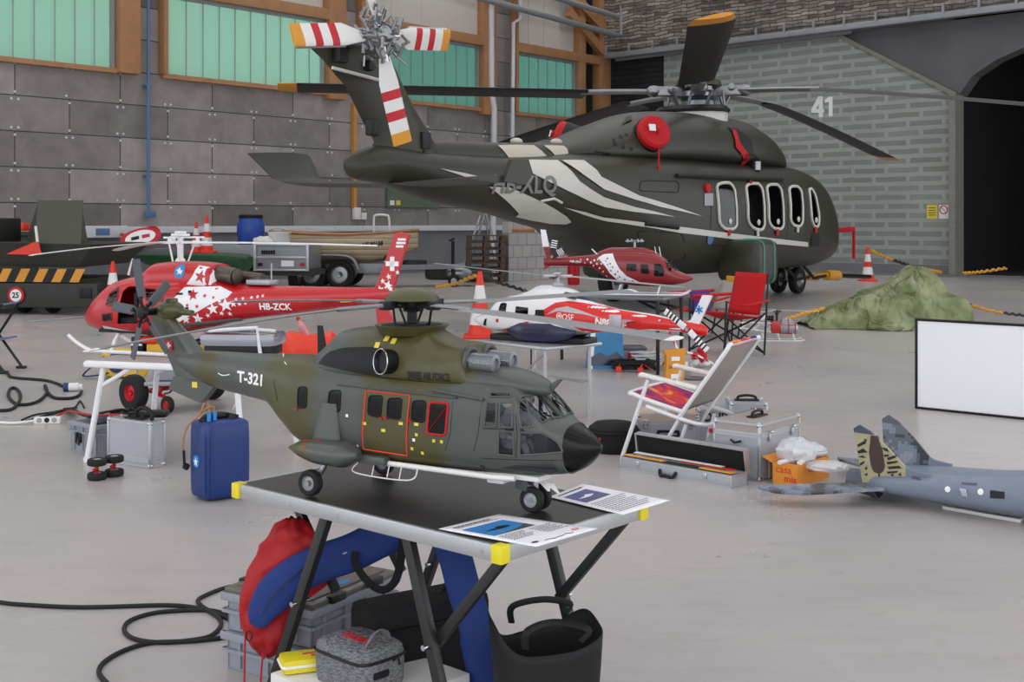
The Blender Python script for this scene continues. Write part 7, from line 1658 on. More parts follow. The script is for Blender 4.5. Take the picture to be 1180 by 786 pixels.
# ================================================================== things along the left wall
# military trailer
q = G(50, 362); MT = Frame(-8, q.x - .55, q.y, 0)
mat('mil_green', '45463a', .55, var=.12, scale=3); mat('mil_dark', '2e2f29', .6, var=.15)
mt = thing('military_trailer', 'olive military trailer with striped warning board at the left', 'trailer', MT.o, MT.deg)
def hull(pts, mbx):   # eight corners: bottom four, top four
    return mbx.add(pts, [(3, 2, 1, 0), (4, 5, 6, 7), (0, 1, 5, 4), (1, 2, 6, 5), (2, 3, 7, 6), (3, 0, 4, 7)])
p = MB(); hull([(-.5, .0, .7), (1.12, .0, .68), (1.12, 1.6, .7), (-.5, 1.6, .7), (-.55, -.12, 1.05), (1.4, -.12, 1.02), (1.4, 1.8, 1.02), (-.55, 1.8, 1.05)], p); p.build('undercut_body', 'mil_dark', mt)
p = MB(); hull([(.51, -.1, 1.0), (1.21, -.1, 1.0), (.5, 1.5, 1.0), (-.55, 1.5, 1.0), (.34, .3, 1.66), (1.05, .3, 1.66), (.65, 1.0, 1.66), (.0, 1.0, 1.66)], p); p.build('shelter', 'mil_green', mt)
p = MB(); p.box((-.5, .6, 1.2), (.4, .7, .4), bev=.03); p.build('side_locker', 'mil_dark', mt)
p = MB(); p.box((.25, .05, .28), (2.4, .25, .36), bev=.03); p.box((.1, .9, .4), (2.0, 1.6, .22)); p.build('bumper', 'mil_dark', mt)
for xx in (-.15, 1.28): p = MB(); p.box((xx, -.085, .32), (.18, .03, .14), bev=.01); p.build('tail_light', 'black_plastic', mt)
p = MB(); p.box((.25, -.06, .57), (1.9, .03, .2)); wbo = p.build('warning_board', 'black_plastic', mt)
for k in range(7):
    xx = -.65 + k * .28; p = MB(); p.prism([(xx, .475), (xx + .14, .475), (xx + .24, .665), (xx + .1, .665)], lambda a, b_, t_: Vector((a, t_, b_)), -.08, -.076); p.build('orange_stripe', 'warn_orange', wbo)
p = MB(); p.prism(ell(.22, .28, .125, .125), lambda a, b_, t_: Vector((a, t_, b_)), -.105, -.09); so = p.build('speed_sign', 'print_red', mt)
p = MB(); p.prism(ell(.22, .28, .088, .088), lambda a, b_, t_: Vector((a, t_, b_)), -.11, -.105); p.build('white_disc', 'print_white', so)
p = MB(); add_text(p, '25', .11, lambda a, b_: Vector((.22 + a, -.113, .28 + b_)), bold=.03); p.build('numerals', 'print_black', so)
p = MB(); p.prism([(.16, .88), (.7, .87), (.66, 1.03), (.58, 1.05)], lambda a, b_, t_: Vector((a, t_, b_)), -.26, -.24); fo = p.build('red_flag', 'cone_red', mt); p = MB(); p.tube([(.62, -.22, 1.05), (.58, -.2, 1.28)], .02, 6); p.build('flag_stick', 'white_paint', fo)
for xx in (.1, .55):
    p = MB(); wheel(p, (xx, .35, .2), (1, 0, 0), .2, .14); p.build('wheel', ['black_rubber', 'mil_dark'], mt)
p = MB(); q = AT(8, 260, 21); p.box((0, 0, .06), (.6, .3, .12), bev=.03); p.box((.1, -.1, .15), (.2, .1, .06)); 
# rack behind the trailer that carries the orange part
rk = thing('storage_rack', 'dark storage rack with an orange case on top at the far left', 'rack', (q.x, q.y, 0)); 
p2 = MB(); p2.box((0, 0, .55), (.9, .5, 1.1), bev=.02); p2.box((0, 0, 1.14), (1.0, .6, .06)); p2.build('rack_body', 'mil_dark', rk)
p3 = MB(); p3.box((0, 0, 1.25), (.7, .3, .14), bev=.03); p3.build('orange_part', 'orange_plastic', rk)
# green canoe shaped tub with two cones and the road sign on it
c = AT(205, 320, 20.5); t = thing('green_tub', 'dark green pointed tub on a low stand behind the red helicopter', 'tub', (c.x, c.y, 0), -6)
mat('tub_green', '1c4a2a', .5, var=.1)
TU = Body([(-.78, .74, .8, .77, .03, 2, 2), (-.5, .6, .82, .78, .2, 2, 2), (0, .5, .82, .78, .34, 2.2, 2.2), (.6, .5, .82, .78, .36, 2.4, 2.4), (1.15, .5, .8, .76, .34, 2.4, 2.4), (1.25, .55, .76, .7, .2, 2, 2)])
p = MB(); TU.mesh(p, 40, 28); p.build('tub_hull', 'tub_green', t); p = MB()
for xx in (-.2, .9): p.box((xx, 0, .27), (.1, .6, .54), bev=.01)
p.build('stand', 'mil_dark', t)
for lb, dx, h_, dy in (('taller traffic cone standing on the green tub, right of its neighbour', .5, .74, -.05), ('shorter traffic cone on the green tub, left of the taller cone', .28, .62, .12)):
    cone(lb, Vector((c.x + dx, c.y + dy, .815)), h_ * .84)
t = thing('road_sign', 'round red and white no overtaking road sign lying tilted behind the red helicopter', 'road sign', AT(162, 275, 22)); t.rotation_euler = (.48, -.22, .25)
p = MB(); p.lathe([(.36, 0), (.37, .012), (.36, .024), (0, .024)], (0, 0, 0), n=36); p.build('sign_disc', 'print_red', t); p = MB(); p.lathe([(.27, .02), (.27, .028), (0, .028)], (0, 0, 0), n=36); p.build('white_field', 'print_white', t)
p = MB(); p.box((-.09, 0, .032), (.14, .12, .006), bev=.002); p.build('black_pictogram', 'print_black', t); p = MB(); p.box((.1, 0, .032), (.14, .12, .006), bev=.002); p.build('red_pictogram', 'print_red', t)
p = MB(); q = AT(150, 300, 22); p.box((0, 0, .42), (1.3, .5, .84), bev=.02); p.box((.2, 0, .88), (.8, .4, .1)); rk = tag(p.build('wall_cabinet', 'conc_dark'), 'low grey cabinet against the wall below the road sign', 'cabinet'); rk.location = (q.x, q.y + .5, 0); rk.rotation_euler = (0, 0, FA.a)
# red hose from the socket unit
p = MB(); p.tube(smooth_path([AT(128, 264, 25.2), AT(140, 270, 24.8), AT(150, 271, 24), AT(175, 262, 23.5), AT(183, 266, 23.3)], 6), .03, 6); tag(p.build('red_hose', 'red_plastic'), 'red hose hanging from the wall socket unit', 'hose')
# aluminium box trailer
c = G(294, 338); BT = Frame(-4, c.x, c.y, 0)
bt = thing('box_trailer', 'grey aluminium box trailer carrying a blue barrel and white bucket', 'trailer', BT.o, BT.deg)
mat('trailer_alu', '8f9194', .45, .35, var=.08)
s_ = c.y / 1400; zt, zb = 1.35 - (282 - 255) * s_, 1.35 - (311 - 255) * s_
p = MB(); p.box((.5, .55, (zt + zb) / 2), (1.0, 1.1, zt - zb), bev=.01); p.box((-.55, .55, (zt + zb) / 2 + .06), (1.1, 1.1, zt - zb - .12), bev=.01); p.build('box_body', 'trailer_alu', bt)
p = MB()
for zz in (zt, zb, (zt + zb) / 2): p.box((.5, -.01, zz), (1.04, .04, .035), bev=.005)
for xx in (0, 1.0): p.box((xx, -.012, (zt + zb) / 2), (.05, .05, zt - zb + .04), bev=.005)
p.build('edge_profile', 'alu', bt)
p = MB()
for k in range(6): p.box((.14 + k * .045, -.014, zt - .14), (.035, .012, .07))
p.build('maker_letters', 'black_plastic', bt)
p = MB(); p.box((.62, -.014, zb + .12), (.24, .012, .11)); p.build('number_plate', 'print_white', bt)
for xx in (.1, .9): p = MB(); p.box((xx, -.02, zb + .1), (.08, .02, .06)); p.build('tail_light', 'print_red' if xx > .5 else 'black_plastic', bt)
for xx in (-.3, .62): p = MB(); wheel(p, (xx, .6, .3), (1, 0, 0), .3, .18); p.build('wheel', ['black_rubber', 'steel'], bt)
p = MB(); p.box((.4, .55, zb - .06), (1.4, 1.0, .1)); p.build('chassis', 'mil_dark', bt)
mat('barrel_blue', '23489c', .4); rnd = random.Random(2)
c = AT(289, 281, BT.o.y + .45); c.z = zt; t = thing('blue_barrel', 'blue plastic barrel with black lid on the box trailer', 'barrel', c)
k = BT.o.y / 1400; p = MB(); r_ = 15.5 * k; p.lathe([(r_ * .9, 0), (r_, .03), (r_, 9 * k), (r_ * 1.04, 11 * k), (r_ * 1.04, 20 * k), (r_, 23 * k), (r_ * .86, 31 * k)], (0, 0, 0), n=28); p.build('barrel_body', 'barrel_blue', t); p = MB(); p.lathe([(r_ * .9, 30.5 * k), (r_ * .92, 34 * k), (r_ * .8, 35 * k), (0, 35 * k)], (0, 0, 0), n=28); p.build('lid', 'black_plastic', t)
c = AT(322, 281, BT.o.y + .4); c.z = zt; t = thing('white_bucket', 'white plastic bucket beside the blue barrel on the trailer', 'bucket', c); p = MB(); r_ = 13 * k; p.lathe([(r_ * .88, 0), (r_, 12 * k), (r_ * 1.05, 13 * k), (r_ * 1.05, 14.5 * k), (r_ * .9, 14.5 * k), (0, 14 * k)], (0, 0, 0), n=24); p.build('bucket_body', 'white_paint', t); p = MB(); p.tube([(r_ * math.cos(a), r_ * math.sin(a) - .01, 11 * k - .12 * math.sin(a * 1)) for a in [PI + PI * j / 10 for j in range(11)]], .008, 5); p.build('bail', 'steel', t)
c = AT(303, 281, BT.o.y + .2); c.z = zt + .05; crumple('plastic_bag', 'crumpled white plastic bag between barrel and bucket', c, (.16, .12, .09), 8, 'white_paint')
# wooden boat on a twin axle trailer
bY = 25.0; k = bY / 1400
c = AT(410, 332, bY); BO = Frame(0, c.x, c.y, 0)
zg = 1.35 + (255 - 267) * k; zk = 1.35 + (255 - 303) * k
m, nt, b = new_mat('boat_planks')
tc = nt.nodes.new('ShaderNodeTexCoord'); sp = nt.nodes.new('ShaderNodeSeparateXYZ'); nt.links.new(tc.outputs['Object'], sp.inputs[0])
wv = nt.nodes.new('ShaderNodeMath'); wv.operation = 'MULTIPLY'; wv.inputs[1].default_value = 9.0; nt.links.new(sp.outputs[2], wv.inputs[0]); fr_ = nt.nodes.new('ShaderNodeMath'); fr_.operation = 'FRACT'; nt.links.new(wv.outputs[0], fr_.inputs[0])
cr = nt.nodes.new('ShaderNodeValToRGB'); el = cr.color_ramp.elements; el.new(.5)
for e, (q, cc_) in zip(el, ((0, '6b5544'), (.16, 'b8a184'), (1, 'd8c5a8'))): e.position = q; e.color = lin(cc_)
nt.links.new(fr_.outputs[0], cr.inputs[0]); nt.links.new(cr.outputs[0], b.inputs['Base Color']); setin(b, 'Roughness', .5)
bo = thing('rowing_boat', 'varnished wooden clinker rowing boat on the twin wheel trailer', 'boat', BO.o)
x1 = (482 - 410) * k; x0 = (318 - 410) * k
def boat(u, v):
    x = x0 + (x1 - x0) * u; hw = .72 * (math.sin(PI * min(1, .18 + .82 * (1 - u) * 1.0)) ** .5 if u > .45 else .92 + .08 * u / .45) * (1 if u < .97 else .6); hw = max(.02, hw * (1 - max(0, (u - .7) / .3) ** 2.2))
    th = PI * v; kz = zk + .32 * max(0, (u - .6) / .4) ** 2 + .1 * max(0, .3 - u); gz = zg - .06 * math.sin(PI * u) + .06 * (u > .5) * (u - .5)
    return Vector((x, -hw * math.copysign(abs(math.cos(th)) ** .7, math.cos(th)), gz - (gz - kz) * math.sin(th) ** .8))
p = MB(); p.grid(boat, 40, 25); o = p.build('hull', 'boat_planks', bo); o.modifiers.new('t', 'SOLIDIFY').thickness = .025
p = MB()
for v in (0, 1): p.tube([boat(u / 30, v) + Vector((0, 0, .01)) for u in range(31)], .03, 6)
p.tube([boat(0, j / 14) for j in range(15)], .03, 6); p.build('gunwale', 'orange_wood', bo)
p = MB()
for v in (.3, .55, .8):
    a, b_ = boat(v, 0), boat(v, 1); p.beam(a - Vector((0, 0, .1)), b_ - Vector((0, 0, .1)), .2, .03)
p.build('thwart', 'boat_planks', bo)
p = MB(); add_text(p, 'NE 80158', .12, lambda a, b_: boat((AT(434 + a * 46, 275, bY).x - c.x - x0) / (x1 - x0), .08) + Vector((0, -.02, b_ - .02)), bold=.03); p.build('registration_lettering', 'puma_black', bo)
p = MB(); a, b_ = AT(431, 268, bY - .3), AT(447, 268, bY - .3); h_ = 20 * k
p.tube(smooth_path([a - BO.o, a - BO.o + Vector((0, 0, h_ * .85)), a - BO.o + Vector((.06, 0, h_)), b_ - BO.o + Vector((-.06, 0, h_)), b_ - BO.o + Vector((.02, 0, h_ * .85)), b_ - BO.o + Vector((.04, 0, -.02))], 4), .022, 8); p.build('hoop_rail', 'white_metal', bo)
tr = thing('boat_trailer', 'grey twin axle boat trailer with large mudguard and jockey wheel', 'trailer', BO.o)
for px in (367, 398):
    p = MB(); x = (px - 410) * k; wheel(p, (x, -.75, .29), (0, 1, 0), .29, .2, .6); p.build('wheel', ['black_rubber', 'steel'], tr)
    p = MB(); wheel(p, (x, .75, .29), (0, 1, 0), .29, .2, .6); p.build('wheel', ['black_rubber', 'steel'], tr)
p = MB(); xa, xb = (351 - 410) * k, (420 - 410) * k; arc = [(xa, .35), (xa + .06, .55), (xa + .25, .68), (xb - .3, .68), (xb - .1, .58), (xb, .38)]
path = smooth_path([Vector((a, 0, b_)) for a, b_ in arc], 5); p.add([Vector((q.x, y_, q.z)) for q in path for y_ in (-.9, -.6)], [(2 * i, 2 * i + 1, 2 * i + 3, 2 * i + 2) for i in range(len(path) - 1)]); o = p.build('mudguard', 'grey_pipe', tr); o.modifiers.new('t', 'SOLIDIFY').thickness = .03
p = MB()
for sd in (-.45, .45): p.beam((-1.6, sd, .42), (.9, sd, .42), .09, .12); p.beam((.9, sd, .42), (2.0, 0, .42), .08, .1)
p.box((.35, -.45, .4), (.8, .1, .2), bev=.01); p.beam((2.0, 0, .42), (2.25, 0, .45), .09, .09)
for x in (-.4, .6): p.beam((x, -.6, .45), (x, .6, .45), .08, .08)
p.box((0, 0, zk - .05 + .0), (1.6, .16, .1)); p.beam((-.2, 0, .42), (-.2, 0, zk - .05), .08, .08); p.beam((.6, 0, .42), (.6, 0, zk - .05), .08, .08)
p.build('frame', 'trailer_alu', tr)
p = MB(); x = (523 - 410) * k; p.cyl((x - .02, 0, .25), (x - .02, 0, .95), .035); p.cyl((x - .1, 0, .95), (x + .02, 0, 1.0), .02); wheel(p, (x, 0, .12), (0, 1, 0), .12, .07); p.build('jockey_wheel', ['black_rubber', 'steel'], tr)
p = MB(); p.box((.78, -.3, .62), (.3, .3, .2), bev=.02); p.box((1.2, .1, .45), (.5, .3, .2), bev=.04); p.build('winch', 'black_metal', tr)
# second trailer drawbar, dark gear on the floor right of it
c = G(545, 330); t = thing('outboard_cover', 'dark covered equipment low on the floor before the ladder', 'equipment', (c.x, c.y, 0)); p = MB(); p.box((-.55, .2, .28), (.9, .5, .3), bev=.1); p.box((.15, .2, .22), (.5, .4, .2), bev=.08); p.build('cover', 'mil_dark', t); p = MB(); p.ball((-.3, -.02, .27), (.3, .12, .13)); p.build('metal_mudguard', 'steel', t)
# step ladder
c = G(562, 322); t = thing('step_ladder', 'aluminium step ladder standing below the helicopter tail', 'ladder', (c.x - .45, c.y, 0), -72); kk = c.y / 1400; ht = 1.35 + 8 * kk
for xx in (-1, 1):
    p = MB(); p.beam((xx * .3 - .15, -.1, 0), (xx * .13 - .02, .35, ht), .05, .03); p.build('front_rail', 'alu', t); p = MB(); p.beam((xx * .28 + .2, .75, 0), (xx * .11 + .02, .4, ht), .04, .025); p.build('rear_rail', 'alu', t)
for j in range(5):
    f_ = (j + 1) / 6; p = MB(); p.beam((-.3 + .17 * f_ - .15 + .13 * f_, -.1 + .45 * f_, ht * f_), (.3 - .17 * f_ - .15 + .13 * f_, -.1 + .45 * f_, ht * f_), .08, .025); p.build('step', 'alu', t)
p = MB(); p.box((0, .38, ht), (.3, .12, .04), bev=.01); p.build('top_plate', 'alu', t)
# stack of pallets and the white block partition
c = G(566, 327); c.x -= .16; gp = 'stacked wooden pallets by the white block partition'
for j in range(7):
    t = thing('wooden_pallet', 'dark wooden pallet in the stack left of the white blocks', 'pallet', (c.x, c.y + .9, j * .15), 4, gp) if j == 0 else None
    if j == 0:
        p = MB()
        for yy in (-.35, -.2, -.05, .1, .25, .38): p.box((0, yy, .13), (.85, .1, .022))
        for yy in (-.35, 0, .38): p.box((0, yy, .011), (.85, .1, .022))
        p.build('deck_board', 'wood_pallet', t); p = MB()
        for xx in (-.37, 0, .37):
            for yy in (-.35, 0, .38): p.box((xx, yy, .07), (.1, .1, .1))
        p.build('block', 'wood_pallet', t); p0 = t
    else: n_ = clone(p0); n_.location = (c.x + random.uniform(-.03, .03), c.y + .9, j * .15)
a, b_ = G(586, 326), G(663, 322)
p = MB(); L_ = (b_ - a).length; p.box((L_ / 2, .1, .68), (L_, .2, 1.36)); pw = struct(p.build('partition_wall', 'white_blocks', ang=0)); pw.location = (a.x, a.y + .5, 0); pw.rotation_euler = (0, 0, math.atan2(b_.y - a.y, b_.x - a.x))
p = MB(); q = AT(590, 265, a.y); p.tube([q, q + Vector((.5, 0, 0))], .05, 8); tag(p.build('orange_pipe', 'orange_wood'), 'short orange brown pipe end above the white blocks', 'pipe')
p = MB(); q = AT(661, 283, a.y - .8); p.lathe([(.12, 0), (.13, .04), (.13, q.z + .05), (.06, q.z + .15), (.05, q.z + .2), (0, q.z + .2)], (q.x, q.y, 0), n=18); tag(p.build('fire_extinguisher', 'red_plastic'), 'tall red cylinder partly hidden behind the helicopter belly', 'extinguisher')
# ================================================================== the black folding table in front
T = Frame(-41.5, -.797, 3.483, 0); TLn, TWd = 1.03, .575
mat('table_black', '2b2a2b', .38, var=.15, scale=5, bump=.05)
mat('leg_black', '1c1d1d', .45, var=.1)
ft = thing('folding_table', 'black topped folding table with aluminium edge and yellow corners', 'table', T.o, T.deg)
p = MB(); p.box((TLn / 2, TWd / 2, .586), (TLn - .01, TWd - .01, .024)); p.build('tabletop', 'table_black', ft)
p = MB()
for yy in (.006, TWd - .006): p.box((TLn / 2, yy, .5795), (TLn, .012, .039), bev=.002)
for xx in (.006, TLn - .006): p.box((xx, TWd / 2, .5795), (.012, TWd, .039), bev=.002)
p.build('edge_frame', 'alu', ft)
for xx in (0, TLn):
    for yy in (0, TWd): p = MB(); p.box((xx + (.011 if xx == 0 else -.011), yy + (.011 if yy == 0 else -.011), .5795), (.034, .034, .044), bev=.005); p.build('corner_cap', 'yellow_plastic', ft)
p = MB()
for xx in (.25, .45, .03, .97):
    p.cyl((xx, -.0015, .578), (xx, .002, .578), .006, n=10)
p.build('rivet', 'chrome', ft)
def ext(a, b_, z=0.012):
    a, b_ = Vector(a), Vector(b_); t_ = (z - a.z) / (b_.z - a.z); return a + (b_ - a) * t_
for yy in (.03, TWd - .03):
    l2 = ext((.376, yy, .555), (.182, yy, .136)); l3 = ext((.689, yy, .555), (.772, yy, .306))
    for top, bot in (((.376, yy, .56), l2), ((.689, yy, .56), l3)):
        p = MB(); p.beam(top, bot, .03, .022, up=(0, 1, 0), bev=.002); p.build('leg', 'leg_black', ft)
    for top, leg0, leg1, f_ in (((1.0, yy, .562), Vector((.689, yy, .555)), l3, .46), ((.05, yy, .562), Vector((.376, yy, .555)), l2, .46)):
        e = leg0 + (leg1 - leg0) * f_; dy = (.02 if top[0] > .5 else .13) * (1 if yy < .2 else -1); p = MB(); p.beam((top[0], yy + dy, top[2]), (e.x, yy + dy, e.z), .026, .018, up=(0, 1, 0), bev=.002); bo_ = p.build('brace', 'leg_black', ft)
        p = MB(); p.cyl((e.x, yy - .03, e.z), (e.x, yy + .03, e.z), .007, n=10); p.build('pivot_bolt', 'chrome', bo_)
# information sheets
def sheet(label, quad, bow, pic, sky):
    P4 = [G(a, b_, .6015) for a, b_ in quad]      # left, back, right, front
    t = thing('information_sheet', label, 'paper', (0, 0, 0))
    def f(u, v, z=0.0):
        a = P4[0].lerp(P4[1], v); b_ = P4[3].lerp(P4[2], v); q = a.lerp(b_, u); q.z = .602 + z + bow * math.sin(PI * u) * (1 - v) * 0 + .012 * max(0, u - .75) * bow; return q
    p = MB(); p.grid(lambda u, v: f(u, v), 12, 12); o = p.build('page', 'paper', t); md = o.modifiers.new('t', 'SOLIDIFY'); md.thickness = .0008; md.offset = 1
    def patch(name, m_, u0, u1, v0, v1, z): 
        p = MB(); p.add([f(u0, v0, z), f(u1, v0, z), f(u1, v1, z), f(u0, v1, z)], [(0, 1, 2, 3)]); return p.build(name, m_, t, ang=0, fix=False)
    pc = patch('picture', sky, *pic, .0014)
    u0, u1, v0, v1 = pic
    p = MB(); pts = [(.1, .45), (.3, .5), (.45, .52), (.5, .62), (.6, .6), (.75, .5), (.72, .42), (.5, .36), (.3, .4)]
    p.add([f(u0 + (u1 - u0) * (1 - b_), v0 + (v1 - v0) * a, .0018) for a, b_ in pts], [tuple(range(len(pts)))]); p.build('picture_helicopter', 'puma_black' if sky != 'print_violet' else 'print_white', pc, ang=0, fix=False)
    p = MB(); pts = [(0, 0), (1, 0), (1, .34), (.8, .22), (.6, .14), (.35, .06)] if sky != 'print_violet' else [(.0, .0), (1, 0), (1, .1), (0, .1)]
    p.add([f(u0 + (u1 - u0) * (1 - b_), v0 + (v1 - v0) * a, .0016) for a, b_ in pts], [tuple(range(len(pts)))]); p.build('picture_hill', 'puma_grey', pc, ang=0, fix=False)
    return t, f
mat('print_sky', '2f7fc0', .6); mat('print_violet', '55588f', .6, var=.2)
def lines(t, f, name, rows, z=.0014):
    rnd = random.Random(5); p = MB()
    for u, v0, v1, h in rows:
        v = v0
        while v < v1:
            w_ = rnd.uniform(.02, .06); e = min(v1, v + w_); p.add([f(u, v, z), f(u + h, v, z), f(u + h, e, z), f(u, e, z)], [(0, 1, 2, 3)]); v = e + .012
    p.build(name, 'print_black', t, ang=0, fix=False)
t, f = sheet('information sheet with blue sky helicopter picture on the near corner of the black table', ((505, 610), (575, 593), (689, 610), (618, 631)), .3, (.18, .52, .1, .77), 'print_sky')

lines(t, f, 'title_line', [(.07, .12, .72, .028)]); lines(t, f, 'text_line', [(.115, .12, .8, .01)] + [(.56 + .03 * k, .1, .1 + .4 - .04 * (k % 3), .011) for k in range(6)] + [(.56 + .03 * k, .58, .94 - .05 * (k % 2), .011) for k in range(7)])
p = MB(); cc_ = [f(.9 + .022 * math.cos(a), .14 + .05 * math.sin(a), .0015) for a in [k * PI / 10 for k in range(20)]]; p.add(cc_, [tuple(range(20))]); p.build('black_logo', 'print_black', t, ang=0, fix=False)
p = MB(); p.tube([f(.87 + .02 * math.cos(a), .84 + .05 * math.sin(a), .0014) for a in [k * PI / 10 for k in range(20)]], .0008, 4, True); p.build('ring_logo', 'print_red', t)
p = MB(); p.tube([f(.93 - .02 * math.cos(k * .9) * (k % 2), .25 + .05 * k, .0014) for k in range(10)], .0009, 4); p.build('signature', 'puma_black', t)
t, f = sheet('information sheet with violet picture, at the right corner of the black table', ((633, 573), (671, 558), (772, 577.5), (718, 594)), .3, (.14, .45, .12, .75), 'print_violet')
lines(t, f, 'title_line', [(.06, .12, .8, .026)]); lines(t, f, 'text_line', [(.52 + .045 * k, .1, .92 - .08 * (k % 3), .013) for k in range(9)])
# ================================================================== things under the black table
def uc(name, label, z0, h, lid):
    F_ = Frame(59, -.5755, 3.5, z0); t = crate(name, label, F_, (.39, .33, h), group=None)
    if lid:
        p = MB(); p.box((.195, .165, h + .006), (.405, .345, .016), bev=.004); p.box((.195, .165, h + .016), (.35, .29, .006)); p.build('lid', 'crate_lid', t)
        for xx in (.1, .28): p = MB(); p.box((xx, -.008, h + .008), (.07, .022, .024), bev=.004); p.box((xx, .338, h + .008), (.07, .022, .024), bev=.004); p.build('clasp', 'black_plastic', t)
        p = MB(); p.prism(ell(.2, .05, .028, .02), lambda a, b_, q: Vector((a, b_, q)), h + .0185, h + .02); p.build('blue_sticker', 'print_blue', t)
    return t
mat('crate_lid', '625c55', .4, coat=.2)
uc('plastic_crate', 'lower grey plastic crate of the stack under the black table', 0, .115, False)
uc('plastic_crate', 'upper grey plastic crate with brown lid and black clasps under the black table', .118, .115, True)
# white storage box, lunch bag and yellow pouch
WX = Frame(-42, -.53, 3.40, 0)
t = thing('white_box', 'white storage box under the table carrying the grey cool bag', 'box', WX.o, WX.deg)
p = MB(); p.box((.2, .0, .068), (.4, .36, .136), bev=.006); p.build('box_body', 'white_paint', t)
p = MB()
for zz in (.045, .09): p.box((.2, -.181, zz), (.4, .004, .006))
p.box((.402, 0, .1), (.004, .36, .006)); p.build('drawer_line', 'grey_pipe', t)
p = MB(); p.ball((.12, -.183, .125), .006, 8, 6); p.ball((.36, -.183, .125), .006, 8, 6); p.build('screw', 'chrome', t)
m, nt, b = new_mat('heather_grey')
tc = nt.nodes.new('ShaderNodeTexCoord'); mp = nt.nodes.new('ShaderNodeMapping'); mp.inputs['Scale'].default_value = (60, 60, 420); nt.links.new(tc.outputs['Object'], mp.inputs[0]); nz = nt.nodes.new('ShaderNodeTexNoise'); nz.inputs['Scale'].default_value = 1.5; nz.inputs['Detail'].default_value = 4
nt.links.new(mp.outputs[0], nz.inputs['Vector']); cr = nt.nodes.new('ShaderNodeValToRGB'); cr.color_ramp.elements[0].position = .38; cr.color_ramp.elements[0].color = lin('4b4c50'); cr.color_ramp.elements[1].position = .62; cr.color_ramp.elements[1].color = lin('85868a'); nt.links.new(nz.outputs['Fac'], cr.inputs[0]); nt.links.new(cr.outputs[0], b.inputs['Base Color']); setin(b, 'Roughness', .9)
LB = Frame(-43, -.403, 3.215, .138)
lb_ = thing('cool_bag', 'heather grey zipped cool bag with red lettering on the white box', 'bag', LB.o, LB.deg)
BG = lambda z0, z1, gx, gy: None
p = MB()
def rr(w_, h_, r, n=6): return rrect(0, 0, w_, h_, r)
prof = [(.0, .97), (.012, 1.0), (.06, 1.02), (.082, 1.015), (.098, .98), (.105, .9)]
ring = [[(a * s_, b_ * s_) for a, b_ in rrect(0, 0, .215, .16, .045)] for z, s_ in prof]; n_ = len(ring[0])
vs = [Vector((a, b_, z)) for (z, s_), rg in zip(prof, ring) for a, b_ in rg]
p.add(vs, [(i * n_ + k, i * n_ + (k + 1) % n_, (i + 1) * n_ + (k + 1) % n_, (i + 1) * n_ + k) for i in range(len(prof) - 1) for k in range(n_)] + [tuple(range(n_ - 1, -1, -1)), tuple(range((len(prof) - 1) * n_, len(prof) * n_))]); p.build('bag_body', 'heather_grey', lb_, 60)
p = MB(); p.tube([Vector((a * 1.025, b_ * 1.025, .079)) for a, b_ in rrect(0, 0, .215, .16, .045)], .0045, 6, True); p.build('zip', 'puma_black', lb_)
p = MB(); p.tube(smooth_path([(.06, -.03, .106), (.065, -.02, .125), (.06, .01, .138), (.055, .04, .125), (.05, .05, .106)], 5), .012, 8, flat=.25); p.build('handle', 'heather_grey', lb_)
p = MB()
for k in range(9): p.box((-.06 + k * .0115, .005 + .006 * math.sin(k * 2), .1065), (.009, .016, .002), rz=.2)
p.box((-.01, -.012, .1065), (.11, .003, .002)); p.build('red_lettering', 'print_red', lb_)
p = MB(); p.box((.11, -.02, .045), (.008, .05, .018), bev=.003); p.tube([(.11, .02, .07), (.118, .03, .08), (.12, .035, .06)], .003, 6); p.build('side_clip', 'black_plastic', lb_)
q = WX.W((.045, -.1, .137)); t = thing('yellow_pouch', 'bright yellow flat pouch beside the grey cool bag', 'pouch', q, 20); p = MB(); p.box((0, 0, .02), (.13, .085, .04), bev=.014); p.build('pouch_body', 'yellow_plastic', t); p = MB(); p.tube([Vector((a, b_, .021)) for a, b_ in rrect(0, 0, .131, .086, .014)], .004, 6, True); p.build('pale_zip', 'print_white', t)
p = MB(); p.box((.02, 0, .0405), (.05, .008, .001)); p.box((.03, -.018, .0405), (.03, .01, .001)); p.build('print', 'print_red', t)
# black case behind, black tote at the right, black bag lower left
c = Vector((-.26, 3.46, 0)); t = thing('black_case', 'black fabric case standing behind the cool bag under the table', 'case', c, 34)
p = MB(); p.box((0, 0, .145), (.38, .16, .285), bev=.03); p.build('case_body', 'dark_fabric', t); p = MB(); p.tube(smooth_path([(.05, -.02, .285), (.08, -.02, .31), (.14, -.02, .31), (.17, -.02, .285)], 4), .008, 6); p.build('handle', 'black_plastic', t)
p = MB(); p.tube([(-.17, -.083, .23), (.17, -.083, .23)], .004, 5); p.box((.191, -.02, .14), (.012, .05, .03), bev=.004); p.build('zip', 'black_plastic', t)
mat('tote_black', '0d0e0f', .75, var=.2, scale=14, bump=.15)
c = Vector((.085, 3.12, 0)); tb = thing('tote_bag', 'black open tote bag under the right end of the table', 'bag', c, 10)
p = MB(); hx, hy = .135, .1
def tote(u, v):
    a = 2 * PI * u; e = 3.5; cx, sx = math.cos(a), math.sin(a); fl = .9 + .16 * v + .015 * math.sin(3 * a + 4 * v)
    rim = .3 + .03 * math.sin(2 * a + 1.2) - .015 * math.cos(a * 3)
    return Vector((hx * fl * math.copysign(abs(cx) ** (2 / e), cx), hy * fl * math.copysign(abs(sx) ** (2 / e), sx), .004 + (rim - .004) * v))
p.grid(tote, 48, 12, cu=True); p.add([tote(k / 48, 0) for k in range(48)], [tuple(range(48))]); o = p.build('bag_body', 'tote_black', tb); o.modifiers.new('t', 'SOLIDIFY').thickness = .003
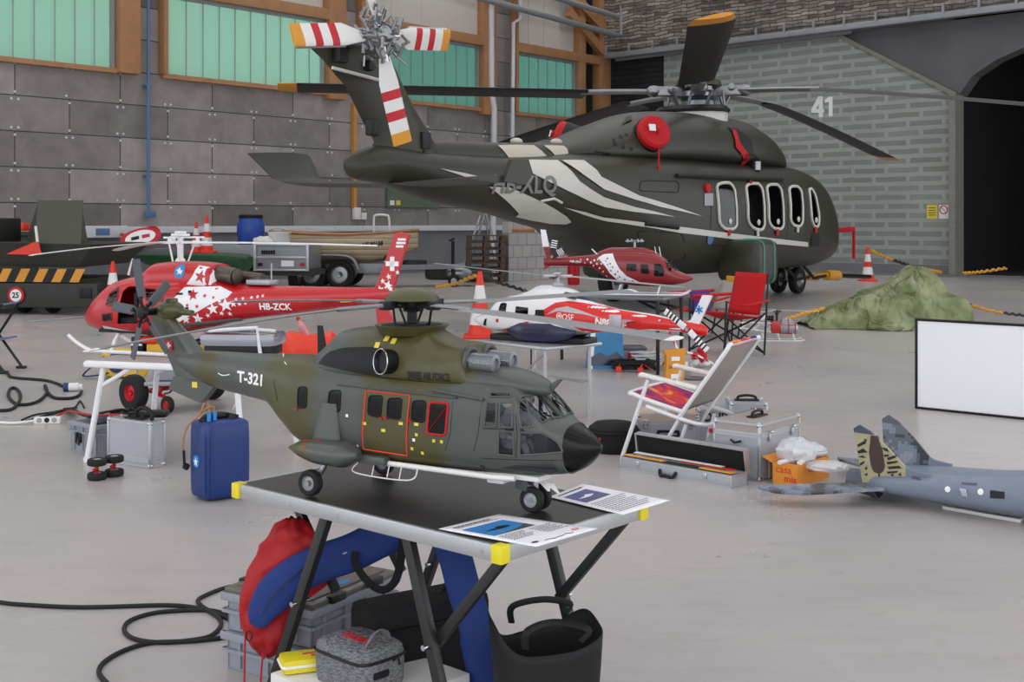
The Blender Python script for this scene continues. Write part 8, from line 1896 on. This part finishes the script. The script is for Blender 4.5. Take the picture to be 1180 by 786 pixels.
for y0 in (-1, 1):
    p = MB(); a, b_ = tote(.5 + y0 * .16, .97), tote(1.0 - y0 * .16 if y0 > 0 else .16, .97)
    a, b_ = (Vector((-.07, y0 * .1, .29)), Vector((.07, y0 * .1, .3))); p.tube(smooth_path([a, a + Vector((.0, -.02, .05)), Vector((.01, y0 * .06, .35 + .01 * y0)), b_ + Vector((.02, 0, .03)), b_], 6), .009, 8, flat=.25); p.build('handle', 'tote_black', tb)
p = MB(); p.tube(smooth_path([(-.0, -.1055, .06), (.05, -.106, .075), (.1, -.104, .078)], 5), .0015, 5); p.build('white_print', 'print_white', tb)
c = G(312, 800); t = thing('black_pouch', 'black soft pouch at the lower left under the table', 'pouch', (-.62, 3.08, 0)); p = MB(); p.box((0, 0, .06), (.16, .12, .12), bev=.04); p.build('pouch_body', 'dark_fabric', t)
# blue padded blade bag hung over the cross bars
m, nt, b = new_mat('bag_navy'); b.inputs['Base Color'].default_value = lin('173272'); setin(b, 'Roughness', .8)
n2 = nt.nodes.new('ShaderNodeTexNoise'); n2.inputs['Scale'].default_value = 22; bp = nt.nodes.new('ShaderNodeBump'); bp.inputs['Strength'].default_value = .35; bp.inputs['Distance'].default_value = .01; tc = nt.nodes.new('ShaderNodeTexCoord'); nt.links.new(tc.outputs['Object'], n2.inputs['Vector']); nt.links.new(n2.outputs['Fac'], bp.inputs['Height']); nt.links.new(bp.outputs['Normal'], b.inputs['Normal'])
path = [AT(296, 722, 3.385), AT(305, 700, 3.39), AT(330, 671, 3.4), AT(365, 651, 3.41), AT(405, 637, 3.43), AT(440, 620, 3.44), AT(470, 608, 3.42), AT(500, 609, 3.38), AT(520, 630, 3.35), AT(535, 680, 3.32), AT(552, 735, 3.3), AT(566, 800, 3.3)]
sp_ = smooth_path(path, 6); rad = [.054 * (.3 + .7 * (i / 9) ** .7) if i < 9 else .054 for i in range(len(sp_))]
rad = [r * (.86 if 36 < i < 60 else 1) for i, r in enumerate(rad)]
t = thing('blade_bag', 'long blue padded bag slung over the bars under the black table', 'bag', (0, 0, 0))
p = MB(); vs = []; nn_ = 16
for i, q in enumerate(sp_):
    d = (sp_[min(i + 1, len(sp_) - 1)] - sp_[max(i - 1, 0)]).normalized(); u = d.cross(Vector((0, 1, 0))).normalized(); v = u.cross(d)
    for k in range(nn_):
        a = 2 * PI * k / nn_; vs.append(q + u * math.copysign(abs(math.cos(a)) ** .8, math.cos(a)) * rad[i] + v * math.copysign(abs(math.sin(a)) ** .8, math.sin(a)) * rad[i] * .42)
p.add(vs, [(i * nn_ + k, i * nn_ + (k + 1) % nn_, (i + 1) * nn_ + (k + 1) % nn_, (i + 1) * nn_ + k) for i in range(len(sp_) - 1) for k in range(nn_)] + [tuple(range(nn_ - 1, -1, -1)), tuple(range((len(sp_) - 1) * nn_, len(sp_) * nn_))]); p.build('padded_body', 'bag_navy', t)
p = MB(); p.tube(smooth_path([AT(410, 636, 3.4), AT(409, 648, 3.39), AT(420, 666, 3.38), AT(436, 679, 3.38), AT(450, 676, 3.38), AT(459, 660, 3.38), AT(465, 622, 3.4)], 6), .012, 8, flat=.2); p.build('carry_strap', 'dark_fabric', t)
p = MB(); p.beam(AT(372, 646, 3.41), AT(400, 636, 3.41), .012, .004); p.build('label', 'grey_pipe', t)
p = MB(); p.tube([AT(300, 706, 3.355), AT(330, 672, 3.37), AT(350, 655, 3.38)], .002, 5); p.build('seam', 'model_navy', t)
# red jacket bag with cords
mat('jacket_red', 'a50811', .65, var=.12, scale=12, bump=.25, bscale=30)
t = thing('red_cloth_bag', 'crumpled red nylon bag with drawstrings hanging at the table end', 'bag', (0, 0, 0))
rows = [(598, 330, 345), (606, 316, 356), (616, 308, 366), (628, 300, 378), (642, 296, 386), (656, 286, 386), (670, 280, 378), (686, 277, 362), (702, 276, 345), (716, 278, 336), (730, 281, 334), (742, 290, 330), (752, 298, 318), (757, 303, 309)]
random.seed(31); p = MB(); vs = []; nn_ = 40; Y0 = 3.47
ph = [random.uniform(0, 6) for _ in range(8)]
fine = []
for i in range(len(rows) - 1):
    for j in range(4): f_ = j / 4; fine.append(tuple(rows[i][q] + (rows[i + 1][q] - rows[i][q]) * f_ for q in range(3)))
fine.append(rows[-1])
for i, (py, l_, r_) in enumerate(fine):
    a, b_ = AT(l_, py, Y0), AT(r_, py, Y0); c = (a + b_) / 2; hw = (b_ - a).length / 2; dp = min(hw, .06) * .8
    for k in range(nn_):
        an = 2 * PI * k / nn_; fold = 1 + .1 * math.sin(5 * an + i * .3 + ph[0]) + .07 * math.sin(9 * an - i * .45 + ph[1]) + .06 * math.sin(3 * an + i * .7 + ph[2])
        vs.append(c + Vector((hw * math.cos(an) * (1 + (fold - 1) * .25), dp * math.sin(an) * fold, .006 * math.sin(4 * an + i * .5))))
p.add(vs, [(i * nn_ + k, i * nn_ + (k + 1) % nn_, (i + 1) * nn_ + (k + 1) % nn_, (i + 1) * nn_ + k) for i in range(len(fine) - 1) for k in range(nn_)] + [tuple(range(nn_ - 1, -1, -1)), tuple(range((len(fine) - 1) * nn_, len(fine) * nn_))]); p.build('cloth', 'jacket_red', t, 60)
for a in (((283, 722), (282, 760), (281, 820)), ((303, 752), (301, 775), (299, 820))): p = MB(); p.tube([AT(x_, y_, 3.4) for x_, y_ in a], .0028, 6); p.build('drawstring', 'red_plastic', t)
p = MB(); q = AT(287, 733, 3.39); p.tube([q + Vector((.008 * math.cos(a), 0, .014 * math.sin(a))) for a in [k * PI / 6 for k in range(12)]], .002, 5, True); p.build('zip_puller', 'puma_black', t)
# black cables on the floor at the lower left
floor_cable('floor_cable', 'long black cable coiled in a loop on the floor left of the black table', [(-12, 692), (0, 694), (25, 696.6), (96, 699.7), (190, 697.4), (229, 701), (247, 708), (255, 719), (242, 733), (210, 739), (178, 740), (152, 735), (143, 724.5), (152, 714), (183, 705.5), (236, 703), (262, 708), (278, 715), (279, 723), (264, 733), (224, 738.5), (173, 741), (142, 750), (120, 763), (114, 775), (124, 788), (140, 800)], .0075, n=8)
floor_cable('floor_cable', 'short black cable end curving behind the grey crates', [(292, 673), (277, 674), (254, 679), (231, 689), (229, 695), (240, 703), (262, 712), (292, 722)], .0075, n=8)
